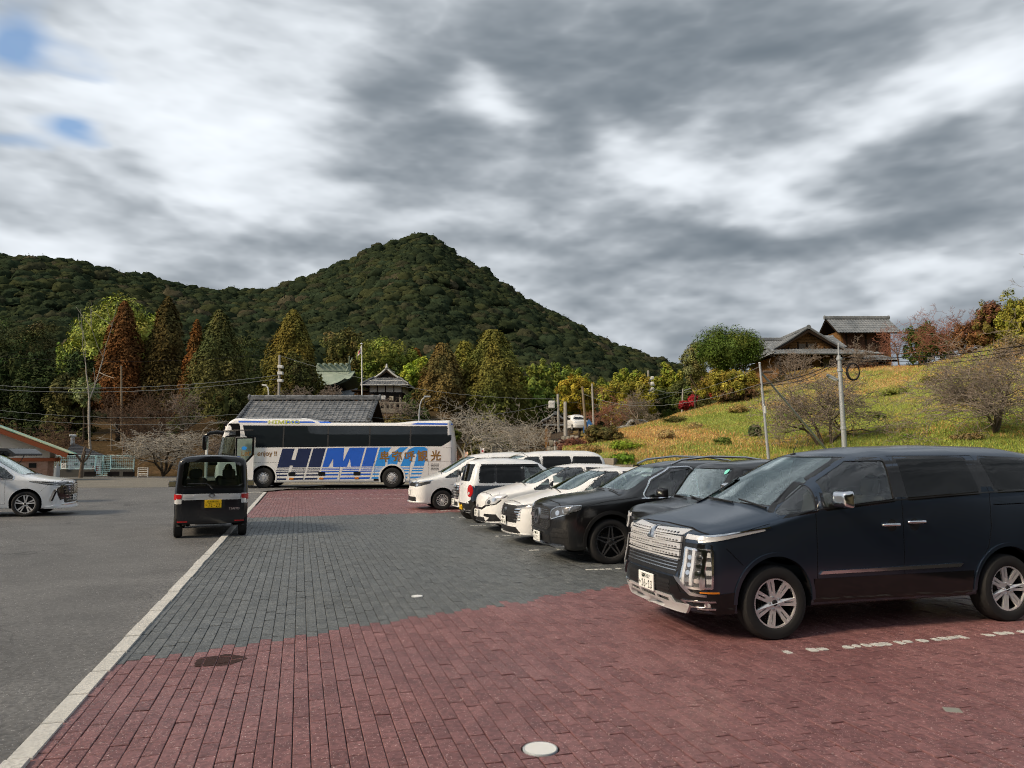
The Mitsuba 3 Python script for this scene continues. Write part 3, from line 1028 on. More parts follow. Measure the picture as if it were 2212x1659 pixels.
# --- left: cream gabled building with orange barge boards and green roof
def cream(p, n, uv):
    return mi.Color3f(.62, .585, .53) * (.88 + .2 * fbm(p.x * .8, p.y * .8, p.z * .8, 4))


mat_d('cream_render', proc(cream))


def brickc(p, n, uv):
    row = dr.floor(p.z / .075)
    off = .5 * (row - 2 * dr.floor(row / 2))
    fx, fz = p.x / .23 + off, p.z / .075
    fx, fz = fx - dr.floor(fx), fz - dr.floor(fz)
    j = dr.maximum(1 - smoothstep(.0, .06, fx), 1 - smoothstep(.0, .14, fz))
    return mix(mix((.34, .19, .14), (.42, .27, .21), cell_rand(p.x / .23 + off, row)), (.33, .27, .22), j)


mat_d('tile_cladding', proc(brickc))
mat_d('orange_trim', (.33, .105, .055))


def greenroof(p, n, uv):
    return mix((.12, .34, .27), (.50, .50, .30), smoothstep(.35, .65, fbm(p.x * .5, p.y * 2.5, 2.0, 3)))


mat_p('green_metal', proc(greenroof), .45)
k = thing('gabled_hall', 'cream gabled hall with orange barge boards and green metal roof at the left edge', 'building')
Yg = 50.0
tip, up0 = pt(146, 983, Yg - .7), pt(-130, 864, Yg - .7)
sl_ = (tip[2] - up0[2]) / (tip[0] - up0[0])
apex_x = up0[0] - 2.0
apex = np.array([apex_x, Yg - .7, tip[2] + sl_ * (apex_x - tip[0])])
A, B = tip, apex
D_ = 3.2
nn = 46
prof = []
ribs = []
d = (A - B); L = np.linalg.norm(d); d /= L
up = np.cross(d, [0, 1, 0]); up = up if up[2] > 0 else -up
# corrugated sheets running down the slope
ys = np.linspace(0, D_, 160)
wv = .035 * np.abs(np.sin(ys * math.pi / .30)) + .14
P = np.stack([np.stack([B + np.array([0, y, 0]) + up * w_, A + d * .15 + np.array([0, y, 0]) + up * w_]) for y, w_ in zip(ys, wv)])
part(k, 'roof', grid(P), 'mat_green_metal')
A2 = np.array([2 * apex[0] - A[0], A[1], A[2]])
P2 = P.copy(); P2[..., 0] = 2 * apex[0] - P2[..., 0]
part(k, 'roof', grid(P2[:, ::-1]), 'mat_green_metal')
for a_, b_ in ((B, A), (np.array([2 * apex[0] - B[0], B[1], B[2]]), A2)):
    dd = (b_ - a_) / np.linalg.norm(b_ - a_)
    u_ = np.cross(dd, [0, 1, 0]); u_ = u_ if u_[2] > 0 else -u_
    v = np.array([a_ - u_ * .20, b_ - u_ * .20, b_ + u_ * .10, a_ + u_ * .10])
    v = np.vstack([v - [0, .05, 0], v])
    part(k, 'barge_board', (v, tri(_BOXF[[0]] * 0 + [[0, 1, 2, 3]]) if False else tri([[0, 1, 2, 3], [7, 6, 5, 4], [0, 4, 5, 1], [1, 5, 6, 2], [2, 6, 7, 3], [3, 7, 4, 0]])), 'mat_orange_trim')
    v2 = np.array([a_ - u_ * .05, b_ - u_ * .05, b_ + u_ * .09, a_ + u_ * .09])
    v2 = np.vstack([v2 + [0, .001, 0], v2 + [0, D_, 0]])
    part(k, 'soffit', (v2, tri([[0, 1, 5, 4], [2, 3, 7, 6], [4, 5, 6, 7]])), 'mat_dark_timber')
    ya = a_ + u_ * .16
    part(k, 'verge', tube([ya, b_ + u_ * .16], .045, 6), 'mat_green_metal')
wz = pt(0, 989, Yg)[2]
wx1 = pt(140, 985, Yg)[0] - .5
zb_ = lambda x: A[2] + sl_ * (x - A[0]) - .12
wx0 = 2 * apex[0] - wx1
v = np.array([[wx0, Yg, wz], [wx1, Yg, wz], [wx1, Yg, zb_(wx1)], [apex[0], Yg, apex[2] - .12], [wx0, Yg, zb_(wx1)]])
v = np.vstack([v, v + [0, D_ - .3, 0]])
part(k, 'gable_wall', (v, np.array([[0, 1, 2], [0, 2, 3], [0, 3, 4], [5, 7, 6], [5, 8, 7], [5, 9, 8], [1, 6, 7], [1, 7, 2], [0, 4, 9], [0, 9, 5]])), 'mat_cream_render')
part(k, 'band', box(wx0, wx1 + .3, Yg - .06, Yg + D_ - .5, wz - .22, wz), 'mat_orange_trim')
part(k, 'wall', box(wx0, wx1 - .1, Yg + .02, Yg + D_ - .6, -.06, wz - .22), 'mat_tile_cladding')
for x0, x1 in ((85, 98), (52, 66)):
    a_, b_ = pt(x0, 1000, Yg - .05), pt(x1, 1010, Yg - .05)
    part(k, 'window', box(a_[0], b_[0], Yg - .03, Yg + .05, b_[2], a_[2]), 'mat_window_dark')
q = pt(125, 1000, Yg - .05)
part(k, 'gas_cylinder', move(lathe([(0, 0), (.16, 0), (.18, .06), (.18, .8), (.12, .95), (.05, 1.0), (.05, 1.1), (0, 1.1)], 14), mat((q[0] + .4, Yg - .3, 0))), STEEL, True)

# the hall stands askew: turn it about its eaves corner

TURN = mat((tip[0], tip[1], 0), math.radians(24)) @ mat((-tip[0], -tip[1], 0))
for kk_ in [q for q in scene if q.startswith(k + '__')]:
    scene[kk_]['to_world'] = T(TURN.tolist())

# --- white toilet block with dark pyramid roof
mat_d('white_render', (.60, .63, .65))
k = thing('toilet_block', 'small white toilet block with dark grey pyramid roof behind the blue fence', 'building')
Yt = 60.0
a_, b_ = pt(153, 985, Yt), pt(215, 985, Yt)
ap = pt(184, 957, Yt + 1.6)
part(k, 'wall', box(a_[0], b_[0], Yt, Yt + 3.0, -.1, a_[2] + .05), 'mat_white_render')
ez = a_[2]
c4 = [np.array([a_[0] - .35, Yt - .35, ez]), np.array([b_[0] + .35, Yt - .35, ez]), np.array([b_[0] + .35, Yt + 3.35, ez]), np.array([a_[0] - .35, Yt + 3.35, ez])]
mat_p('slate', (.055, .058, .066), .6)
for i in range(4):
    p, q = c4[i], c4[(i + 1) % 4]
    n_ = 9
    for j in range(n_):     # overlapping slate courses
        t0, t1 = j / n_, (j + 1.08) / n_
        P = np.array([[p + (ap - p) * t0, q + (ap - q) * t0], [p + (ap - p) * min(t1, 1), q + (ap - q) * min(t1, 1)]])
        P[0, :, 2] += .05
        v, f = grid(P)
        v = np.vstack([v, v - [0, 0, .04]])
        part(k, 'slate_course', (v, np.vstack([f, f[:, ::-1] + 4, tri([[0, 1, 5, 4]]), tri([[0, 4, 5, 1]])])), 'mat_slate')
part(k, 'vent', rbox(ap[0] - .14, ap[0] + .14, ap[1] - .14, ap[1] + .14, ap[2] - .2, ap[2] + .55, .03), 'mat_white_render')
part(k, 'vent_cap', rbox(ap[0] - .26, ap[0] + .26, ap[1] - .26, ap[1] + .26, ap[2] + .5, ap[2] + .68, .04), 'mat_white_render')
for x in (167, 183, 197):
    p, q = pt(x - 3.2, 1000, Yt), pt(x + 3.2, 1005, Yt)
    part(k, 'window', box(p[0], q[0], Yt - .02, Yt + .1, q[2], p[2]), 'mat_window_dark')
p, q = pt(197, 1007, Yt), pt(209, 1017, Yt)
mat_d('notice_red', (.32, .07, .075))
part(k, 'notice', box(p[0], q[0], Yt - .04, Yt - .005, q[2], p[2]), 'mat_notice_red')

_tc = (a_[0] + b_[0]) / 2
TURN = mat((_tc, Yt, 0), math.radians(29)) @ mat((-_tc, -Yt, 0))
for kk_ in [q for q in scene if q.startswith(k + '__')]:
    scene[kk_]['to_world'] = T(TURN.tolist())

# --- shrine office with white-edged roofs on the terrace
k = thing('shrine_office', 'dark boarded shrine office with white-edged grey roofs above the terrace wall', 'building')
Ys = 86.0
P_ = lambda x, y, dy=0: pt(x, y, Ys + dy)
l, r_ = P_(797, 866)[0], P_(868, 866)[0]
zf = 7.3
z1, z2, z3, z4 = P_(0, 847)[2], P_(0, 830)[2], P_(0, 821)[2], P_(0, 797)[2]
part(k, 'boarded_wall', box(l, r_, Ys, Ys + 6, 5.8, z1), 'mat_charred_board')
part(k, 'wall', box(l + .02, r_ - .02, Ys + .03, Ys + 5.9, z1, z2 + .1), 'mat_plaster')
for x in np.linspace(l, r_, 5):
    part(k, 'post', box(x - .05, x + .05, Ys - .03, Ys + .02, zf, z2), 'mat_dark_timber')
part(k, 'upper_wall', box(l + .5, r_ - .5, Ys + .5, Ys + 5.4, z2, z3 + .05), 'mat_plaster')
for x in np.linspace(l + .5, r_ - .5, 4):
    part(k, 'post', box(x - .04, x + .04, Ys + .46, Ys + .49, z2, z3), 'mat_dark_timber')
mat_d('white_tile_edge', (.55, .56, .55))


def skirt_roof(k, x0, x1, y0, y1, z, rise, over, edge='mat_white_tile_edge', tile='mat_roof_tile', cols=18, rows=4, inner=None):
    """A pent roof round four sides."""
    i = inner if inner is not None else over
    o = [np.array([x0 - over, y0 - over, z]), np.array([x1 + over, y0 - over, z]), np.array([x1 + over, y1 + over, z]), np.array([x0 - over, y1 + over, z])]
    t = [np.array([x0 + i * .0, y0, z + rise]), np.array([x1, y0, z + rise]), np.array([x1, y1, z + rise]), np.array([x0, y1, z + rise])]
    for j in range(4):
        a, b, c_, d_ = o[j], o[(j + 1) % 4], t[(j + 1) % 4], t[j]
        tiled_slope(k, a, b, d_, c_, cols if j % 2 == 0 else int(cols * .7), rows, tile)
        part(k, 'eaves_edge', tube([a - [0, 0, .05], b - [0, 0, .05]], .07, 5), edge)
        part(k, 'hip_ridge', tube([a + [0, 0, .12], d_ + [0, 0, .12]], .10, 6), tile)


skirt_roof(k, l, r_, Ys, Ys + 6, z2 - .12, .55, .85)


def gable_roof(k, x0, x1, y0, y1, ze, zr, over=.6, edge='mat_white_tile_edge', tile='mat_roof_tile', cols=12, rows=8, front=True, gable='mat_dark_timber', curve_=.0):
    """Ridge along y, gable towards the camera."""
    xm = (x0 + x1) / 2
    for s in (-1, 1):
        xe = x0 - over if s < 0 else x1 + over
        e0, e1 = np.array([xe, y0 - over, ze]), np.array([xe, y1 + over, ze])
        r0, r1 = np.array([xm, y0 - over, zr]), np.array([xm, y1 + over, zr])
        if s < 0:
            tiled_slope(k, e1, e0, r1, r0, cols, rows, tile)
        else:
            tiled_slope(k, e0, e1, r0, r1, cols, rows, tile)
        part(k, 'verge', tube([e0 + [0, 0, .10], (e0 + r0) / 2 + [0, 0, .04], r0 + [0, 0, .14]], .11, 6), edge)
        v = np.array([e0 - [0, .02, .02], r0 - [0, .02, .02], r0 - [0, .02, .30], e0 - [0, .02, .26]])
        v = np.vstack([v, v + [0, .06, 0]])
        part(k, 'barge_board', (v, tri([[0, 1, 2, 3], [7, 6, 5, 4], [0, 4, 5, 1], [1, 5, 6, 2], [2, 6, 7, 3], [3, 7, 4, 0]])), 'mat_dark_timber')
    sl2 = (zr - ze) / ((x1 - x0) / 2 + over)
    zw = ze + sl2 * over - .14
    for yy_, nm in ((y0, 'gable'), (y1 - .1, 'gable')):
        v = np.array([[x0, yy_, zw], [x1, yy_, zw], [xm, yy_, zr - .15]])
        v = np.vstack([v, v + [0, .1, 0]])
        part(k, nm, (v, np.array([[0, 1, 2], [3, 5, 4], [0, 3, 4], [0, 4, 1], [1, 4, 5], [1, 5, 2], [2, 5, 3], [2, 3, 0]])), gable)
    ridge(k, np.array([xm, y0 - over - .05, zr + .02]), np.array([xm, y1 + over + .05, zr + .02]), .15, tile)


skirt_roof(k, l + .6, r_ - .6, Ys + .6, Ys + 5.3, z3 - .05, .38, .7)
gable_roof(k, l + .75, r_ - .75, Ys + .75, Ys + 5.1, z3 + .22, z4, .25, gable='mat_charred_board')
part(k, 'finial', move(lathe([(0, 0), (.16, 0), (.2, .15), (.09, .3), (.13, .42), (0, .62)], 10), mat(((l + r_) / 2, Ys + .5, z4 + .1))), 'mat_white_tile_edge', True)
part(k, 'annex', box(P_(762, 0)[0], l - .05, Ys + 1, Ys + 4, zf, z1 + .1), 'mat_old_wood')
part(k, 'annex_roof', rbox(P_(757, 0)[0], l + 1.3, Ys + .3, Ys + 4.4, z1 + .1, z1 + .32, .05), 'mat_dark_timber')
a_, b_ = P_(803, 857), P_(838, 865)
whole('banner_screen', rbox(a_[0], b_[0], Ys - 1.6, Ys - 1.52, b_[2], a_[2], .02), 'mat_white_render', 'white cloth screen in front of the dark shrine office wall', 'screen')
a_, b_ = P_(843, 859), P_(852, 866)
kk = thing('air_conditioner', 'beige air conditioner unit by the dark shrine office wall', 'air conditioner')
part(kk, 'case', rbox(a_[0], b_[0], Ys - .8, Ys - .4, b_[2], a_[2] + .1, .03), mat_d('beige', (.50, .46, .38)))
cx_, cz_ = (a_[0] + b_[0]) / 2 - .1, (a_[2] + b_[2]) / 2
part(kk, 'fan_grille', (lambda m: (np.stack([m[0][:, 0] + cx_, Ys - .81 - m[0][:, 2], m[0][:, 1] + cz_], 1), m[1]))(extrude(sg.Point(0, 0).buffer(.19).difference(sg.Point(0, 0).buffer(.15)).union(sg.box(-.16, -.015, .16, .015)), .02)), 'mat_dark_timber')

# balustrade of the terrace
def bal(p, n, uv):
    return mix((.16, .15, .12), (.34, .32, .27), fbm(p.x * 2, p.y * 2, p.z * 2, 4)) * (.8 + .3 * noise(p.x * 15, p.y * 15, p.z * 15))


mat_d('lichen_stone', proc(bal))
k = thing('stone_balustrade', 'lichened stone balustrade along the shrine terrace above the tiled building', 'balustrade')
Yd = 74.4
x0, x1 = pt(600, 0, Yd)[0], pt(878, 0, Yd)[0]
za, zb2 = pt(0, 886, Yd)[2], pt(0, 869, Yd)[2]
part(k, 'rail', rbox(x0, x1, Yd - .13, Yd + .13, zb2 - .16, zb2, .03), 'mat_lichen_stone')
part(k, 'plinth', rbox(x0, x1, Yd - .18, Yd + .18, za - .3, za + .14, .03), 'mat_lichen_stone')
for i, x in enumerate(np.linspace(x0 + .1, x1 - .1, 26)):
    part(k, 'post', rbox(x - .10, x + .10, Yd - .10, Yd + .10, za + .1, zb2 + (.02 if i % 4 else .22), .02), 'mat_lichen_stone')
    if i % 4 == 0:
        part(k, 'finial', move(lathe([(0, 0), (.12, 0), (.15, .10), (.08, .22), (0, .32)], 8), mat((x, Yd, zb2 + .22))), 'mat_lichen_stone', True)

# --- copper-roofed shrine hall, half hidden by trees
def verd(p, n, uv):
    return mix((.20, .26, .22), (.36, .42, .36), fbm(p.x * .9, p.y * .9, p.z * .9, 4))


mat_d('verdigris', proc(verd))
k = thing('shrine_hall', 'shrine hall with pale verdigris copper roof half hidden by trees', 'building')
Yh = 95.0
P_ = lambda x, y, dy=0: pt(x, y, Yh + dy)
xl, xr_ = P_(640, 0)[0], P_(748, 0)[0]
zt_, ze_ = P_(0, 792)[2], P_(0, 850)[2]
n_ = 14
prof = np.array([(t, ze_ + 1.0 + (zt_ - ze_ - 1.0) * t ** 1.7) for t in np.linspace(0, 1, n_)])
xs = np.linspace(xl, xr_, 24)
sag = lambda x: .9 * (abs(x - (xl + xr_) / 2) / ((xr_ - xl) / 2)) ** 3
for s in (-1, 1):
    P = np.array([[[x, Yh + 5 - s * (-5.5 * (1 - t) * -1) * -1, z + sag(x) * (1 - t)] for x in xs] for t, z in prof])
    P[..., 1] = Yh + 5 + s * 6.0 * (1 - prof[:, 0])[:, None]
    v, f = grid(P)
    part(k, 'roof', cat([(v, f), (v - [0, 0, .18], f[:, ::-1])]), 'mat_verdigris', True)
part(k, 'ridge', rbox(xl + 1.2, xr_ - .6, Yh + 4.7, Yh + 5.3, zt_ - .1, zt_ + .75, .08), 'mat_verdigris')
for x in np.linspace(xl + 1.6, xr_ - 1.0, 6):
    part(k, 'ridge_billet', rbox(x - .16, x + .16, Yh + 4.2, Yh + 5.8, zt_ + .70, zt_ + 1.0, .05), 'mat_verdigris')
for s in (-1, 1):
    part(k, 'finial', tube([(xr_ - 1.0, Yh + 5 + s * .9, zt_ - .2), (xr_ - .6, Yh + 5 - s * .9, zt_ + 1.9)], [.12, .07], 6), 'mat_verdigris')
part(k, 'wall', box(xl + 2, xr_ - 2, Yh + 1, Yh + 9, 6.5, ze_ + 1.4), 'mat_dark_timber')
a_ = P_(700, 862)
v = []
part(k, 'porch_roof', (lambda P: cat([grid(P), (grid(P)[0] - [0, 0, .15], grid(P)[1][:, ::-1])]))(np.array([[[a_[0] + 4.0 * u, Yh - 1.5 + 3 * w_, a_[2] - .2 + .55 * u * u + 1.2 * w_] for u in np.linspace(-1, 1, 14)] for w_ in (0, .5, 1)])), 'mat_weathered_tile', True)

# --- the old house on the hill
k = thing('hill_house', 'old timber house with weathered tile roofs on top of the grassy hill', 'house')
Yo = 66.0
P_ = lambda x, y, dy=0: pt(x, y, Yo + dy)
gx0, gx1 = P_(1668, 0)[0], P_(1822, 0)[0]
gz, gr = P_(0, 757)[2], P_(0, 713)[2]
gable_roof(k, gx0, gx1, Yo, Yo + 8, gz - .45, gr, .7, 'mat_weathered_tile', 'mat_weathered_tile', 22, 13, gable='mat_old_wood')
for i in range(5):       # boards and framed openings of the gable
    z = gz - .1 + i * .28
    hw = (gx1 - gx0) / 2 * (1 - (z - gz + .2) / (gr - gz + .2)) - .3
    if hw > .3:
        part(k, 'gable_board', box((gx0 + gx1) / 2 - hw, (gx0 + gx1) / 2 + hw, Yo - .05, Yo - .005, z, z + .24), 'mat_old_wood')
for x in (-.75, .05, .85, -1.6, 1.6):
    h = .75 if abs(x) < 1 else .35
    part(k, 'gable_stud', box((gx0 + gx1) / 2 + x - .05, (gx0 + gx1) / 2 + x + .05, Yo - .09, Yo - .055, gz - .1, gz + h), 'mat_dark_timber')
mat_d('paper_pane', (.16, .13, .10))
for x in (-.37, .43):
    part(k, 'gable_window', box((gx0 + gx1) / 2 + x - .30, (gx0 + gx1) / 2 + x + .30, Yo - .075, Yo - .052, gz + .05, gz + .60), 'mat_paper_pane')
# lower pent roof to the front and sides
fx0, fx1 = P_(1652, 0)[0] + .3, P_(1878, 0)[0] - .3
zl, zu = P_(0, 772)[2], P_(0, 752)[2] - .1
a, b_ = np.array([fx0 - .3, Yo - 2.6, zl]), np.array([fx1 + .5, Yo - 2.6, zl])
tiled_slope(k, a, b_, np.array([gx0 - .2, Yo - .1, zu]), np.array([gx1 + .9, Yo - .1, zu]), 30, 7, 'mat_weathered_tile')
tiled_slope(k, np.array([fx0 - .3, Yo + 8, zl]), a, np.array([gx0 - .2, Yo + 8, zu]), np.array([gx0 - .2, Yo - .1, zu]), 18, 5, 'mat_weathered_tile')
part(k, 'hip_ridge', tube([a + [0, 0, .15], np.array([gx0 - .2, Yo - .1, zu + .15])], .13, 7), 'mat_weathered_tile')
part(k, 'eaves_edge', tube([a - [0, .05, .02], b_ - [0, .05, .02]], .07, 6), 'mat_weathered_tile')
part(k, 'wall', box(fx0 + .8, fx1 - .6, Yo - .9, Yo + 7.5, P_(0, 815)[2] - .6, zl + .15), 'mat_old_wood')
for x in np.linspace(fx0 + .8, fx1 - .6, 9):
    part(k, 'post', box(x - .07, x + .07, Yo - 1.0, Yo - .92, P_(0, 815)[2] - .6, zl + .1), 'mat_dark_timber')
xs = np.linspace(fx0 + .8, fx1 - .6, 9)
for i in (1, 2, 4, 5, 6):
    part(k, 'sliding_window', box(xs[i] + .15, xs[i + 1] - .15, Yo - .96, Yo - .91, P_(0, 805)[2] + .1, zl - .25), 'mat_window_dark' if i % 2 else 'mat_paper_pane')
# side roofs and the taller wing
s0, s1 = P_(1665, 0)[0], P_(1735, 0)[0]
tiled_slope(k, np.array([s0, Yo + 1.6, P_(0, 748)[2]]), np.array([s1, Yo + 1.6, P_(0, 748)[2]]), np.array([s0, Yo + 4, P_(0, 733)[2] + .5]), np.array([s1, Yo + 4, P_(0, 733)[2] + .5]), 12, 5, 'mat_weathered_tile')
ridge(k, np.array([s0, Yo + 4, P_(0, 733)[2] + .5]), np.array([s1, Yo + 4, P_(0, 733)[2] + .5]), .15, 'mat_weathered_tile')
s0, s1 = P_(1770, 0)[0], P_(1856, 0)[0]
tiled_slope(k, np.array([s0, Yo + 2.0, P_(0, 747)[2]]), np.array([s1, Yo + 2.0, P_(0, 742)[2]]), np.array([s0, Yo + 5, P_(0, 722)[2] + .5]), np.array([s1, Yo + 5, P_(0, 726)[2] + .5]), 15, 6, 'mat_weathered_tile')
ridge(k, np.array([s0, Yo + 5, P_(0, 724)[2] + .5]), np.array([s1, Yo + 5, P_(0, 724)[2] + .5]), .15, 'mat_weathered_tile')
w0, w1 = P_(1815, 0, 5)[0], P_(1955, 0, 5)[0]
we, wr = P_(0, 718, 5)[2], P_(0, 694, 5)[2]
yw = Yo + 5
a, b_ = np.array([w0, yw, we]), np.array([w1, yw, we])
tiled_slope(k, a, b_, np.array([w0, yw + 2.6, wr + .7]), np.array([w1, yw + 2.6, wr + .7]), 22, 6, 'mat_weathered_tile')
tiled_slope(k, np.array([w1, yw + 5.2, we]), np.array([w0, yw + 5.2, we]), np.array([w1, yw + 2.6, wr + .7]), np.array([w0, yw + 2.6, wr + .7]), 14, 4, 'mat_weathered_tile')
ridge(k, np.array([w0 - .1, yw + 2.6, wr + .7]), np.array([w1 + .1, yw + 2.6, wr + .7]), .16, 'mat_weathered_tile')
part(k, 'wing_wall', box(w0 + .7, w1 - .7, yw + .9, yw + 4.4, P_(0, 800)[2] - 1, we + .35), 'mat_old_wood')
mat_d('red_board', (.085, .048, .036))
part(k, 'wing_upper_wall', box(w0 + .9, w1 - .9, yw + .85, yw + .9, P_(0, 745)[2], we + .1), 'mat_red_board')
for x in np.linspace(w0 + 1.2, w1 - 1.2, 5):
    part(k, 'wing_post', box(x - .06, x + .06, yw + .78, yw + .84, P_(0, 790)[2], we + .2), 'mat_dark_timber')
part(k, 'wing_window', box(w0 + 3.0, w1 - 1.6, yw + .80, yw + .86, P_(0, 766)[2], P_(0, 750)[2]), 'mat_window_dark')
s0, s1 = P_(1815, 0)[0], P_(1940, 0)[0]
tiled_slope(k, np.array([s0, Yo - .5, P_(0, 779)[2]]), np.array([s1, Yo - .5, P_(0, 779)[2]]), np.array([s0, Yo + 3, P_(0, 762)[2] + .2]), np.array([s1, Yo + 3, P_(0, 762)[2] + .2]), 20, 5, 'mat_weathered_tile')
part(k, 'lower_wall', box(s0 + .6, s1 - .5, Yo + .6, Yo + 3, P_(0, 815)[2] - .6, P_(0, 777)[2]), 'mat_dark_timber')

# --- small dark house by the road beyond the lot
k = thing('roadside_house', 'small dark house with pale low gable roof down the back road', 'house')
Yr = 74.0
P_ = lambda x, y, dy=0: pt(x, y, Yr + dy)
h0, h1 = P_(1180, 0)[0], P_(1217, 0)[0]
gable_roof(k, h0, h1, Yr, Yr + 6, P_(0, 912)[2], P_(0, 896)[2], .5, 'mat_weathered_tile', 'mat_weathered_tile', 12, 7, gable='mat_dark_timber')
part(k, 'wall', box(h0 + .1, h1 - .1, Yr + .02, Yr + 5.8, .5, P_(0, 910)[2]), 'mat_old_wood')
part(k, 'porch_roof', rbox(P_(1172, 0)[0], h1 + .9, Yr - 1.5, Yr + .2, P_(0, 921)[2], P_(0, 917)[2], .03), 'mat_weathered_tile')
part(k, 'window', box(h0 + .5, h0 + 1.2, Yr - .02, Yr + .03, P_(0, 940)[2], P_(0, 926)[2]), 'mat_window_dark')
# ------------------------------------------------------------------ vehicles: a lofted body, cut for windows, doors and wheel arches
from scipy.interpolate import LinearNDInterpolator, NearestNDInterpolator


def curve(pts, soft=.03):
    p = np.array(sorted(pts), float)
    xs = np.linspace(p[0, 0] - .5, p[-1, 0] + .5, 900)
    ys = np.interp(xs, p[:, 0], p[:, 1])
    ys = gaussian_filter1d(ys, max(soft / (xs[1] - xs[0]), .01), mode='nearest')
    return lambda q: np.interp(q, xs, ys)


class Body:
    """x from the nose (0) to the tail (L), y to either side, z up. All measures in metres."""

    def __init__(s, L, w, top, belt, sill, nose, tail, roof_w, front_r=.42, rear_r=.30, mf=2.6, mr=3.2, tuck=.07, flare=(), roof_n=10, hood_n=3.2, belt_w=None, soft=.035, ncap=20, step=.07):
        s.L, s.w = L, w
        zt, zb, z0 = curve(top, soft), curve(belt, .06), curve(sill, .03)
        xn, xt = curve(nose, .03), curve(tail, .03)
        rw = curve(roof_w, .12)
        bw = curve(belt_w, .15) if belt_w else (lambda q: np.full_like(q, w))
        th = np.linspace(0, np.pi / 2, ncap)
        fd, fw = front_r * (1 - np.cos(th) ** (2 / mf)), np.sin(th) ** (2 / mf)
        rd, rwd = rear_r * (1 - np.cos(th) ** (2 / mr)), np.sin(th) ** (2 / mr)
        mid = np.linspace(front_r, L - rear_r, max(3, int((L - front_r - rear_r) / step)))[1:-1]
        X = np.concatenate([fd, mid, (L - rd)[::-1]])
        F = np.concatenate([fw, np.ones(len(mid)), rwd[::-1]])
        lo = np.linspace(0, 1, 18)
        ph = np.linspace(0, np.pi / 2, 26)[1:]
        Zt, Zb, Z0, Rw, Bw = (g(X)[:, None] for g in (zt, zb, z0, rw, bw))
        Zb = np.minimum(Zb, Zt - .04)
        zl = Z0 + (Zb - Z0) * lo[None]
        fl = np.zeros((len(X), 1))
        wl = Bw * (1 - tuck * (1 - lo[None]) ** 2.2 - .015 * lo[None] ** 4)
        for (cx, cz, rr, amt) in flare:
            wl = wl + amt * np.exp(-((X[:, None] - cx) ** 2 + (zl - cz) ** 2) / rr ** 2)
        n = np.interp((Zt - Zb)[:, 0], [.1, .6], [hood_n, roof_n])[:, None]
        m_ = 2.2
        t = np.sin(ph)[None] ** (2 / n)
        wu = (wl[:, -1:] + (np.minimum(Rw, wl[:, -1:]) - wl[:, -1:]) * t) * np.cos(ph)[None] ** (2 / m_)
        zu = Zb + (Zt - Zb) * t
        # underside
        nb = 4
        wb = wl[:, :1] * np.linspace(0, 1, nb + 1)[None, 1:-1]
        wb = np.concatenate([np.zeros((len(X), 1)), wb, wl[:, :1] - .02], 1)
        zbm = np.concatenate([Z0.repeat(nb, 1), Z0], 1)
        zl = zl.copy()
        zl[:, 0] += .015
        Yh = np.concatenate([wb, wl, wu], 1) * F[:, None]
        Yh[:, 0] = 0
        Yh[:, -1] = 0
        Z = np.concatenate([zbm, zl, zu], 1)
        ff = np.clip(1 - X / 1.1, 0, 1)[:, None] ** 1.3
        fr = np.clip(1 - (L - X) / .9, 0, 1)[:, None] ** 1.3
        XX = X[:, None] + xn(Z) * ff + (xt(Z) - L) * fr
        s.grid = np.stack([XX, Yh, Z], -1)
        P = s.grid
        N = np.cross(np.gradient(P, axis=0), np.gradient(P, axis=1))
        N /= np.linalg.norm(N, axis=-1, keepdims=True) + 1e-12
        if N[len(X) // 2, 20, 1] < 0:
            N = -N
        half = grid(P)
        v1, f1 = half
        v2 = v1 * [1, -1, 1]
        v = np.vstack([v1, v2])
        f = np.vstack([f1, f1[:, ::-1] + len(v1)])
        tm = trimesh.Trimesh(v, f, process=False)
        tm.merge_vertices(merge_tex=True, merge_norm=True, digits_vertex=8)
        fa = tm.faces
        tm.update_faces((fa[:, 0] != fa[:, 1]) & (fa[:, 1] != fa[:, 2]) & (fa[:, 0] != fa[:, 2]))
        tm.update_faces(np.abs(np.array(tm.vertices)[tm.faces][:, :, 1]).max(1) > 1e-9)
        tm.remove_unreferenced_vertices()
        if tm.volume < 0:
            tm.invert()
        s.tm = tm
        s.N = np.array(tm.vertex_normals)
        vv = np.array(tm.vertices)
        q = (s.N[:, 1] > .12)
        s._side = s._mk(vv[q][:, [0, 2]], vv[q][:, 1])
        q = (s.N[:, 0] < -.12)
        s._front = s._mk(vv[q][:, [1, 2]], vv[q][:, 0])
        q = (s.N[:, 0] > .12)
        s._rear = s._mk(vv[q][:, [1, 2]], vv[q][:, 0])
        q = (s.N[:, 2] > .15)
        s._top = s._mk(vv[q][:, [0, 1]], vv[q][:, 2])
        s.cuts = []

    @staticmethod
    def _mk(a, b):
        if len(a) < 4:
            return None
        l, n = LinearNDInterpolator(a, b), NearestNDInterpolator(a, b)

        def fn(p):
            r = l(p)
            bad = np.isnan(r)
            if bad.any():
                r[bad] = n(p[bad])
            return r
        return fn

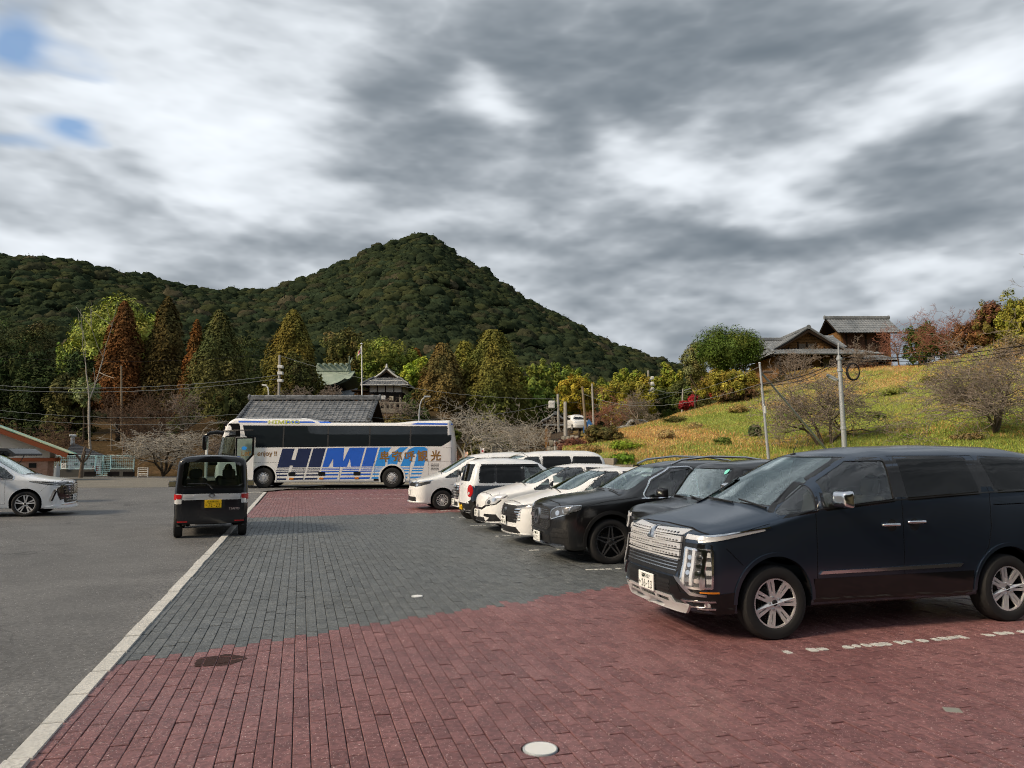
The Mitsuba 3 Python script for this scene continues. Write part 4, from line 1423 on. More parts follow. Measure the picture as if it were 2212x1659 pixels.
    def wrap(s, poly, face, out=.004, inn=.012, fine=.05):
        """A solid panel over POLY that follows the body; face: 'L' (y < 0), 'R' (y > 0), 'F', 'B' or 'T'. Side polygons are (x, z), front and rear (y, z), top (x, y)."""
        ms = []
        for g in getattr(poly, 'geoms', [poly]):
            if g.geom_type != 'Polygon' or g.area < 1e-7:
                continue
            g = sg.polygon.orient(g)
            cs = m3.CrossSection([np.array(c.coords)[:-1] for c in (g.exterior, *g.interiors)], m3.FillRule.EvenOdd)
            me = (cs.extrude(.001).refine_to_length(fine) if fine > 0 else cs.extrude(.001)).to_mesh()
            v, f = np.array(me.vert_properties[:, :3], float), np.array(me.tri_verts)
            a, b, up = v[:, 0], v[:, 1], v[:, 2] > .0005
            o = np.where(up, out, -inn)
            p2 = np.stack([a, b], 1)
            if face in 'LR':
                y = s._side(p2) + o
                w = np.stack([a, -y if face == 'L' else y, b], 1)
                fl = face == 'L'
                # (x, z, y): a mirror image for the right-hand side
                fl = not fl
            elif face == 'F':
                w = np.stack([s._front(p2) - o, a, b], 1)
                fl = True
            elif face == 'B':
                w = np.stack([s._rear(p2) + o, a, b], 1)
                fl = False
            else:
                w = np.stack([a, b, s._top(p2) + o], 1)
                fl = False
            ms.append((w, f[:, ::-1] if fl else f))
        return cat(ms)

    def solid(s, m):
        v, f = m
        me = m3.Mesh(vert_properties=np.c_[v, np.zeros((len(v), 3))].astype(np.float32), tri_verts=f.astype(np.uint32))
        r = m3.Manifold(me)
        if r.volume() < 0:
            me = m3.Mesh(vert_properties=np.c_[v, np.zeros((len(v), 3))].astype(np.float32), tri_verts=f[:, ::-1].astype(np.uint32))
            r = m3.Manifold(me)
        return r

    def prism(s, poly, face, a, b):
        g = extrude(poly, b - a, a)
        v, f = g
        if face in 'LR':
            w = np.stack([v[:, 0], v[:, 2], v[:, 1]], 1)
        elif face in 'FB':
            w = np.stack([v[:, 2], v[:, 0], v[:, 1]], 1)
        else:
            w = v
        tm = trimesh.Trimesh(w, f, process=False)
        if tm.volume < 0:
            f = f[:, ::-1]
        tm = trimesh.Trimesh(w, f)
        return s.solid((np.array(tm.vertices), np.array(tm.faces)))

    def wheel_hole(s, cx, cz, r, depth=.42):
        a = np.linspace(0, 2 * np.pi, 40, endpoint=False)
        pl = sg.Polygon([(cx + r * math.cos(t), cz + r * math.sin(t)) for t in a])
        for sg_ in (-1, 1):
            lo, hi = (s.w - depth, s.w + .4) if sg_ > 0 else (-s.w - .4, -s.w + depth)
            s.cuts.append(s.prism(pl, 'L', lo, hi))

    def cabin(s, x0, x1, floor, thick=.035):
        """The hollow inside."""
        v = np.array(s.tm.vertices) - s.N * thick
        m = s.solid((v, np.array(s.tm.faces)))
        b = s.solid(box(x0, x1, -s.w + .05, s.w - .05, floor, 4))
        s.cav = m ^ b

    def window(s, poly, face, depth=None):
        if face == 'S':
            s.cuts.append(s.prism(poly, 'L', -s.w - .3, s.w + .3))
        elif face == 'L':
            s.cuts.append(s.prism(poly, 'L', -s.w - .3, -s.w + .35))
        elif face == 'F':
            s.cuts.append(s.prism(poly, 'F', -.3, depth))
        elif face == 'B':
            s.cuts.append(s.prism(poly, 'F', depth, s.L + .4))

    def groove(s, poly, face, depth=.012):
        s.cuts.append(s.solid(s.wrap(poly, face, .01, depth)))

    def finish(s):
        """((v, f, n) of the painted skin, (v, f) of everything inside)."""
        v, f = np.array(s.tm.vertices), np.array(s.tm.faces)
        B = m3.Manifold(m3.Mesh(vert_properties=np.c_[v, s.N].astype(np.float32), tri_verts=f.astype(np.uint32))).as_original()
        bid = B.original_id()
        cut = list(s.cuts)
        if getattr(s, 'cav', None) is not None:
            cut.append(s.cav)
        if cut:
            B = B - m3.Manifold.batch_boolean(cut, m3.OpType.Add)
        me = B.to_mesh()
        P, F = np.array(me.vert_properties, float), np.array(me.tri_verts)
        ri, ro = np.array(me.run_index) // 3, np.array(me.run_original_id)
        own = np.zeros(len(F), bool)
        for i, o in enumerate(ro):
            if o == bid:
                own[ri[i]:ri[i + 1]] = True
        nn = P[:, 3:6]
        nn = nn / (np.linalg.norm(nn, axis=1, keepdims=True) + 1e-9)
        return (P[:, :3], F[own], nn), (P[:, :3], F[~own])


def put_normals(k, v, f, n, bsdf):
    path = meshkit.write_ply((v, f), False, normals=n)
    scene[k] = {'type': 'ply', 'filename': path, 'face_normals': False, 'bsdf': {'type': 'ref', 'id': bsdf}}


class Car:
    def __init__(s, name, label, category, M, body, paint, group=None):
        s.k, s.M, s.b, s.paint = thing(name, label, category, group), M, body, paint

    def add(s, name, mesh, bsdf, smooth=30, parent=None, label=None):
        return part(parent or s.k, name, mesh, bsdf, smooth, label, s.M)

    def panel(s, name, poly, face, bsdf, out=.004, inn=.012, fine=.06, parent=None, smooth=30, label=None):
        if face == 'S':
            a = s.panel(name, poly, 'L', bsdf, out, inn, fine, parent, smooth, label)
            s.panel(name, poly, 'R', bsdf, out, inn, fine, parent, smooth, label)
            return a
        if face == 'F2' or face == 'B2':
            a = s.panel(name, poly, face[0], bsdf, out, inn, fine, parent, smooth, label)
            s.panel(name, sa.scale(poly, -1, 1, origin=(0, 0)), face[0], bsdf, out, inn, fine, parent, smooth, label)
            return a
        return s.add(name, s.b.wrap(poly, face, out, inn, fine), bsdf, smooth, parent, label)

    def pane(s, name, poly, face, bsdf, sink=.012, fine=.07, label=None):
        """One thin sheet of glass just inside the opening."""
        faces = 'LR' if face == 'S' else face
        for fc in faces:
            v, f = s.b.wrap(poly, fc, -sink, sink + .002, fine)
            n = len(v)
            # keep the outer face only
            nrm = np.cross(v[f[:, 1]] - v[f[:, 0]], v[f[:, 2]] - v[f[:, 0]])
            d = {'L': [0, -1, 0], 'R': [0, 1, 0], 'F': [-1, 0, 0], 'B': [1, 0, 0], 'T': [0, 0, 1]}[fc]
            nl = np.linalg.norm(nrm, axis=1) + 1e-15
            keep = (nrm @ np.array(d, float)) / nl > .08
            s.add(name, compact(v, f[keep]), bsdf, True, label=label)

    def shell(s, lining='mat_cabin'):
        skin, inner = s.b.finish()
        v, f, n = compact(*skin[:2], skin[2]) if len(skin) == 3 else skin
        v, n = v @ s.M[:3, :3].T + s.M[:3, 3], n @ s.M[:3, :3].T
        k = key('body', s.k)
        put_normals(k, v, f, n, s.paint)
        if len(inner[1]):
            s.add('lining', compact(*inner), lining, False)

    def wheels(s, xs, R, track, style, rim_r, width=.22, rim_bsdf='mat_alloy', dark='mat_wheel_dark', sides=(-1, 1)):
        for x in xs:
            for sd in sides:
                w = key('wheel', s.k)
                A = np.eye(4)
                A[:3, :3] = np.array([[1, 0, 0], [0, 0, 1], [0, -1, 0]]).T if sd < 0 else np.array([[1, 0, 0], [0, 0, -1], [0, 1, 0]]).T
                # local z of the wheel points outwards
                A[:3, :3] = np.array([[1, 0, 0], [0, 0, sd], [0, -sd, 0]], float)
                A[:3, :3] = np.stack([[1, 0, 0], np.cross([0, sd, 0], [1, 0, 0]), [0, sd, 0]], 1)
                A[:3, 3] = [x, sd * track, R]
                for nm, mesh, bs, sm in wheel_parts(R, rim_r, width, style, rim_bsdf, dark):
                    part(w, nm, move(mesh, A), bs, sm, M=s.M)

    def plate(s, face, y, z, out, big, small, kana, yellow=False, w=.33, h=.165, tilt=0.0):
        """A number plate: face plate, big digits, small line above, one kana at the left."""
        b = s.b
        x = float(b._front(np.array([[y, z]]))[0]) - out if face == 'F' else float(b._rear(np.array([[y, z]]))[0]) + out
        A = np.eye(4)
        d = -1 if face == 'F' else 1
        A[:3, :3] = np.stack([[0, d, 0], [0, 0, 1], [d, 0, 0]], 1)
        A[:3, 3] = [x, y, z]
        pl = s.add('number_plate', move(rbox(-w / 2, w / 2, -h / 2, h / 2, -.012, .004, .003), A), 'mat_plate_yellow' if yellow else 'mat_plate_white', False)
        ink = 'mat_plate_ink' if not yellow else 'mat_black_ink'
        t = meshkit.text_mesh(big, h * .46, .0015)
        v, f = as_vf(t)
        wd = v[:, 0].max() - v[:, 0].min()
        sc_ = min(1, .70 * w / wd)
        v = (v - [v[:, 0].min(), 0, 0]) * [sc_, 1, 1] + [-w * .28, -h * .40, .005]
        s.add('number', move((v, f), A), ink, False, pl)
        if small:
            m = glyphs(small, h * .24)
            v, f = m
            v = v - [(v[:, 0].max() + v[:, 0].min()) / 2, 0, 0] + [0, h * .17, .005]
            s.add('office_name', move((v, f), A), ink, False, pl)
        if kana:
            v, f = glyphs(kana, h * .24)
            s.add('kana', move((v + [-w * .45, -h * .28, .005], f), A), ink, False, pl)
        return pl

    def mirror(s, x, z, y0, bsdf, w=.20, h=.16, d=.10, glass=True):
        for sd in (-1, 1):
            p = []
            for (a, b_, c) in ((0, .5, .5), (0, .5, -.5), (0, -.5, .5), (0, -.5, -.5), (1, .42, .36), (1, .42, -.36), (1, -.45, .38), (1, -.45, -.4)):
                p.append((x - d * a * .8 + .02 * (b_ > 0), sd * (y0 + .07 + w / 2 + b_ * w), z + c * h))
            hull = m3.Manifold.hull_points(np.array(p)).refine_to_length(.03)
            v, f = as_vf(hull)
            tm = trimesh.Trimesh(v, f)
            trimesh.smoothing.filter_taubin(tm, iterations=12)
            k = s.add('wing_mirror', as_vf(tm), bsdf, True)
            s.add('stalk', tube([(x - .02, sd * (y0 - .03), z - h * .38), (x - .03, sd * (y0 + .13), z - h * .32)], .025, 8), 'mat_black_plastic', True, k)
            if glass:
                q = rbox(x + .002, x + .008, -w * .42, w * .42, -h * .4, h * .4, .002)
                s.add('glass', (q[0] + [.012, sd * (y0 + .07 + w / 2), z], q[1]), 'mat_mirror', False, k)

    def handle(s, x, z, bsdf='mat_chrome', L=.20, face='S'):
        for fc in ('LR' if face == 'S' else face):
            y = float(s.b._side(np.array([[x, z]]))[0])
            sd = -1 if fc == 'L' else 1
            pts = [(x - L / 2, sd * (y + .005), z), (x - L * .4, sd * (y + .035), z + .003), (x + L * .4, sd * (y + .035), z + .005), (x + L / 2, sd * (y + .005), z + .004)]
            s.add('door_handle', tube(pts, [.012, .016, .016, .012], 8), bsdf, True)

    def cabin_fittings(s, seats, dash_x, dash_z, wheel_y=-.36, floor=.45, seat='mat_seat', head=True):
        for (x, y) in seats:
            k = key('seat', s.k)
            part(k, 'cushion', rbox(x - .25, x + .25, y - .24, y + .24, floor, floor + .22, .06), seat, 40, M=s.M)
            bk = rbox(-.07, .07, -.24, .24, 0, .66, .05)
            part(k, 'backrest', move(bk, mat((x + .26, y, floor + .15), 0, 1, 0, .20)), seat, 40, M=s.M)
            if head:
                part(k, 'headrest', move(rbox(-.05, .05, -.13, .13, .66, .87, .04), mat((x + .26, y, floor + .15), 0, 1, 0, .20)), seat, 40, M=s.M)
        if dash_x:
            w = s.b.w * .86
            pts = np.array([(dash_x - .32, w), (dash_x + .12, w), (dash_x + .16, 0)])
            s.add('dashboard', rbox(dash_x - .35, dash_x + .14, -w, w, dash_z - .38, dash_z, .05), 'mat_cabin', 40)
            if wheel_y is not None:
                a = np.linspace(0, 2 * np.pi, 22)
                ring = np.stack([np.zeros(22), np.cos(a) * .185, np.sin(a) * .185], 1)
                R = mat((dash_x + .30, wheel_y, dash_z - .03), 0, 1, 0, -.5)
                k = s.add('steering_wheel', move(tube(ring, .015, 6, False), R), 'mat_cabin', True)


def glyphs(strokes, h):
    """Lettering from strokes in a unit box; a list of glyph names."""
    ms, x = [], 0.0
    for g in strokes:
        if g in STROKES:
            ms.append(sa.translate(sa.scale(brush(STROKES[g], .085), h, h, origin=(0, 0)), x, 0))
            x += h * 1.08
        else:
            v, f = as_vf(meshkit.text_mesh(g, h * .92, .0015))
            w = v[:, 0].max()
            ms.append((v + [x, h * .04, 0], f))
            x += w + h * .14
    return cat([m if isinstance(m, tuple) else extrude(m, .0015) for m in ms])


def brush(lines, w):
    return unary_union([sg.LineString(l).buffer(w / 2, cap_style='square', join_style='mitre') for l in lines])


STROKES = {
    '卑': [[(.5, 1), (.42, .88)], [(.18, .86), (.18, .48), (.82, .48), (.82, .86), (.18, .86)], [(.18, .67), (.82, .67)], [(.5, .86), (.5, .5)], [(.5, .48), (.36, .36), (.12, .28)], [(.05, .26), (.95, .26)], [(.64, .42), (.64, -.02)]],
    '弥': [[(.08, .9), (.4, .9), (.4, .68), (.1, .68), (.08, .45), (.4, .45), (.38, .08), (.26, .02)], [(.58, 1), (.5, .78)], [(.54, .84), (.96, .84), (.9, .72)], [(.74, .84), (.74, .02), (.66, .06)], [(.58, .55), (.48, .2)], [(.88, .56), (.98, .2)]],
    '呼': [[(.06, .8), (.06, .28), (.34, .28), (.34, .8), (.06, .8)], [(.9, .96), (.46, .86)], [(.54, .76), (.6, .62)], [(.88, .78), (.78, .6)], [(.42, .48), (.98, .48)], [(.7, .88), (.7, .04), (.58, .08)]],
    '観': [[(.12, 1), (.04, .8)], [(.1, .88), (.46, .88)], [(.02, .72), (.48, .72)], [(.14, .72), (.14, .02)], [(.14, .54), (.46, .54)], [(.14, .38), (.46, .38)], [(.14, .22), (.46, .22)], [(.14, .05), (.48, .05)], [(.3, .88), (.3, .05)],
          [(.56, .96), (.92, .96), (.92, .4), (.56, .4), (.56, .96)], [(.56, .78), (.92, .78)], [(.56, .6), (.92, .6)], [(.66, .4), (.6, .14), (.48, .02)], [(.8, .4), (.8, .06), (.98, .06), (.98, .16)]],
    '光': [[(.5, 1), (.5, .5)], [(.18, .9), (.3, .62)], [(.84, .9), (.7, .62)], [(.04, .5), (.96, .5)], [(.38, .5), (.32, .2), (.06, .02)], [(.62, .5), (.62, .06), (.92, .06), (.94, .2)]],
    '福': [[(.2, 1), (.24, .88)], [(.04, .78), (.36, .78), (.06, .42)], [(.22, .6), (.22, 0)], [(.26, .5), (.38, .4)], [(.46, .94), (.96, .94)], [(.54, .8), (.88, .8), (.88, .6), (.54, .6), (.54, .8)], [(.5, .46), (.94, .46), (.94, .02), (.5, .02), (.5, .46)], [(.5, .24), (.94, .24)], [(.72, .46), (.72, .02)]],
    '岡': [[(.08, 0), (.08, .94), (.92, .94), (.92, 0)], [(.34, .8), (.4, .68)], [(.66, .8), (.6, .68)], [(.22, .62), (.78, .62)], [(.5, .62), (.5, .2)], [(.28, .46), (.28, .2), (.72, .2), (.72, .46)]],
    '佐': [[(.26, 1), (.06, .62)], [(.18, .74), (.18, 0)], [(.36, .8), (.96, .8)], [(.58, 1), (.5, .5), (.34, .14)], [(.5, .46), (.94, .46)], [(.72, .46), (.72, .06)], [(.44, .06), (.98, .06)]],
    '世': [[(.04, .62), (.96, .62)], [(.24, .9), (.24, .08), (.92, .08)], [(.5, .98), (.5, .32), (.76, .32)], [(.76, .94), (.76, .32)]],
    '保': [[(.26, 1), (.06, .62)], [(.18, .74), (.18, 0)], [(.44, .94), (.9, .94), (.9, .64), (.44, .64), (.44, .94)], [(.34, .44), (.98, .44)], [(.66, .62), (.66, 0)], [(.62, .42), (.36, .12)], [(.7, .42), (.98, .12)]],
    '武': [[(.1, .86), (.5, .86)], [(.04, .66), (.96, .66)], [(.3, .6), (.3, .1)], [(.3, .36), (.5, .36)], [(.12, .44), (.12, .08), (.54, .14)], [(.66, 1), (.68, .6), (.8, .14), (.94, .06), (.96, .22)], [(.82, .96), (.92, .84)]],
    '雄': [[(.04, .78), (.5, .78)], [(.28, 1), (.2, .56), (.04, .3)], [(.34, .5), (.14, .12), (.42, .16)], [(.62, 1), (.5, .66)], [(.58, .8), (.58, 0)], [(.58, .76), (.96, .76)], [(.58, .52), (.94, .52)], [(.58, .28), (.94, .28)], [(.58, .04), (.98, .04)], [(.78, .96), (.78, .04)]],
    'わ': [[(.3, 1), (.3, 0)], [(.08, .72), (.36, .74), (.06, .24)], [(.3, .5), (.56, .66), (.8, .6), (.86, .36), (.7, .12), (.5, .06)]],
    'は': [[(.14, .92), (.1, .4), (.16, .06)], [(.36, .66), (.94, .7)], [(.68, .94), (.66, .2), (.5, .06), (.38, .16), (.54, .26), (.94, .06)]],
    'い': [[(.12, .84), (.14, .3), (.3, .14), (.36, .3)], [(.76, .8), (.88, .4)]],
}

mat_p('tyre', (.016, .016, .017), .75, spec=.3)
mat_p('alloy', (.72, .72, .73), .30, .55)
mat_p('alloy_dark', (.13, .13, .135), .28, .6)
mat_p('wheel_dark', (.010, .010, .011), .6)
mat_p('chrome', (.80, .81, .83), .10, 1.0)
mat_p('satin_chrome', (.62, .63, .65), .26, 1.0)
mat_p('silver', (.66, .67, .69), .30, .45)
mat_p('mirror', (.85, .87, .9), .03, 1.0)
mat_d('cabin', (.022, .022, .024))
mat_d('seat', (.055, .052, .05))
mat_d('seat_light', (.22, .20, .17))
mat_p('plate_white', (.78, .79, .78), .4)
mat_p('plate_yellow', (.80, .50, .01), .4)
mat_d('plate_ink', (.015, .03, .022))
mat_d('black_ink', (.008, .008, .008))
mat_p('gloss_black', (.008, .008, .009), .08, spec=.5)
mat_p('privacy_glass', (.004, .0045, .005), .03, spec=.36)
scene['mat_glass'] = {'type': 'thindielectric', 'int_ior': 1.62, 'specular_transmittance': {'type': 'rgb', 'value': [.66, .74, .71]}}
scene['mat_windscreen'] = {'type': 'thindielectric', 'int_ior': 2.15, 'specular_transmittance': {'type': 'rgb', 'value': [.62, .74, .70]}, 'specular_reflectance': {'type': 'rgb', 'value': [.90, 1.0, .98]}}
scene['mat_lamp_glass'] = {'type': 'thindielectric', 'int_ior': 1.5, 'specular_transmittance': {'type': 'rgb', 'value': [.95, .96, .97]}}
mat_p('lamp_red', (.42, .008, .010), .12, coat=.7)
mat_p('lamp_amber', (.55, .17, .01), .15, coat=.6)
mat_p('lamp_white', (.66, .67, .69), .18, .35, coat=.7)
mat_p('lamp_inner', (.10, .105, .115), .16, .5, coat=.9)


def paint(name, rgb, metal=.0, rough=.38, flake=.0):
    scene['mat_paint_' + name] = {'type': 'twosided', 'b': {'type': 'roughplastic', 'distribution': 'ggx', 'alpha': rough * .5, 'int_ior': 1.7, 'diffuse_reflectance': {'type': 'rgb', 'value': list(rgb)}}}
    return 'mat_paint_' + name


scene['mat_paint_dark_blue'] = {'type': 'twosided', 'b': {'type': 'blendbsdf', 'weight': .42, 'a': {'type': 'roughplastic', 'distribution': 'ggx', 'alpha': .025, 'int_ior': 1.7, 'diffuse_reflectance': {'type': 'rgb', 'value': [.016, .025, .042]}},
                                                              'b': {'type': 'principled', 'base_color': {'type': 'rgb', 'value': [.10, .135, .19]}, 'metallic': 1.0, 'roughness': .28}}}
NAVY = 'mat_paint_dark_blue'
BLACK = paint('black', (.007, .007, .008), rough=.05)
BLACK2 = paint('black_blue', (.007, .008, .012), rough=.06)
WHITE = paint('pearl_white', (.82, .83, .84), rough=.06)
WHITE2 = paint('cool_white', (.77, .80, .84), rough=.06)
WHITE3 = paint('plain_white', (.82, .83, .84), rough=.10)
BLUE2 = paint('slate_blue', (.020, .038, .066), rough=.06)


def spokes(style, R, hub):
    """The outline of a wheel's face."""
    ring = sg.Point(0, 0).buffer(R, 48).difference(sg.Point(0, 0).buffer(R - .016, 48))
    out = [ring, sg.Point(0, 0).buffer(hub, 24)]
    cutout = []
    if style == 'seven':           # broad straight spokes with a slot, as on the dark blue van
        for k in range(7):
            a = 360 * k / 7
            sp = sg.Polygon([(hub * .4, -.027), (R - .004, -.040), (R - .004, .040), (hub * .4, .027)])
            sl = sg.box(R * .46, -.006, R - .03, .006)
            out.append(sa.rotate(sp, a, origin=(0, 0)))
            cutout.append(sa.rotate(sl, a, origin=(0, 0)))
    elif style == 'star':          # five slim double spokes
        for k in range(5):
            for d in (-1, 1):
                sp = sg.Polygon([(hub * .5, d * .030), (hub * .5, d * .052), (R - .004, d * .026), (R - .004, d * .008)])
                out.append(sa.rotate(sp, 72 * k + 90, origin=(0, 0)))
    elif style == 'twist':         # ten paired blades
        for k in range(10):
            d = 1 if k % 2 else -1
            sp = sg.Polygon([(hub * .5, -.012), (R * .55, -.016 + d * .012), (R - .004, -.030 + d * .02), (R - .004, .018 + d * .02), (R * .55, .016 + d * .012), (hub * .5, .012)])
            out.append(sa.rotate(sp, 36 * k + d * 3, origin=(0, 0)))
    elif style == 'multi':         # many thin spokes
        for k in range(15):
            sp = sg.Polygon([(hub * .5, -.009), (R - .004, -.011 + .008), (R - .004, .011 + .008), (hub * .5, .009)])
            out.append(sa.rotate(sp, 24 * k, origin=(0, 0)))
    elif style == 'truck':
        plate = sg.Point(0, 0).buffer(R * .80, 40)
        for k in range(10):
            t = math.radians(36 * k)
            plate = plate.difference(sg.Point(R * .64 * math.cos(t), R * .64 * math.sin(t)).buffer(R * .085, 10))
        out.append(plate)
    else:                           # five plain spokes
        for k in range(5):
            sp = sg.Polygon([(hub * .5, -.035), (R - .004, -.05), (R - .004, .05), (hub * .5, .035)])
            out.append(sa.rotate(sp, 72 * k + 90, origin=(0, 0)))
    return unary_union(out).difference(unary_union(cutout)) if cutout else unary_union(out)


_wheel = {}


def wheel_parts(R, rr, w, style, rim_bsdf, dark):
    kk = (R, rr, w, style)
    if kk not in _wheel:
        h = w / 2
        tyre = lathe([(rr - .01, -h + .01), (rr + .012, -h), (R * .9, -h), (R - .012, -h + .018), (R, -h + .045), (R, -.05), (R - .008, -.048), (R - .008, -.040), (R, -.038), (R, .038), (R - .008, .040), (R - .008, .048), (R, .05),
                      (R, h - .045), (R - .012, h - .018), (R * .93, h - .002), (rr + (R - rr) * .45, h + .006), (rr + .012, h), (rr - .004, h - .012), (rr - .01, h - .03)], 56)
        face = spokes(style, rr - .004, .055 if style != 'truck' else .12)
        v, f = extrude(face, .022, h - .040)
        d = np.hypot(v[:, 0], v[:, 1]) / rr
        v = v + np.stack([0 * d, 0 * d, -.022 * np.clip(1 - d, 0, 1) ** 1.2 * (1 if style != 'truck' else -4)], 1)
        barrel = lathe([(.03, -h * .2), (rr * .55, -h * .2), (rr * .60, -h * .1), (rr * .60, -h * .3), (rr - .03, -h * .35), (rr - .008, h - .03)], 40)
        hubm = lathe([(0, h - .022), (.026, h - .022), (.03, h - .026), (.032, h - .05)], 20) if style != 'truck' else lathe([(0, h + .06), (.09, h + .06), (.11, h + .03), (.115, h - .04)], 24)
        nuts = []
        nn = 5 if style != 'truck' else 10
        for k in range(nn):
            t = 2 * math.pi * (k + .5) / nn
            rad = .057 if style != 'truck' else rr * .42
            nuts.append(move(lathe([(0, h - .012), (.008, h - .014), (.011, h - .03), (.011, h - .05)], 8), mat((rad * math.cos(t), rad * math.sin(t), 0 if style != 'truck' else .05))))
        _wheel[kk] = tyre, (v, f), barrel, hubm, cat(nuts)
    tyre, face, barrel, hubm, nuts = _wheel[kk]
    return [('tyre', tyre, 'mat_tyre', 35), ('rim', face, rim_bsdf, 30), ('barrel', barrel, dark, 30), ('hub_cap', hubm, 'mat_wheel_dark' if style not in ('multi', 'truck') else rim_bsdf, 30), ('wheel_nut', nuts, 'mat_satin_chrome', 30)]


def poly(*p):
    return sg.Polygon(p)


def soft(pg, r=.02):
    return pg.buffer(-r, join_style='mitre').buffer(r, 6)


def line(pts, w):
    return sg.LineString(pts).buffer(w / 2, cap_style='flat', join_style='mitre')


def parked(u, v, yaw=0.0, flip=False):
    """Nose at paving coordinates (u, v), pointing back along the row towards the lane; flip: tail there instead."""
    p = uv2(u, v)
    a = math.atan2(C2[1], C2[0]) + yaw + (math.pi if flip else 0)
    return mat((p[0], p[1], 0), a)
# ------------------------------------------------------------------ the dark blue van in the foreground
b = Body(4.80, .885,
         top=[(-.2, .99), (.05, 1.03), (.25, 1.10), (.60, 1.16), (.95, 1.22), (1.02, 1.25), (1.50, 1.55), (1.90, 1.745), (2.05, 1.79), (2.5, 1.845), (3.3, 1.87), (4.2, 1.855), (4.6, 1.81), (4.78, 1.74), (5, 1.70)],
         belt=[(-.2, .96), (.1, .97), (.5, 1.04), (.9, 1.12), (1.4, 1.22), (2.0, 1.28), (3.0, 1.34), (4.2, 1.37), (5, 1.38)],
         sill=[(-.2, .30), (.3, .26), (.7, .27), (1.4, .30), (3.2, .30), (4.4, .32), (5, .42)],
         nose=[(.2, .09), (.34, .03), (.42, .0), (.62, .0), (.68, .03), (.98, .075), (1.05, .13), (1.12, .20), (1.3, .3)],
         tail=[(.3, 4.74), (.5, 4.80), (1.2, 4.80), (1.4, 4.77), (1.8, 4.66)],
         roof_w=[(0, .86), (1.0, .80), (1.9, .72), (3, .73), (4.8, .71)], front_r=.40, rear_r=.26, mf=3.2, mr=3.6, tuck=.05,
         flare=[(.9, .55, .42, .022), (3.75, .55, .42, .022)], hood_n=3.0, roof_n=9, ncap=26, step=.05)
M = parked(4.39 - .90 / 1, 7.12)
van = Car('van', 'dark blue van with slotted chrome grille and tall headlamps in the foreground', 'van', M, b, NAVY)
for x in (.90, 3.75):
    b.wheel_hole(x, .38, .415)
b.cabin(.98, 4.60, .52)
ws = soft(poly((-.68, 1.255), (.68, 1.255), (.55, 1.735), (-.55, 1.735)), .04)
b.window(ws, 'F', 2.6)
qw = soft(poly((.955, 1.165), (1.40, 1.225), (1.44, 1.47)), .012)
fw = soft(poly((1.50, 1.24), (2.33, 1.315), (2.345, 1.70), (1.95, 1.695), (1.53, 1.49)), .025)
sw = soft(poly((2.50, 1.325), (3.44, 1.375), (3.36, 1.715), (2.49, 1.71)), .03)
rw = soft(poly((3.66, 1.385), (4.42, 1.40), (4.33, 1.69), (3.57, 1.715)), .04)
for w in (qw, fw):
    b.window(w, 'S')
gaps = [line([(1.385, 1.21), (1.375, .36), (1.42, .33)], .007), line([(2.43, 1.72), (2.42, 1.31), (2.42, .36)], .007), line([(1.42, .335), (2.42, .335), (3.25, .335), (3.33, .55), (3.5, .80), (3.55, 1.0), (3.56, 1.36)], .007),
        line([(2.43, 1.745), (3.50, 1.748), (3.56, 1.36)], .006), line([(.02, .95), (.42, 1.0), (.86, 1.10)], .006), line([(3.60, 1.23), (4.55, 1.25)], .010), line([(.38, .88), (.55, .72)], .006)]
for g_ in gaps:
    b.groove(g_, 'L')
    b.groove(g_, 'R')
b.groove(line([(-.80, 1.01), (-.5, 1.045), (0, 1.055), (.5, 1.045), (.80, 1.01)], .008), 'F')
van.shell()
van.pane('windscreen', ws, 'F', 'mat_windscreen')
van.pane('quarter_window', qw, 'S', 'mat_glass')
van.pane('door_window', fw, 'S', 'mat_glass')
van.panel('sliding_window', sw, 'S', 'mat_privacy_glass', .003)
van.panel('rear_window', rw, 'S', 'mat_privacy_glass', .003)
pil = unary_union([w.buffer(.035, join_style='mitre') for w in (fw, sw, rw)] + [qw.buffer(.028), sg.box(2.30, 1.33, 2.56, 1.70), sg.box(3.40, 1.42, 3.70, 1.70)])
van.panel('window_surround', pil.difference(unary_union([qw, fw, sw, rw]).buffer(.001)), 'S', 'mat_gloss_black', .0015)
van.panel('windscreen_edge', ws.buffer(.012).difference(ws), 'F', 'mat_gloss_black', .001)
van.panel('beltline_strip', line([(1.40, 1.222), (2.34, 1.30), (3.5, 1.362), (4.45, 1.388)], .010), 'S', 'mat_black_plastic', .006)
van.panel('sill_moulding', poly((1.40, .60), (3.12, .605), (3.16, .64), (1.43, .63)), 'S', 'mat_chrome', .014)
van.panel('side_skirt', poly((1.34, .30), (3.28, .30), (3.30, .56), (1.34, .56)), 'S', 'mat_gloss_black', .006)
van.panel('antenna_base', sg.Point(1.98, .25).buffer(.03), 'T', 'mat_black_plastic', .012)
van.add('aerial', tube([(1.98, .25, 1.77), (2.06, .25, 1.93)], .004, 5), 'mat_black_plastic')
# face: slotted grille bars
def grille_bar(z0, z1, y0, y1, slots, w=.052, h=.019):
    p = poly((y0, z0), (y1, z0 + .012), (y1, z1 + .012), (y0, z1))
    hs = []
    for zz, off in slots:
        for y in np.arange(y0 + .05 + off, y1 - .04, w * 1.06):
            hs.append(soft(poly((y - w * .46, zz), (y - w * .2, zz + h * .5), (y + w * .2, zz + h * .5), (y + w * .46, zz), (y + w * .2, zz - h * .5), (y - w * .2, zz - h * .5)), .003))
    return p.difference(unary_union(hs))


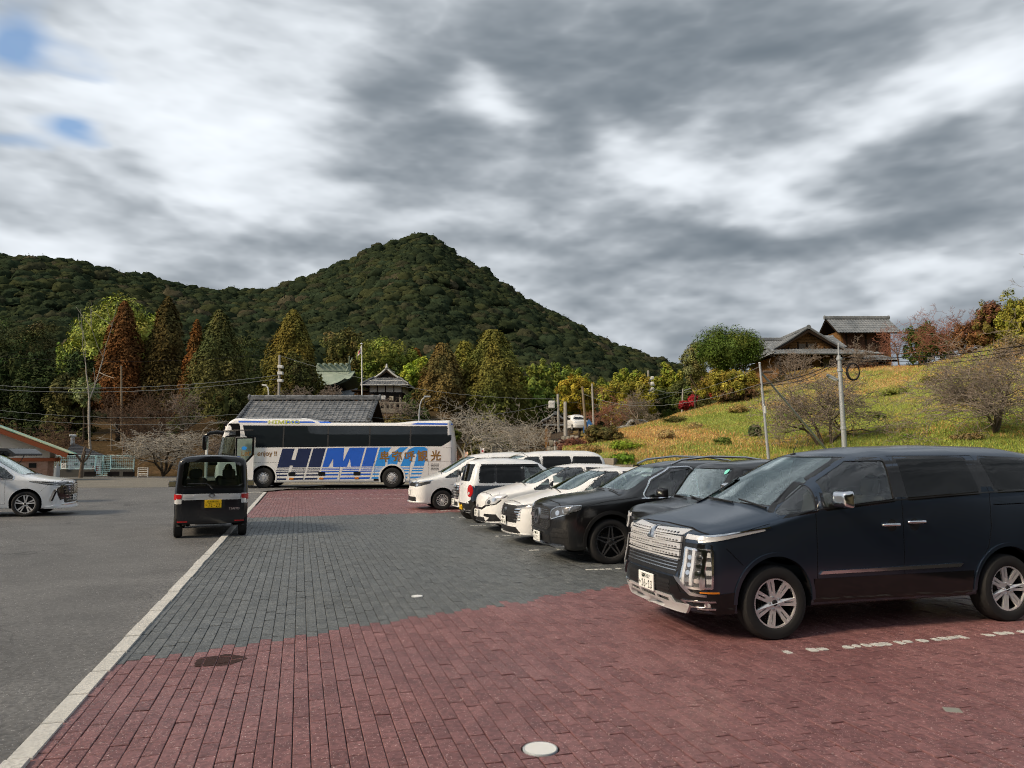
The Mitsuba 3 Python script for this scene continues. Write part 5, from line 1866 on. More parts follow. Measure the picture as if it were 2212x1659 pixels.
dk = soft(poly((-.80, .985), (-.52, .60), (.52, .60), (.80, .985), (.55, 1.03), (0, 1.04), (-.55, 1.03)), .01)
gr = van.panel('grille', dk.intersection(sg.box(-.60, .5, .60, 1.1)), 'F', 'mat_black_plastic', .004)
for z0, z1, sl in ((.975, 1.025, [(1.0, .0)]), (.905, .948, [(.926, .02)]), (.842, .885, [(.864, 0)]), (.772, .812, [(.791, .02)])):
    bar = unary_union([grille_bar(z0, z1, .04 if z0 > .88 else 0.0, .56, sl)])
    bar = unary_union([bar, sa.scale(bar, -1, 1, origin=(0, 0))])
    van.panel('grille_bar', bar, 'F', 'mat_silver', .022, .0, parent=gr)
for z0 in (.958, .892, .828, .752):
    van.panel('grille_bar', sg.box(-.56, z0, .56, z0 + .012), 'F', 'mat_silver', .026, .0, parent=gr)
for z0 in (.735, .705, .675, .645):
    van.panel('lower_slat', sg.box(-.54, z0, .54, z0 + .008), 'F', 'mat_satin_chrome', .012, .0, parent=gr)
dia = lambda a: sa.rotate(poly((0, 0), (.036, .021), (0, .078), (-.036, .021)), a, origin=(0, 0))
em = sa.scale(sa.translate(unary_union([dia(0), dia(120), dia(240)]).buffer(-.002), 0, .955), 1.15, 1.15, origin=(0, .955))
van.panel('emblem', em, 'F', 'mat_chrome', .034, -.02, fine=.02)
# thin upper lamps, tall main lamps
van.panel('side_lamp', soft(poly((.60, .955), (.80, .95), (.80, .99), (.60, 1.0)), .004), 'F2', 'mat_lamp_white', .008)
van.panel('side_lamp', soft(poly((.16, .93), (.80, 1.035), (.80, 1.055), (.16, .975)), .004), 'S', 'mat_lamp_white', .008)
van.panel('side_lamp_trim', poly((.15, .978), (.86, 1.062), (.86, 1.074), (.15, .994)), 'S', 'mat_chrome', .012)
lam = soft(poly((.615, .54), (.645, .50), (.825, .50), (.835, .87), (.625, .885)), .012)
van.panel('lamp_bezel', soft(poly((.565, .46), (.842, .46), (.850, .92), (.565, .92)), .02), 'F2', 'mat_gloss_black', .004)
lp = van.panel('headlamp', lam, 'F2', 'mat_lamp_inner', .010)
van.panel('headlamp_frame', lam.difference(lam.buffer(-.022)), 'F2', 'mat_chrome', .022, 0)
for y in (.655, .735):
    van.panel('headlamp_column', sg.box(y - .014, .535, y + .014, .865), 'F2', 'mat_lamp_white', .024, 0)
for z in (.58, .65, .72, .79):
    for y in (.695, .785):
        van.panel('headlamp_lens', sg.Point(y, z).buffer(.022, 8), 'F2', 'mat_chrome', .020, 0, fine=.02)
side_lamp = soft(poly((.150, .51), (.235, .51), (.250, .875), (.165, .875)), .012)
van.panel('headlamp', side_lamp, 'S', 'mat_lamp_inner', .008)
van.panel('headlamp_frame', side_lamp.difference(side_lamp.buffer(-.016)), 'S', 'mat_chrome', .018, 0)
for z in (.58, .66, .74, .82):
    van.panel('headlamp_lens', sg.box(.185, z - .022, .225, z + .022), 'S', 'mat_lamp_white', .016, 0)
# bumper
van.panel('bumper', soft(poly((-.83, .27), (.83, .27), (.84, .46), (.60, .455), (.53, .585), (-.53, .585), (-.60, .455), (-.84, .46)), .015), 'F', 'mat_gloss_black', .010)
van.panel('bumper', poly((.14, .27), (.47, .27), (.47, .475), (.30, .46), (.14, .455)), 'S', 'mat_gloss_black', .008)
van.panel('bumper_wing', poly((.53, .60), (.60, .59), (.74, .47), (.83, .455), (.83, .435), (.72, .44), (.56, .565)), 'F2', 'mat_satin_chrome', .024, 0)
skid = soft(poly((-.62, .255), (.62, .255), (.70, .35), (.50, .345), (.46, .40), (-.46, .40), (-.50, .345), (-.70, .35)), .01)
skid = skid.difference(unary_union([sg.box(-.15, .335, .15, .372), sg.box(.20, .335, .42, .372), sg.box(-.42, .335, -.20, .372)]))
van.panel('skid_plate', skid, 'F', 'mat_silver', .028, 0)
van.panel('lower_intake', sg.box(-.45, .41, .45, .545), 'F', 'mat_wheel_dark', .013)
for z in (.43, .465, .50):
    van.panel('intake_slat', sg.box(-.44, z, .44, z + .012), 'F', 'mat_black_plastic', .020, 0)
fog = poly((.60, .385), (.83, .40), (.83, .335), (.70, .325))
van.panel('fog_lamp_trim', fog.difference(fog.buffer(-.014)), 'F2', 'mat_chrome', .022, 0)
van.panel('fog_lamp_trim', poly((.14, .395), (.26, .40), (.27, .385), (.14, .38)), 'S', 'mat_chrome', .016, 0)
van.panel('fog_lamp_trim', poly((.14, .325), (.27, .33), (.27, .315), (.14, .31)), 'S', 'mat_chrome', .016, 0)
van.panel('fog_lamp', sg.Point(.20, .357).buffer(.022), 'S', 'mat_lamp_white', .012, 0, fine=.02)
van.panel('turn_lamp', sg.box(.14, .468, .30, .482), 'S', 'mat_lamp_amber', .013, 0)
van.panel('arch_trim', sg.Point(.90, .38).buffer(.45, 20).difference(sg.Point(.90, .38).buffer(.414, 20)).intersection(sg.box(0, .36, 2, 1)), 'S', NAVY, .014)
van.panel('arch_trim', sg.Point(3.75, .38).buffer(.45, 20).difference(sg.Point(3.75, .38).buffer(.414, 20)).intersection(sg.box(3, .36, 5, 1)), 'S', NAVY, .014)
van.plate('F', -.02, .475, .035, '16-13', ['福', '岡', '302'], ['わ'])
van.mirror(1.62, 1.33, .86, 'mat_chrome', .19, .17, .12)
van.handle(2.26, 1.055)
van.handle(2.58, 1.075)
for x in (2.28, 2.56):
    van.panel('handle_cup', sg.Point(x, 1.05).buffer(.06), 'S', 'mat_black_plastic', .001, 0)
van.wheels((.90, 3.75), .352, .775, 'seven', .238)
van.cabin_fittings([(2.05, -.40), (2.05, .40), (3.0, -.40), (3.0, .40)], 1.28, 1.20, .40, .52, 'mat_seat')
wp = [[(1.0, y0, float(b._top(np.array([[.99, y0]]))[0]) + .02), (1.02, y0 + .25, float(b._top(np.array([[1.01, y0 + .25]]))[0]) + .022), (1.05, y0 + .55, float(b._top(np.array([[1.05, y0 + .55]]))[0]) + .02)] for y0 in (-.62, -.02)]
for w_ in wp:
    van.add('wiper', tube(w_, .011, 5), 'mat_black_plastic')
# ------------------------------------------------------------------ the other cars


def dress(c, ws, clear, dark, wheels, R, rim, style, cabin, seats, dash, rear=None, gaps=(), frame=True, rim_bsdf='mat_alloy', track=None, mirror=None, mir_paint=None, handles=(), arch=.06, glass='mat_glass', hood=None, wheel_y=.38, seat='mat_seat', surround='mat_gloss_black', tw=.20):
    b = c.b
    if ws is not None:
        z0 = ws.bounds[1]
        ws = sa.scale(ws, .955, .94, origin=(0, z0 + .01))
    for x in wheels:
        b.wheel_hole(x, R + .02, R + arch)
    b.cabin(*cabin)
    if ws is not None:
        b.window(ws, 'F', cabin[0] + 1.7)
    for w in clear:
        b.window(w, 'S')
    if rear is not None:
        b.window(rear, 'B', b.L - 1.3)
    for g_ in gaps:
        b.groove(g_, 'L')
        b.groove(g_, 'R')
    if hood is not None:
        b.groove(hood, 'F')
    c.shell()
    if ws is not None:
        c.pane('windscreen', ws, 'F', 'mat_windscreen')
        c.panel('windscreen_edge', ws.buffer(.012).difference(ws), 'F', 'mat_gloss_black', .001)
    for w in clear:
        c.pane('door_window', w, 'S', glass)
    for w in dark:
        c.panel('rear_side_window', w, 'S', 'mat_privacy_glass', .003)
    if rear is not None:
        c.pane('rear_window', rear, 'B', glass)
    allw = list(clear) + list(dark)
    if frame and allw:
        u = unary_union(allw)
        c.panel('window_surround', u.buffer(.062, join_style='mitre').buffer(-.045, join_style='mitre').difference(u.buffer(.001)), 'S', surround, .0015)
    if mirror:
        c.mirror(*mirror[:2], b.w - .02, mir_paint or c.paint, *mirror[2:])
    for x, z in handles:
        c.handle(x, z, 'mat_chrome' if c.paint in (BLACK, BLACK2) else c.paint)
    c.wheels(wheels, R, track or b.w - .11, style, rim, tw, rim_bsdf)
    c.cabin_fittings(seats, dash[0] if dash else None, dash[1] if dash else 0, wheel_y, cabin[2], seat)


def wipers(c, xs, dx=.02, span=.5):
    b = c.b
    for (x, y0) in xs:
        p = []
        for k in range(4):
            y = y0 + span * k / 3
            xx = x + dx * k
            p.append((xx, y, float(b._top(np.array([[xx, y]]))[0]) + .018))
        c.add('wiper', tube(p, .010, 5), 'mat_black_plastic')


# --- second in the row: black upright box car
b = Body(3.40, .735,
         top=[(-.2, .90), (.04, .97), (.15, 1.05), (.55, 1.10), (.74, 1.13), (.80, 1.17), (1.10, 1.58), (1.20, 1.64), (1.8, 1.69), (2.8, 1.685), (3.3, 1.64), (3.6, 1.60)],
         belt=[(0, .90), (.6, 1.02), (1.0, 1.06), (3.4, 1.08)], sill=[(-.2, .28), (.4, .25), (3, .26), (3.6, .36)],
         nose=[(.2, .06), (.4, 0), (.7, .0), (.95, .04), (1.1, .1)], tail=[(.3, 3.35), (.6, 3.40), (1.1, 3.39), (1.7, 3.28)],
         roof_w=[(0, .70), (1.2, .64), (3.4, .64)], front_r=.30, rear_r=.2, mf=3.2, flare=[(.75, .5, .35, .015), (3.0, .5, .35, .015)], roof_n=10)
c = Car('box_car', 'black upright box car half hidden behind the dark blue van', 'car', parked(4.62, 9.62), b, BLACK)
ws = soft(poly((-.60, 1.15), (.60, 1.15), (.55, 1.585), (-.55, 1.585)), .03)
fw = soft(poly((1.02, 1.08), (1.85, 1.10), (1.85, 1.55), (1.27, 1.55)), .03)
dress(c, ws, [fw], [soft(poly((1.95, 1.10), (2.62, 1.11), (2.60, 1.55), (1.95, 1.55)), .03), soft(poly((2.72, 1.12), (3.20, 1.12), (3.12, 1.53), (2.72, 1.55)), .03)], (.75, 3.0), .29, .18, 'five', (.78, 3.2, .45),
      [(1.75, -.33), (1.75, .33)], (1.0, 1.06), mirror=(1.15, 1.10, .18, .15, .1), handles=[(1.70, .95)], gaps=[line([(1.9, 1.58), (1.9, .34)], .006), line([(.98, 1.04), (.98, .36), (1.9, .34)], .006)], wheel_y=.33, seat='mat_seat_light')
c.panel('grille', soft(poly((-.42, .72), (.42, .72), (.45, .86), (-.45, .86)), .02), 'F', 'mat_black_plastic', .006)
c.panel('grille_bar', sg.box(-.44, .84, .44, .87), 'F', 'mat_chrome', .016, 0)
c.panel('headlamp', soft(poly((.46, .70), (.69, .72), (.69, .93), (.46, .90)), .04), 'F2', 'mat_lamp_white', .012)
c.panel('headlamp', soft(poly((.04, .72), (.20, .74), (.18, .93), (.04, .92)), .03), 'S', 'mat_lamp_white', .008)
c.panel('headlamp_lens', sg.Point(.57, .81).buffer(.06), 'F2', 'mat_lamp_inner', .02, 0, fine=.03)
c.panel('lower_intake', sg.box(-.5, .34, .5, .5), 'F', 'mat_wheel_dark', .006)
c.plate('F', 0, .58, .02, '58-02', ['福', '岡', '580'], ['い'])
wipers(c, [(.72, -.5), (.74, .05)])
c.panel('inspection_sticker', sg.Point(-.46, 1.52).buffer(.035), 'F', mat_d('sticker', (.20, .62, .55)), -.004, .006, fine=.03)

# --- third: black crossover with star wheels
b = Body(4.63, .915,
         top=[(-.2, .90), (.05, .95), (.2, 1.01), (.6, 1.07), (1.15, 1.13), (1.28, 1.16), (1.70, 1.42), (2.05, 1.575), (2.5, 1.645), (3.2, 1.66), (3.9, 1.635), (4.3, 1.59), (4.7, 1.50)],
         belt=[(0, .88), (.5, .96), (1.2, 1.02), (2.2, 1.06), (3.4, 1.10), (4.6, 1.14)], sill=[(-.2, .27), (.3, .23), (.8, .26), (3.8, .28), (4.7, .38)],
         nose=[(.15, .12), (.3, .04), (.45, 0), (.7, .0), (.85, .02), (1.0, .09), (1.1, .16)], tail=[(.3, 4.56), (.6, 4.63), (1.1, 4.60), (1.6, 4.30)],
         roof_w=[(0, .88), (1.3, .80), (2.1, .70), (3.5, .70), (4.6, .64)], front_r=.46, rear_r=.36, mf=2.5, flare=[(.93, .55, .45, .030), (3.76, .55, .45, .035)], hood_n=2.8, roof_n=7)
c = Car('crossover', 'black crossover with star emblem grille and five-spoke black wheels', 'car', parked(3.90, 12.06), b, BLACK)
ws = soft(poly((-.70, 1.17), (.70, 1.17), (.57, 1.56), (-.57, 1.56)), .05)
fw = soft(poly((1.52, 1.07), (2.50, 1.09), (2.50, 1.53), (2.18, 1.515), (1.75, 1.32)), .03)
dress(c, ws, [fw], [soft(poly((2.60, 1.10), (3.42, 1.13), (3.32, 1.52), (2.60, 1.535)), .03), soft(poly((3.52, 1.14), (4.10, 1.19), (3.95, 1.46), (3.45, 1.51)), .03)], (.93, 3.76), .362, .262, 'star', (1.2, 4.3, .5),
      [(2.25, -.4), (2.25, .4), (3.2, .4), (3.2, -.4)], (1.45, 1.10), mirror=(1.80, 1.14, .22, .15, .12), mir_paint='mat_gloss_black', handles=[(2.32, .93), (3.3, .95)], rim_bsdf='mat_alloy_dark', tw=.235,
      gaps=[line([(1.45, 1.03), (1.46, .40), (2.5, .36)], .006), line([(2.55, 1.56), (2.55, .36)], .006), line([(.30, .90), (.9, 1.01), (1.42, 1.06)], .006)],
      hood=line([(-.80, .90), (-.5, .965), (0, .985), (.5, .965), (.80, .90)], .007))
c.panel('window_trim', fw.buffer(.035).difference(fw.buffer(.020)).union(line([(1.48, 1.045), (3.4, 1.10), (4.15, 1.155)], .016)), 'S', 'mat_chrome', .010, 0)
g_ = soft(poly((-.50, .60), (-.36, .52), (.36, .52), (.50, .60), (.46, .86), (.30, .90), (-.30, .90), (-.46, .86)), .03)
gr = c.panel('grille', g_, 'F', 'mat_wheel_dark', .006)
pins = [sg.Point(x + (.02 if j % 2 else 0), z).buffer(.006, 3) for j, z in enumerate(np.arange(.55, .88, .03)) for x in np.arange(-.44, .45, .04)]
k_ = c.panel('grille_studs', unary_union([p for p in pins if g_.buffer(-.02).contains(p)]), 'F', 'mat_satin_chrome', .014, 0, parent=gr, fine=.0)
labels[k_] = {'kind': 'stuff'}
c.panel('grille_blade', poly((.14, .70), (.47, .715), (.47, .76), (.14, .775)), 'F2', 'mat_satin_chrome', .03, 0)
em = sg.Point(0, .735).buffer(.13, 32)
c.panel('emblem_ring', em.difference(em.buffer(-.022)), 'F', 'mat_satin_chrome', .045, 0, fine=.03)
c.panel('emblem_back', em.buffer(-.02), 'F', 'mat_gloss_black', .022, 0)
star = unary_union([sa.rotate(poly((-.016, .735), (.016, .735), (0, .85)), a, origin=(0, .735)) for a in (0, 120, 240)])
c.panel('emblem_star', star, 'F', 'mat_chrome', .040, 0, fine=.03)
lamp = soft(poly((.50, .70), (.84, .80), (.86, .955), (.60, .915), (.50, .86)), .03)
c.panel('headlamp', lamp, 'F2', 'mat_lamp_inner', .008)
c.panel('headlamp_frame', lamp.difference(lamp.buffer(-.012)), 'F2', 'mat_chrome', .016, 0)
c.panel('headlamp_lens', sg.Point(.66, .82).buffer(.04), 'F2', 'mat_chrome', .014, 0, fine=.03)
sl = soft(poly((.16, .80), (.42, .885), (.44, .96), (.16, .93)), .02)
c.panel('headlamp', sl, 'S', 'mat_lamp_inner', .006)
c.panel('headlamp_frame', sl.difference(sl.buffer(-.010)), 'S', 'mat_chrome', .012, 0)
c.panel('bumper_vent', soft(poly((.48, .33), (.82, .36), (.84, .56), (.58, .58), (.50, .50)), .03), 'F2', 'mat_wheel_dark', .006)
for z in (.42, .50):
    c.panel('vent_slat', poly((.52, z), (.82, z + .012), (.82, z + .024), (.52, z + .012)), 'F2', 'mat_black_plastic', .014, 0)
c.panel('lower_intake', soft(poly((-.42, .32), (.42, .32), (.46, .45), (-.46, .45)), .02), 'F', 'mat_wheel_dark', .004)
c.panel('lip', soft(poly((-.70, .245), (.70, .245), (.74, .30), (.4, .295), (-.4, .295), (-.74, .30)), .01), 'F', 'mat_chrome', .03, 0)
for x in (.93, 3.76):
    c.panel('arch_trim', sg.Point(x, .382).buffer(.475, 20).difference(sg.Point(x, .382).buffer(.420, 20)).intersection(sg.box(x - 1, .30, x + 1, 1)), 'S', 'mat_black_plastic', .018)
c.panel('side_skirt', sg.box(1.40, .27, 3.28, .40), 'S', 'mat_black_plastic', .012)
c.plate('F', 0, .40, .05, '8 11', ['福', '岡', '301'], ['わ'])
for sd in (-1, 1):
    c.add('roof_rail', tube([(2.15, sd * .66, 1.585), (2.35, sd * .655, 1.665), (2.9, sd * .65, 1.72), (3.6, sd * .645, 1.705), (4.05, sd * .63, 1.645), (4.2, sd * .62, 1.59)], .020, 8), 'mat_satin_chrome', True)
wipers(c, [(1.18, -.6), (1.20, .0)])

# --- fourth: white compact with dark slatted face
b = Body(4.05, .845,
         top=[(-.2, .74), (.05, .80), (.2, .86), (.6, .95), (.95, 1.02), (1.06, 1.06), (1.60, 1.34), (1.95, 1.455), (2.3, 1.495), (2.9, 1.49), (3.5, 1.43), (3.95, 1.33), (4.2, 1.2)],
         belt=[(0, .72), (.5, .82), (1.0, .90), (2, .95), (3.2, 1.02), (4, 1.06)], sill=[(-.2, .22), (.4, .19), (3.5, .22), (4.1, .34)],
         nose=[(.15, .07), (.25, .0), (.5, .0), (.62, .01), (.8, .06), (.95, .14)], tail=[(.3, 3.98), (.55, 4.05), (1.0, 4.0), (1.4, 3.7)],
         roof_w=[(0, .80), (1.1, .74), (1.9, .62), (3, .62), (4, .58)], front_r=.50, rear_r=.36, mf=2.3, flare=[(.85, .5, .4, .02), (3.43, .5, .4, .025)], hood_n=2.6, roof_n=6)
c = Car('compact_car', 'white compact car with dark slatted grille beside the black crossover', 'car', parked(3.96, 14.42), b, WHITE)
ws = soft(poly((-.66, 1.07), (.66, 1.07), (.52, 1.435), (-.52, 1.435)), .05)
dress(c, ws, [soft(poly((1.30, .965), (2.22, .985), (2.22, 1.40), (1.98, 1.39), (1.66, 1.23)), .025)], [soft(poly((2.32, .99), (3.05, 1.04), (2.96, 1.38), (2.32, 1.405)), .03)], (.85, 3.43), .305, .20, 'multi', (1.05, 3.7, .42),
      [(2.0, -.37), (2.0, .37)], (1.25, .98), mirror=(1.55, 1.02, .2, .14, .11), handles=[(2.1, .86)], gaps=[line([(1.22, .93), (1.22, .34), (2.26, .30)], .006), line([(2.27, 1.42), (2.27, .3)], .006)],
      hood=line([(-.70, .77), (-.4, .815), (0, .83), (.4, .815), (.70, .77)], .007), seat='mat_seat_light')
g_ = soft(poly((-.52, .44), (.52, .44), (.60, .72), (.50, .77), (-.50, .77), (-.60, .72)), .02)
gr = c.panel('grille', g_, 'F', 'mat_wheel_dark', .006)
for z in (.49, .54, .59, .64, .69):
    c.panel('grille_bar', sg.box(-.54, z, .54, z + .012), 'F', 'mat_black_plastic', .016, 0, parent=gr)
    c.panel('grille_end', sg.box(.46, z, .62, z + .018), 'F2', 'mat_chrome', .018, 0, parent=gr)
em = sg.Point(0, .65).buffer(.065, 24)
c.panel('emblem', em.difference(em.buffer(-.012)).union(sg.box(-.075, .642, .075, .658)), 'F', 'mat_chrome', .03, 0, fine=.03)
c.panel('headlamp', soft(poly((.48, .70), (.80, .74), (.82, .81), (.50, .775)), .015), 'F2', 'mat_lamp_inner', .008)
c.panel('headlamp_strip', poly((.50, .70), (.80, .745), (.80, .76), (.50, .715)), 'F2', 'mat_lamp_white', .014, 0)
c.panel('headlamp', soft(poly((.12, .72), (.50, .80), (.52, .84), (.12, .80)), .012), 'S', 'mat_lamp_white', .006)
c.panel('lower_intake', soft(poly((-.62, .24), (.62, .24), (.50, .36), (-.50, .36)), .015), 'F', 'mat_wheel_dark', .004)
for z in (.27, .31):
    c.panel('intake_slat', sg.box(-.52, z, .52, z + .010), 'F', 'mat_black_plastic', .012, 0)
c.panel('lip', poly((-.70, .20), (.70, .20), (.76, .235), (-.76, .235)), 'F', WHITE, .035, 0)
c.plate('F', 0, .47, .035, '48-48', ['福', '岡', '502'], ['わ'])
wipers(c, [(.98, -.55), (1.0, .02)])
c.add('aerial', tube([(3.3, .1, 1.44), (3.42, .1, 1.66)], .006, 5), 'mat_black_plastic')

# --- fifth: white hatchback with large round-cornered lamps
b = Body(4.09, .86,
         top=[(-.2, .78), (.04, .84), (.2, .90), (.55, .98), (.95, 1.06), (1.05, 1.09), (1.62, 1.37), (2.0, 1.49), (2.4, 1.54), (3.0, 1.53), (3.6, 1.47), (4.0, 1.36), (4.3, 1.2)],
         belt=[(0, .76), (.5, .86), (1.0, .94), (2, .98), (3.2, 1.03), (4, 1.08)], sill=[(-.2, .24), (.4, .20), (3.5, .24), (4.1, .36)],
         nose=[(.15, .08), (.27, .0), (.5, .0), (.7, .02), (.85, .07), (1.0, .15)], tail=[(.3, 4.0), (.55, 4.09), (1.0, 4.05), (1.4, 3.75)],
         roof_w=[(0, .82), (1.1, .76), (2, .64), (3, .64), (4, .6)], front_r=.52, rear_r=.36, mf=2.3, flare=[(.83, .5, .4, .02), (3.36, .5, .4, .025)], hood_n=2.5, roof_n=6)
c = Car('hatchback', 'white hatchback with big clear lamps and smooth grille-less nose', 'car', parked(3.98, 16.85), b, WHITE)
ws = soft(poly((-.68, 1.10), (.68, 1.10), (.54, 1.47), (-.54, 1.47)), .05)
dress(c, ws, [soft(poly((1.08, .965), (1.46, .985), (1.50, 1.215)), .012), soft(poly((1.56, .99), (2.36, 1.01), (2.36, 1.44), (2.02, 1.43), (1.60, 1.25)), .025)], [soft(poly((2.46, 1.01), (3.2, 1.06), (3.1, 1.42), (2.46, 1.445)), .03)], (.83, 3.36), .31, .205, 'five', (1.05, 3.7, .42),
      [(2.05, -.37), (2.05, .37)], (1.2, 1.0), mirror=(1.60, 1.06, .2, .14, .11), handles=[(2.2, .88)], gaps=[line([(1.4, .95), (1.38, .34), (2.4, .30)], .006), line([(2.41, 1.45), (2.41, .3)], .006)],
      hood=line([(-.72, .80), (-.4, .855), (0, .87), (.4, .855), (.72, .80)], .007), seat='mat_seat_light')
lamp = soft(poly((.44, .60), (.74, .66), (.84, .80), (.80, .86), (.60, .80), (.46, .70)), .04)
c.panel('headlamp_bezel', lamp.buffer(.022), 'F2', 'mat_gloss_black', .003)
c.panel('headlamp', lamp, 'F2', 'mat_lamp_white', .012)
c.panel('headlamp_lens', sg.Point(.58, .69).buffer(.05), 'F2', 'mat_lamp_inner', .018, 0, fine=.03)
c.panel('headlamp_lens', sg.Point(.70, .75).buffer(.045), 'F2', 'mat_chrome', .018, 0, fine=.03)
sl = soft(poly((.14, .70), (.40, .80), (.52, .89), (.30, .87), (.14, .80)), .025)
c.panel('headlamp_bezel', sl.buffer(.016), 'S', 'mat_gloss_black', .002)
c.panel('headlamp', sl, 'S', 'mat_lamp_white', .008)
c.panel('nose_slot', line([(-.46, .60), (-.30, .53), (.30, .53), (.46, .60)], .05), 'F', 'mat_gloss_black', .006)
c.panel('emblem', sg.box(-.05, .535, .05, .61).difference(unary_union([sg.box(-.024, .58, .024, .62), sg.box(-.024, .53, .024, .565)])), 'F', 'mat_satin_chrome', .02, 0, fine=.03)
c.panel('lower_intake', soft(poly((-.46, .24), (.46, .24), (.40, .34), (-.40, .34)), .015), 'F', 'mat_wheel_dark', .006)
fo = soft(poly((.46, .25), (.80, .28), (.74, .43), (.42, .42), (.40, .37), (.60, .35)), .01)
c.panel('fog_surround', fo, 'F2', 'mat_black_plastic', .010)
c.panel('lip', poly((-.72, .205), (.72, .205), (.76, .235), (-.76, .235)), 'F', 'mat_satin_chrome', .03, 0)
c.plate('F', 0, .42, .04, '70 11', ['福', '岡', '501'], ['わ'])
wipers(c, [(.98, -.55), (1.0, .02)])
c.add('aerial', tube([(3.4, 0, 1.48), (3.52, 0, 1.62)], .007, 5), 'mat_black_plastic')

# --- sixth: two-tone box car with its tail to the lane
b = Body(3.40, .735,
         top=[(-.2, .85), (.05, .93), (.5, 1.02), (.72, 1.06), (1.30, 1.52), (1.5, 1.60), (2.2, 1.655), (2.9, 1.65), (3.25, 1.60), (3.5, 1.54)],
         belt=[(0, .85), (.6, .96), (1.2, 1.00), (3.4, 1.02)], sill=[(-.2, .28), (.3, .24), (3, .25), (3.5, .34)],
         nose=[(.2, .05), (.4, 0), (.8, .02), (1.0, .1)], tail=[(.28, 3.34), (.45, 3.40), (.95, 3.38), (1.05, 3.35), (1.65, 3.17)],
         roof_w=[(0, .7), (1.4, .61), (3.4, .60)], front_r=.3, rear_r=.30, mr=2.6, mf=2.6, roof_n=7)
M = parked(4.10 + 3.40, 19.30, flip=True)
c = Car('two_tone_box_car', 'white-topped slate blue box car parked tail out with red oval tail lamp', 'car', M, b, WHITE2)
rg = soft(poly((-.54, 1.06), (.54, 1.06), (.50, 1.50), (-.50, 1.50)), .05)
dress(c, soft(poly((-.58, 1.09), (.58, 1.09), (.50, 1.48), (-.50, 1.48)), .04), [soft(poly((1.15, 1.03), (1.85, 1.03), (1.85, 1.47), (1.45, 1.46)), .03)],
      [soft(poly((1.95, 1.03), (2.62, 1.03), (2.60, 1.46), (1.95, 1.47)), .03), soft(poly((2.68, 1.03), (3.10, 1.04), (3.02, 1.44), (2.67, 1.46)), .05)], (.74, 3.0), .28, .17, 'five', (.8, 3.2, .42),
      [(1.75, -.33), (1.75, .33)], (.95, 1.0), rear=None, mirror=(1.2, 1.06, .16, .14, .1), mir_paint=BLUE2, gaps=[line([(1.9, 1.5), (1.9, .34)], .006), line([(2.67, 1.5), (2.67, 1.0), (2.5, .5)], .006)])
c.panel('rear_window', rg, 'B', 'mat_privacy_glass', .003)
c.panel('lower_side', unary_union([sg.box(.06, .30, 3.28, .955)]).difference(unary_union([sg.Point(x, .30).buffer(.345) for x in (.74, 3.0)])), 'S', BLUE2, .003, .002, .05)
c.panel('rain_visor', poly((1.45, 1.44), (3.0, 1.44), (3.0, 1.50), (1.45, 1.50)), 'S', 'mat_privacy_glass', .02)
tl = sg.Point(.60, .80).buffer(1)
tl = sa.scale(sg.Point(0, 0).buffer(1, 24), .085, .155)
c.panel('tail_lamp', sa.translate(tl, .605, .82), 'B2', 'mat_lamp_red', .014)
c.panel('tail_lamp_ring', sa.translate(sa.scale(tl, .30, .25), .585, .76), 'B2', 'mat_lamp_white', .022, 0, fine=.03)
c.panel('rear_bumper', sg.box(-.70, .27, .70, .50), 'B', 'mat_black_plastic', .012)
c.panel('rear_bumper', soft(poly((-.72, .24), (.72, .24), (.70, .32), (-.70, .32)), .01), 'B', WHITE2, .03)
c.panel('rear_bumper', poly((3.05, .30), (3.36, .30), (3.36, .52), (3.28, .60)), 'S', 'mat_black_plastic', .008)
c.panel('rear_emblem', sa.scale(sg.Point(0, .97).buffer(.04), 1.2, .8), 'B', 'mat_chrome', .01, 0, fine=.03)
c.plate('B', -.02, .40, .02, '77-00', ['佐', '世', '保', '580'], ['は'], yellow=True)
c.add('aerial', tube([(1.5, .35, 1.60), (1.9, .35, 1.84)], .006, 5), 'mat_black_plastic')
c.add('rear_wiper', tube([(3.33, .02, 1.06), (3.27, -.06, 1.20), (3.2, -.1, 1.34)], .012, 5), 'mat_black_plastic')


def minivan_body(L, w, H, tail_lift=0.0, nose_lift=0.0):
    return Body(L, w,
                top=[(-.2, .84), (.04, .90), (.18, .97 + nose_lift), (.55, 1.05 + nose_lift), (.85, 1.12), (.98, 1.17), (1.75, H - .20), (2.05, H - .09), (2.5, H - .03), (3.2, H), (4.2, H - .01), (L - .25, H - .05), (L - .05, H - .14), (L + .2, H - .2)],
                belt=[(0, .84), (.5, .94), (1.0, 1.00), (1.8, 1.04), (2.6, 1.07), (L, 1.10)], sill=[(-.2, .24), (.3, .20), (3.8, .22), (L, .32)],
                nose=[(.12, .10), (.22, .0), (.5, .0), (.7, .01), (.9, .05), (1.0, .12), (1.1, .2)], tail=[(.28, L - .07), (.5, L), (1.1, L), (1.7, L - .14)],
                roof_w=[(0, w - .03), (1.1, w - .07), (2.0, w - .18), (L, w - .18)], front_r=.46, rear_r=.26, mf=2.5, mr=3.2, flare=[(.92, .52, .42, .02), (3.78, .52, .42, .02)], hood_n=2.8, roof_n=8)


def minivan_glass(H):
    ws = soft(poly((-.70, 1.18), (.70, 1.18), (.57, H - .13), (-.57, H - .13)), .05)
    clear = [soft(poly((.98, 1.015), (1.40, 1.04), (1.46, 1.28)), .012), soft(poly((1.50, 1.045), (2.42, 1.075), (2.42, H - .20), (2.02, H - .21), (1.56, 1.31)), .025)]
    dark = [soft(poly((2.54, 1.08), (3.40, 1.10), (3.38, H - .19), (2.54, H - .19)), .03), soft(poly((3.52, 1.10), (4.45, 1.12), (4.36, H - .20), (3.50, H - .19)), .04)]
    return ws, clear, dark


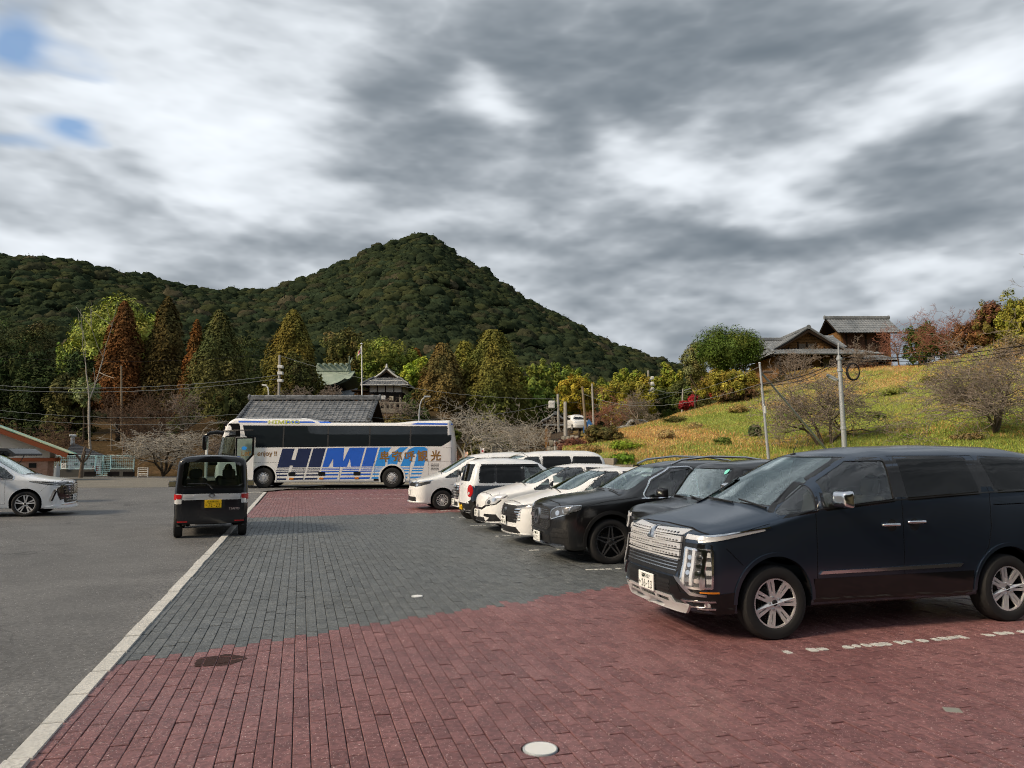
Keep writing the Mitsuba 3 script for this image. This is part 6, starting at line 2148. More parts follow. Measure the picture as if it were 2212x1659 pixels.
def minivan(name, label, M, H=1.83, w=.85, L=4.69, paint_=None, style='multi', rim=.19, R=.315, seat='mat_seat'):
    b = minivan_body(L, w, H)
    c = Car(name, label, 'van', M, b, paint_ or WHITE)
    ws, clear, dark = minivan_glass(H)
    dress(c, ws, clear, dark, (.92, 3.78), R, rim, style, (1.0, L - .25, .48), [(2.1, -.38), (2.1, .38), (3.1, -.38), (3.1, .38)], (1.2, 1.06), mirror=(1.58, 1.10, .20, .16, .11), handles=[(2.30, .92), (2.66, .93)],
          gaps=[line([(1.36, 1.0), (1.34, .34), (2.44, .31)], .006), line([(2.48, H - .12), (2.48, .31)], .006), line([(2.48, .31), (3.3, .31), (3.36, .6), (3.50, .9), (3.50, 1.0)], .006), line([(2.55, .99), (4.4, 1.02)], .008)],
          hood=line([(-.74, .86), (-.4, .93), (0, .945), (.4, .93), (.74, .86)], .007), seat=seat)
    return c


# --- seventh: white van with a stacked chrome face
c = minivan('van', 'white van with stacked chrome grille bars behind the two-tone box car', parked(4.40, 21.7), 1.87, .86, 4.70, WHITE)
g_ = soft(poly((-.44, .46), (.44, .46), (.56, .86), (-.56, .86)), .03)
gr = c.panel('grille', g_, 'F', 'mat_wheel_dark', .006)
for i, z in enumerate((.48, .56, .64, .72, .80)):
    c.panel('grille_bar', soft(sg.box(-.46 - .02 * i, z, .46 + .02 * i, z + .042), .01), 'F', 'mat_chrome', .026, 0, parent=gr)
c.panel('emblem', sa.scale(sg.Point(0, .83).buffer(.08), 1.3, .8), 'F', 'mat_chrome', .04, 0)
c.panel('headlamp', soft(poly((.54, .76), (.80, .80), (.82, .90), (.56, .88)), .02), 'F2', 'mat_lamp_inner', .008)
c.panel('headlamp_strip', poly((.54, .76), (.80, .80), (.80, .82), (.54, .78)), 'F2', 'mat_chrome', .016, 0)
c.panel('headlamp', soft(poly((.12, .80), (.40, .86), (.42, .94), (.12, .90)), .015), 'S', 'mat_lamp_inner', .006)
c.panel('lower_intake', soft(sg.box(-.40, .26, .40, .38), .03), 'F', 'mat_wheel_dark', .004)
c.panel('lip', poly((-.74, .205), (.74, .205), (.78, .25), (-.78, .25)), 'F', WHITE, .035, 0)
c.plate('F', 0, .37, .03, '98-71', ['福', '岡', '300'], ['わ'])

# --- eighth: white minivan at the head of the row
c = minivan('minivan', 'white minivan farthest along the parked row, nearest the coach', parked(3.42, 24.05), 1.825, .85, 4.69, WHITE)
g_ = soft(poly((-.52, .74), (.52, .74), (.60, .88), (-.60, .88)), .02)
gr = c.panel('grille', g_, 'F', 'mat_wheel_dark', .006)
c.panel('grille_bar', line([(-.66, .885), (-.3, .85), (.3, .85), (.66, .885)], .022), 'F', 'mat_chrome', .022, 0, parent=gr)
for z in (.765, .80):
    c.panel('grille_bar', sg.box(-.50, z, .50, z + .012), 'F', 'mat_black_plastic', .014, 0, parent=gr)
c.panel('emblem', sa.scale(sg.Point(0, .83).buffer(.06), 1.3, .8), 'F', 'mat_chrome', .032, 0, fine=.04)
c.panel('headlamp', soft(poly((.54, .72), (.80, .76), (.82, .88), (.58, .86)), .02), 'F2', 'mat_lamp_inner', .008)
c.panel('headlamp_lens', sg.Point(.66, .79).buffer(.04), 'F2', 'mat_chrome', .014, 0, fine=.03)
sl = soft(poly((.10, .74), (.52, .84), (.56, .91), (.10, .86)), .012)
c.panel('headlamp', sl, 'S', 'mat_lamp_inner', .006)
c.panel('headlamp_strip', line([(.10, .885), (.60, .945)], .022), 'S', 'mat_chrome', .014, 0)
c.panel('lower_intake', soft(sg.box(-.62, .28, .62, .42), .015), 'F', 'mat_wheel_dark', .006)
for z in (.32, .36):
    c.panel('intake_slat', sg.box(-.60, z, .60, z + .012), 'F', 'mat_black_plastic', .014, 0)
c.panel('lip', poly((-.76, .205), (.76, .205), (.80, .26), (-.80, .26)), 'F', WHITE, .05, 0)
c.plate('F', 0, .56, .02, '11', ['福', '岡', '502'], ['わ'])
c.panel('badge', sg.box(1.16, .80, 1.32, .815), 'S', 'mat_satin_chrome', .006, 0)
wipers(c, [(.93, -.6), (.95, .0)])

# --- far left: white minivan facing the paving
b = Body(5.0, .925,
         top=[(-.2, .92), (.04, .97), (.2, 1.02), (.6, 1.08), (.95, 1.14), (1.08, 1.18), (1.9, 1.70), (2.25, 1.83), (2.8, 1.91), (3.5, 1.93), (4.5, 1.90), (4.8, 1.82), (5.2, 1.7)],
         belt=[(0, .90), (.5, .99), (1.0, 1.04), (2, 1.08), (5, 1.14)], sill=[(-.2, .22), (.3, .20), (.55, .22), (4, .24), (5, .34)],
         nose=[(.14, .03), (.22, -.03), (.28, .01), (.5, .0), (.9, .015), (1.0, .06), (1.1, .14)], tail=[(.3, 4.92), (.5, 5.0), (1.2, 5.0), (1.8, 4.86)],
         roof_w=[(0, .9), (1.1, .84), (2.2, .74), (5, .74)], front_r=.44, rear_r=.28, mf=2.6, flare=[(.98, .55, .45, .025), (3.95, .55, .45, .025)], hood_n=2.8, roof_n=8)
c = Car('white_minivan', 'white minivan with tall black grille at the left edge facing right', 'van', parked(-6.44, 24.95, flip=True), b, WHITE2)
ws = soft(poly((-.76, 1.19), (.76, 1.19), (.62, 1.79), (-.62, 1.79)), .05)
dress(c, ws, [soft(poly((1.28, 1.075), (2.62, 1.11), (2.62, 1.72), (2.12, 1.70), (1.50, 1.30)), .03)], [soft(poly((2.74, 1.115), (3.7, 1.13), (3.68, 1.74), (2.74, 1.735)), .03)], (.98, 3.95), .355, .262, 'twist', (1.1, 4.7, .5),
      [(2.2, -.4), (2.2, .4)], (1.35, 1.10), mirror=(1.78, 1.15, .2, .16, .11), gaps=[line([(1.5, 1.05), (1.48, .36), (2.66, .33)], .006), line([(2.68, 1.78), (2.68, .33)], .006), line([(.38, .92), (.62, .70)], .005)],
      hood=line([(-.82, .955), (-.4, 1.0), (0, 1.01), (.4, 1.0), (.82, .955)], .007), seat='mat_seat_light')
fw = soft(poly((1.28, 1.075), (2.62, 1.11), (2.62, 1.72), (2.12, 1.70), (1.50, 1.30)), .03)
c.panel('window_trim', fw.buffer(.045).difference(fw.buffer(.025)), 'S', 'mat_chrome', .008, 0)
g_ = soft(poly((-.60, .36), (.60, .36), (.72, .62), (.78, .86), (-.78, .86), (-.72, .62)), .03)
gr = c.panel('grille', g_, 'F', 'mat_gloss_black', .008)
for j, z in enumerate((.42, .50, .58, .66, .74, .81)):
    hw = .54 + .035 * j
    for y in np.linspace(-hw, hw - .12, 7):
        c.panel('grille_cell', sg.box(y, z, y + .10, z + .014), 'F', 'mat_chrome', .026, 0, parent=gr, fine=0)
c.panel('grille_side', poly((.05, .50), (.14, .44), (.20, .62), (.22, .80), (.05, .86)), 'S', 'mat_gloss_black', .010)
c.panel('headlamp', soft(poly((.60, .87), (.86, .89), (.88, .95), (.60, .955)), .012), 'F2', 'mat_lamp_inner', .010)
c.panel('headlamp', soft(poly((.04, .84), (.50, .90), (.92, .985), (.88, 1.0), (.04, .965)), .008), 'S', 'mat_lamp_inner', .008)
c.panel('headlamp_strip', line([(.10, .885), (.50, .935), (.86, .985)], .012), 'S', 'mat_lamp_white', .012, 0)
c.panel('nose_bar', sg.box(-.60, .89, .60, .93), 'F', 'mat_gloss_black', .006)
c.panel('emblem', sa.scale(sg.Point(0, .91).buffer(.07), 1.4, .8), 'F', 'mat_chrome', .02, 0, fine=.04)
c.panel('bumper_vent', poly((.34, .42), (.40, .42), (.30, .72), (.20, .80), (.23, .72)), 'S', 'mat_chrome', .012, 0)
c.panel('bumper_vent', poly((.30, .43), (.34, .43), (.24, .70), (.20, .72)), 'S', 'mat_gloss_black', .014, 0)
c.panel('lip', soft(poly((-.86, .215), (.86, .215), (.90, .30), (-.90, .30)), .01), 'F', WHITE2, .05, 0)
c.panel('lip_trim', sg.box(-.70, .305, .70, .33), 'F', 'mat_chrome', .05, 0)
c.panel('lip', poly((-.02, .215), (.52, .205), (.50, .26), (-.02, .31)), 'S', WHITE2, .03, 0)
c.plate('F', 0, .50, .035, '46-53', ['佐', '世', '保', '300'], ['は'])
wipers(c, [(1.02, -.6), (1.04, .0)])

# --- behind it: black wagon with its tailgate raised
tg = thing('black_wagon', 'black wagon with raised tailgate behind the white minivan at the left edge', 'car')
O = pt(62, 985, 27.0)
b = minivan_body(4.5, .83, 1.72)
Mw = mat((O[0] - 5.2, 27.2, 0), math.radians(-4))
c = Car.__new__(Car)
c.k, c.M, c.b, c.paint = tg, Mw, b, BLACK
ws, clear, dark = minivan_glass(1.72)
dress(c, ws, clear, dark, (.92, 3.6), .31, .20, 'five', (1.0, 4.2, .48), [(2.1, -.38), (2.1, .38)], (1.2, 1.06))
gate = thing
pz = [(4.25, 1.66), (4.75, 1.98), (5.15, 1.84), (5.22, 1.72)]
for sd in (-1,):
    pass
A = sg.LineString(pz).buffer(.05)
v, f = extrude(sg.LineString([(4.2, 1.70), (4.55, 1.92), (5.05, 1.90), (5.30, 1.74)]).buffer(.045, 6), 1.36, -.68)
c.add('tailgate', (np.stack([v[:, 0], v[:, 2], v[:, 1]], 1), f[:, ::-1]), BLACK, 30)
v, f = extrude(sg.Polygon([(4.62, 1.84), (5.02, 1.83), (5.10, 1.77), (4.66, 1.76)]), 1.1, -.55)
c.add('tailgate_glass', (np.stack([v[:, 0], v[:, 2], v[:, 1]], 1), f[:, ::-1]), 'mat_privacy_glass', 30)
for sd in (-1, 1):
    c.add('gas_strut', tube([(4.42, sd * .62, 1.25), (4.75, sd * .62, 1.82)], .014, 6), 'mat_black_plastic')

# --- the small black car seen from behind
b = Body(3.40, .735,
         top=[(-.2, .90), (.05, .95), (.45, 1.02), (.62, 1.08), (1.40, 1.62), (1.6, 1.70), (2.3, 1.75), (3.0, 1.75), (3.30, 1.735), (3.5, 1.70)],
         belt=[(0, .88), (.6, .98), (1.2, 1.02), (3.4, 1.04)], sill=[(-.2, .28), (.3, .24), (3, .25), (3.5, .31)],
         nose=[(.2, .05), (.4, 0), (.8, .02), (1.0, .1)], tail=[(.24, 3.36), (.34, 3.40), (.60, 3.40), (.95, 3.39), (1.7, 3.31)],
         roof_w=[(0, .7), (1.4, .665), (3.4, .672)], front_r=.3, rear_r=.20, mr=3.6, mf=2.6, roof_n=14, tuck=.02)
hd = np.array([-.375, .927])
tl_ = np.array([-6.36, 15.85])
nz = tl_ + hd * 3.40
M = mat((nz[0], nz[1], 0), math.atan2(-hd[1], -hd[0]))
c = Car('kei_wagon', 'small black box wagon with yellow plate driving away past the kerb line', 'car', M, b, BLACK2)
rg = soft(poly((-.60, 1.09), (.60, 1.09), (.56, 1.60), (-.56, 1.60)), .05)
dress(c, soft(poly((-.60, 1.11), (.60, 1.11), (.53, 1.60), (-.53, 1.60)), .04), [soft(poly((1.0, 1.05), (1.75, 1.05), (1.75, 1.58), (1.45, 1.56)), .03), soft(poly((1.85, 1.05), (2.58, 1.06), (2.56, 1.58), (1.85, 1.58)), .03)],
      [], (.72, 3.02), .275, .17, 'five', (.75, 3.30, .42), [(1.7, -.34), (1.7, .34), (2.5, -.34), (2.5, .34)], (.95, 1.02), rear=rg, mirror=(1.12, 1.06, .17, .15, .10), tw=.16, track=.64, wheel_y=.34,
      gaps=[line([(1.80, 1.6), (1.80, .34)], .006)])
edge = soft(poly((-.66, 1.04), (.66, 1.04), (.62, 1.655), (-.62, 1.655)), .05)
c.panel('rear_window_edge', edge.difference(rg), 'B', 'mat_gloss_black', .003)
b.groove
c.panel('tailgate_seam', line([(-.56, 1.03), (-.60, .60), (-.55, .475), (.55, .475), (.60, .60), (.56, 1.03)], .008), 'B', 'mat_wheel_dark', .002)
c.panel('tailgate_garnish', soft(poly((-.575, .80), (.575, .80), (.575, .925), (-.575, .925)), .008), 'B', 'mat_silver', .016)
c.panel('garnish_lamp', soft(sg.box(.36, .845, .555, .885), .006), 'B2', 'mat_lamp_white', .024, 0)
c.panel('rear_emblem', sa.scale(sg.Point(0, .89).buffer(.05), 1.25, .8).difference(sa.scale(sg.Point(0, .89).buffer(.034), 1.25, .8)), 'B', 'mat_chrome', .03, 0, fine=.03)
c.panel('tail_lamp_case', soft(sg.box(.585, .72, .725, .93), .02), 'B2', 'mat_lamp_white', .010)
c.panel('tail_lamp', soft(sg.box(.588, .82, .70, .915), .035), 'B2', 'mat_lamp_red', .018, 0)
c.panel('tail_lamp', soft(sg.box(3.22, .80, 3.37, .92), .02), 'S', 'mat_lamp_red', .010)
c.panel('plate_recess', soft(sg.box(-.20, .60, .26, .80), .03), 'B', 'mat_wheel_dark', .002)
c.plate('B', .03, .715, .022, '71-23', ['佐', '世', '保', '580'], ['は'], yellow=True)
v, f = as_vf(meshkit.text_mesh('TANTO', .045, .003, bold=True))
xr = float(b._rear(np.array([[.4, .60]]))[0])
c.add('lettering', (np.stack([np.full(len(v), xr) + .004 + v[:, 2], v[:, 0] + .34, v[:, 1] + .585], 1), f), 'mat_chrome', False)
c.panel('reflector', soft(sg.box(.46, .335, .66, .36), .006), 'B2', 'mat_lamp_red', .014)
c.panel('bumper_lower', poly((.40, .25), (.70, .25), (.70, .31), (.42, .31)), 'B2', 'mat_black_plastic', .012)
c.add('rear_wiper', tube([(3.40, .02, 1.02), (3.375, -.06, 1.10), (3.36, -.12, 1.14), (3.36, -.48, 1.135)], .012, 6), 'mat_black_plastic')
c.add('inside_mirror', rbox(1.28, 1.31, -.10, .10, 1.50, 1.57, .01), 'mat_cabin')
c.add('brake_lamp', rbox(3.235, 3.255, -.06, .06, 1.62, 1.638, .003), 'mat_lamp_white')
KEI = M
# ------------------------------------------------------------------ the coach
b = Body(12.65, 1.25,
         top=[(-.2, 3.0), (.05, 3.12), (.25, 3.36), (.6, 3.58), (1.0, 3.66), (1.6, 3.69), (4.6, 3.67), (5.0, 3.64), (5.6, 3.46), (6.0, 3.43), (9.5, 3.42), (9.8, 3.45), (10.4, 3.52), (12.2, 3.56), (12.55, 3.56), (12.62, 3.44), (13, 3.40)],
         belt=[(0, 2.6), (1, 2.75), (13, 2.75)], sill=[(-.2, .34), (.4, .28), (11.5, .28), (13, .50)],
         nose=[(.2, .10), (.4, .02), (.7, 0), (1.1, .04), (1.6, .12), (2.4, .30), (3.0, .46), (3.4, .64), (3.7, .9)], tail=[(.3, 12.5), (.6, 12.65), (2.2, 12.62), (3.5, 12.40)],
         roof_w=[(0, 1.1), (1, 1.14), (13, 1.14)], front_r=.55, rear_r=.35, mf=3.2, mr=3.6, tuck=.012, hood_n=4, roof_n=16, step=.12, soft=.06)
P0, P1 = gp(597, 1050), gp(866, 1051)
bx = (P0[0] - 2.73 * 1.008, P0[1])
M = mat((bx[0] + .05, 39.9, 0), math.radians(1.2))
c = Car('coach', 'white and blue coach with big slanted lettering parked across the lot', 'bus', M, b, WHITE3)
WB = (2.70, 9.36)
for x in WB:
    b.wheel_hole(x, .54, .62, .6)
b.cabin(.35, 12.3, 1.10, .05)
b.window(soft(poly((-1.12, 1.25), (1.12, 1.25), (1.05, 3.0), (-1.05, 3.0)), .1), 'F', 3.5)


def cb(x, y):
    """From a 2212-wide enlargement of the coach to its own (x, z)."""
    y = y - .0125 * (x - 440)
    return ((800 + x * .4973) * .54 - 487) / 40.15, (1050 - (1600 + y * .4973) * .54) / 39.9


def cpoly(*p):
    return sg.Polygon([cb(*q) for q in p])


win = [cpoly((440, 214), (748, 220), (748, 380), (540, 380), (520, 320), (470, 300)), cpoly((762, 220), (1095, 226), (1095, 381), (762, 380)), cpoly((1108, 226), (1418, 230), (1418, 382), (1108, 381)),
       cpoly((1432, 230), (1736, 236), (1736, 384), (1432, 382)), cpoly((1750, 236), (2045, 240), (2058, 262), (2058, 345), (1985, 388), (1750, 384))]
win[0] = cpoly((440, 214), (748, 220), (748, 380), (545, 380), (540, 300), (480, 300), (462, 290))
doorway = cpoly((258, 300), (388, 300), (388, 640), (240, 640), (232, 440))
drv = cpoly((264, 300), (386, 300), (386, 460), (250, 450))
b.window(drv, 'S')
for x in (1020 , 1310, 1600):
    pass
for x in (735, 918, 1196, 1466, 1740, 1885):
    X, _ = cb(x, 500)
    b.groove(sg.box(X - .008, .36, X + .008, 1.42), 'L')
b.groove(line([cb(530, 497), cb(2095, 512)], .014), 'L')
c.shell()
c.pane('windscreen', soft(poly((-1.12, 1.25), (1.12, 1.25), (1.05, 3.0), (-1.05, 3.0)), .1), 'F', 'mat_glass')
c.pane('driver_window', drv, 'S', 'mat_glass')
mat_p('coach_glass', (.014, .019, .024), .03, spec=.55)
for w_ in win:
    c.panel('window', w_, 'L', 'mat_coach_glass', .006)
    c.panel('window', w_, 'R', 'mat_coach_glass', .006)
mat_d('rubber_seal', (.055, .058, .062))
for x_ in (755, 1101, 1425, 1743):
    c.panel('window_pillar', cpoly((x_ - 5, 219 + (x_ - 440) * .0125), (x_ + 5, 219 + (x_ - 440) * .0125), (x_ + 5, 381 + (x_ - 440) * .004), (x_ - 5, 381 + (x_ - 440) * .004)), 'S', 'mat_rubber_seal', .008, 0, .3)
al = unary_union(win)
c.panel('window_band', al.buffer(.20, join_style='mitre').buffer(-.17, join_style='mitre').difference(al.buffer(.001)), 'S', 'mat_gloss_black', .003)
c.panel('front_mask', cpoly((388, 142), (412, 212), (420, 300), (395, 300), (250, 300), (270, 215), (300, 160), (345, 138)).difference(drv.buffer(.002)).intersection(sg.box(.42, 0, 5, 3.35)), 'S', 'mat_gloss_black', .004)
wsb = soft(poly((-1.12, 1.25), (1.12, 1.25), (1.05, 3.0), (-1.05, 3.0)), .1)
c.panel('front_mask', soft(poly((-1.17, 1.2), (1.17, 1.2), (1.10, 3.3), (-1.10, 3.3)), .1).difference(wsb), 'F', 'mat_gloss_black', .004)
c.panel('upper_lamp_window', cpoly((315, 250), (385, 246), (385, 282), (318, 284)), 'L', 'mat_lamp_inner', .012)
# livery
mat_p('coach_navy', (.010, .020, .075), .3, coat=.8)
mat_p('coach_blue', (.018, .115, .60), .3, coat=.8)
mat_p('coach_sky', (.030, .27, .76), .3, coat=.8)
mat_p('coach_gold', (.30, .165, .05), .35, .3)
mat_p('coach_lime', (.42, .48, .08), .4)


def sl(a, h):
    return cb(a + 38 * h, 541 - 146 * h)


def spoly(*p):
    return sg.Polygon([sl(*q) for q in p])


def sbox(a0, a1, h0=0, h1=1):
    return spoly((a0, h0), (a1, h0), (a1, h1), (a0, h1))


lets = [('H', sbox(712, 938).difference(unary_union([sbox(806, 836, .40, 1.01), sbox(806, 832, -.01, .10)])), 'mat_coach_navy', 712, 938),
        ('I', sbox(952, 1048), 'mat_coach_navy', 952, 1048),
        ('M', sbox(1062, 1352).difference(unary_union([spoly((1190, 1.01), (1232, 1.01), (1212, .28)), spoly((1108, -.01), (1146, -.01), (1128, .44)), spoly((1252, -.01), (1284, -.01), (1258, .44))])), 'mat_coach_blue', 1062, 1352),
        ('I', sbox(1366, 1454), 'mat_coach_blue', 1366, 1454),
        ('K', spoly((1468, 0), (1634, 0), (1642, .42), (1658, .72), (1700, 1), (1468, 1)).difference(unary_union([spoly((1558, 1.01), (1628, 1.01), (1540, .46), (1528, .56)), spoly((1540, .44), (1556, .34), (1566, -.01), (1548, -.01)), spoly((1632, .55), (1642, .38), (1668, .78), (1712, 1.02), (1690, 1.02))])), 'mat_coach_sky', 1468, 1634),
        ('O', spoly((1668, 0), (1850, 0), (1850, .72), (1842, .9), (1815, 1), (1735, 1), (1700, .88), (1680, .62)).difference(spoly((1740, -.01), (1772, -.01), (1772, .52), (1764, .66), (1748, .60))), 'mat_coach_sky', 1668, 1850)]
arch_cut = unary_union([sg.Point(x, .54).buffer(.70) for x in WB])
for ch, g_, m_, a0, a1 in lets:
    k = c.panel('livery_letter', g_.difference(arch_cut), 'L', m_, .007, .004, .5)
    for y0, y1 in ((548, 552), (558, 564), (572, 581), (594, 606), (622, 636)):
        h0, h1 = (541 - y1) / 146, (541 - y0) / 146
        q = sbox(a0, a1, h0, h1).difference(arch_cut)
        if ch in 'HMO':
            mid = {'H': 819, 'M': 1212, 'O': 1756}[ch]
            q = q.difference(sbox(mid - 11, mid + 11, -1, 1))
        c.panel('livery_stripe', q, 'L', m_, .007, .004, .6, parent=None)
c.panel('roof_stripe', cpoly((398, 174), (622, 180), (622, 192), (400, 188)), 'L', 'mat_coach_blue', .010, .01, .3)
c.panel('roof_stripe', cpoly((762, 182), (1090, 187), (1120, 200), (762, 195)), 'L', 'mat_coach_blue', .010, .01, .3)
c.panel('roof_stripe', cpoly((1745, 214), (1800, 206), (2070, 214), (2070, 226), (1760, 220)), 'L', 'mat_coach_blue', .010, .01, .3)
c.panel('roof_line', cpoly((412, 153), (1090, 165), (1092, 171), (412, 159)), 'L', 'mat_gloss_black', .010, .01, .3)


def letter_side(mesh, x, z, off=.012):
    v, f = mesh
    y = b._side(np.stack([v[:, 0] + x, v[:, 1] + z], 1)) + off + v[:, 2]
    return np.stack([v[:, 0] + x, -y, v[:, 1] + z], 1), f


def text_on(name, t, x, z, h, bs, w=None, bold=True):
    v, f = as_vf(meshkit.text_mesh(t, h, .003, bold=bold))
    if w:
        v = (v - [v[:, 0].min(), 0, 0]) * [w / (v[:, 0].max() - v[:, 0].min()), 1, 1]
    c.add(name, letter_side((v, f), x, z), bs, False)


x0, z0 = cb(632, 201)
text_on('roof_lettering', 'HIMIKO', x0, z0, .19, 'mat_coach_lime', 1.62)
x0, z0 = cb(548, 446)
text_on('slogan', 'enjoy !!', x0 + .07, z0, .22, 'mat_coach_gold', 1.0)
for ch, xc in (('卑', 1505), ('弥', 1600), ('呼', 1700), ('観', 1800), ('光', 1905)):
    x0, z0 = cb(xc, 500)
    g_ = sa.scale(brush(STROKES[ch], .13), .50, .50, origin=(0, 0))
    c.panel('kanji', sa.translate(g_, x0, z0), 'L', 'mat_coach_gold', .016, 0, 0)
for x, y in ((828, 592), (1058, 593), (1332, 594), (1485, 644)):
    X, Z = cb(x, y)
    c.panel('hatch_handle', soft(sg.box(X - .18, Z - .10, X + .18, Z + .10) if y < 640 else sg.box(X - .16, Z - .05, X + .16, Z + .05), .04), 'L', 'mat_gloss_black', .012)
for x, y in ((826, 627), (1056, 628), (1330, 628)):
    X, Z = cb(x, y)
    c.panel('marker_lamp', soft(sg.box(X - .11, Z - .045, X + .11, Z + .045), .03), 'L', 'mat_lamp_amber', .03)
X0, Z0 = cb(1905, 530)
for i in range(5):
    c.panel('vent_slat', sg.box(X0, Z0 - .075 * i, X0 + .42, Z0 - .075 * i + .03), 'L', 'mat_wheel_dark', .008)
c.panel('rear_hatch', line([cb(2005, 405), cb(2062, 405), cb(2062, 500)], .012), 'L', 'mat_wheel_dark', .004)
for x in WB:
    c.panel('arch_trim', sg.Point(x, .54).buffer(.70, 20).difference(sg.Point(x, .54).buffer(.625, 20)).intersection(sg.box(x - 1, .30, x + 1, 2)), 'L', WHITE3, .02)
c.panel('lower_window', soft(cpoly((418, 552), (505, 552), (505, 602), (418, 602)), .03), 'L', 'mat_gloss_black', .006)
c.panel('lower_window_glass', soft(cpoly((444, 558), (497, 558), (497, 596), (444, 596)), .02), 'L', 'mat_lamp_white', .010)
c.wheels(WB, .52, 1.10, 'truck', .30, .29)
# the open door standing out from the side
dp = cpoly((402, 306), (544, 306), (544, 640), (524, 658), (402, 656))
o = -1.25 - .28
glass_p = cpoly((412, 316), (528, 314), (528, 436), (482, 486), (412, 490))
frame_p = cpoly((402, 304), (545, 304), (542, 440), (490, 497), (402, 500)).difference(glass_p)


def flat(pg, y0, y1):
    v, f = extrude(pg, y1 - y0, y0)
    return np.stack([v[:, 0], v[:, 2], v[:, 1]], 1), f[:, ::-1]


d_ = key('door', c.k)
part(d_, 'frame', flat(frame_p, o, o + .05), 'mat_gloss_black', 30, M=c.M)
v, f = flat(glass_p, o + .015, o + .018)
part(d_, 'pane', flat(glass_p, o + .02, o + .024), 'mat_glass', False, M=c.M)
part(d_, 'lower_panel', flat(cpoly((402, 502), (491, 499), (543, 442), (543, 640), (526, 656), (402, 655)), o, o + .05), WHITE3, 30, M=c.M)
v, f = as_vf(meshkit.text_mesh("Let's", .24, .003, bold=True))
x0, z0 = cb(448, 445)
v = (v - [v[:, 0].min(), 0, 0]) * [.66 / (v[:, 0].max() - v[:, 0].min()), 1, 1]
part(d_, 'slogan', (np.stack([v[:, 0] + x0, o + .012 - v[:, 2], v[:, 1] + z0], 1), f), 'mat_coach_gold', False, M=c.M)
X, Z = cb(468, 388)
part(d_, 'badge', flat(sa.scale(sg.Point(X, Z).buffer(.13), 1, .75), o + .008, o + .014), 'mat_coach_sky', False, M=c.M)
X, Z = cb(400, 462)
for i in range(2):
    part(d_, 'notice', flat(sg.box(X, Z - .17 * i, X + .24, Z - .17 * i + .10), o + .006, o + .012), 'mat_coach_blue', False, M=c.M)
c.add('door_arm', tube([(.55, -1.2, 2.95), (1.3, -1.42, 2.98), (2.2, -1.47, 2.98)], .03, 6), 'mat_black_plastic')
c.add('door_arm', tube([(.55, -1.2, 1.0), (1.3, -1.42, .95), (2.2, -1.47, .95)], .03, 6), 'mat_black_plastic')
# mirrors on goose-neck arms
x1, z1 = cb(288, 268)
x2, z2 = cb(190, 268)
x3, z3 = cb(158, 290)
x4, z4 = cb(155, 345)
for sd in (-1, 1):
    k = c.add('mirror_arm', tube([(x1, sd * 1.05, z1), ((x1 + x2) / 2, sd * 1.2, z1 + .03), (x2, sd * 1.32, z2), (x3, sd * 1.36, z3)], [.10, .10, .09, .07], 8), 'mat_gloss_black', True)
    c.add('wing_mirror', rbox(x4 - .10, x4 + .12, sd * 1.36 - .14, sd * 1.36 + .14, z4 - .36, z3 + .02, .06), 'mat_gloss_black', 40)
    c.add('mirror_glass', rbox(x4 + .115, x4 + .13, sd * 1.36 - .11, sd * 1.36 + .11, z4 - .32, z3 - .04, .01), 'mat_mirror', False)
c.add('dashboard', rbox(.42, 1.1, -1.1, 1.1, 1.1, 1.55, .08), 'mat_cabin', 40)
a = np.linspace(0, 2 * np.pi, 22)
ring = np.stack([np.zeros(22), np.cos(a) * .24, np.sin(a) * .24], 1)
c.add('steering_wheel', move(tube(ring, .02, 6, False), mat((1.15, -.55, 1.72), 0, 1, 0, -.9)), 'mat_cabin', True)
for y in (-.6, .6):
    k = key('seat', c.k)
    part(k, 'cushion', rbox(1.5, 2.0, y - .26, y + .26, 1.1, 1.55, .06), 'mat_seat', 40, M=c.M)
    part(k, 'backrest', rbox(1.98, 2.12, y - .26, y + .26, 1.4, 2.35, .05), 'mat_seat', 40, M=c.M)
c.add('bulkhead', rbox(2.35, 2.42, -1.1, 1.1, 1.1, 2.9, .02), 'mat_cabin', 40)
c.panel('headlamp', soft(poly((.62, .55), (1.12, .60), (1.16, .86), (.66, .80)), .05), 'F2', 'mat_lamp_white', .01)
c.panel('front_bumper', sg.box(-1.15, .34, 1.15, .52), 'F', 'mat_gloss_black', .01)
# ------------------------------------------------------------------ trees and shrubs


def bark(p, n, uv):
    return mix((.045, .036, .026), (.12, .10, .075), noise(p.x * 9, p.y * 9, p.z * 2.5)) * (.7 + .5 * noise(p.x * 30, p.y * 30, p.z * 8))


mat_d('bark', proc(bark))
mat_d('twig_pale', (.42, .39, .34))
mat_d('twig_grey', (.27, .225, .19))
mat_d('twig_brown', (.15, .10, .070))
mat_d('twig_red', (.30, .14, .10))
mat_d('bark_dark', (.13, .105, .085))


def ground_z(x, y):
    if x > 2.4 and x > (y - 60) * .0 + 2.4:
        return float(right_z(np.array([x]), np.array([y]))[0])
    return float(left_z(np.array([x]), np.array([y]))[0]) if y > 58.2 else 0.0


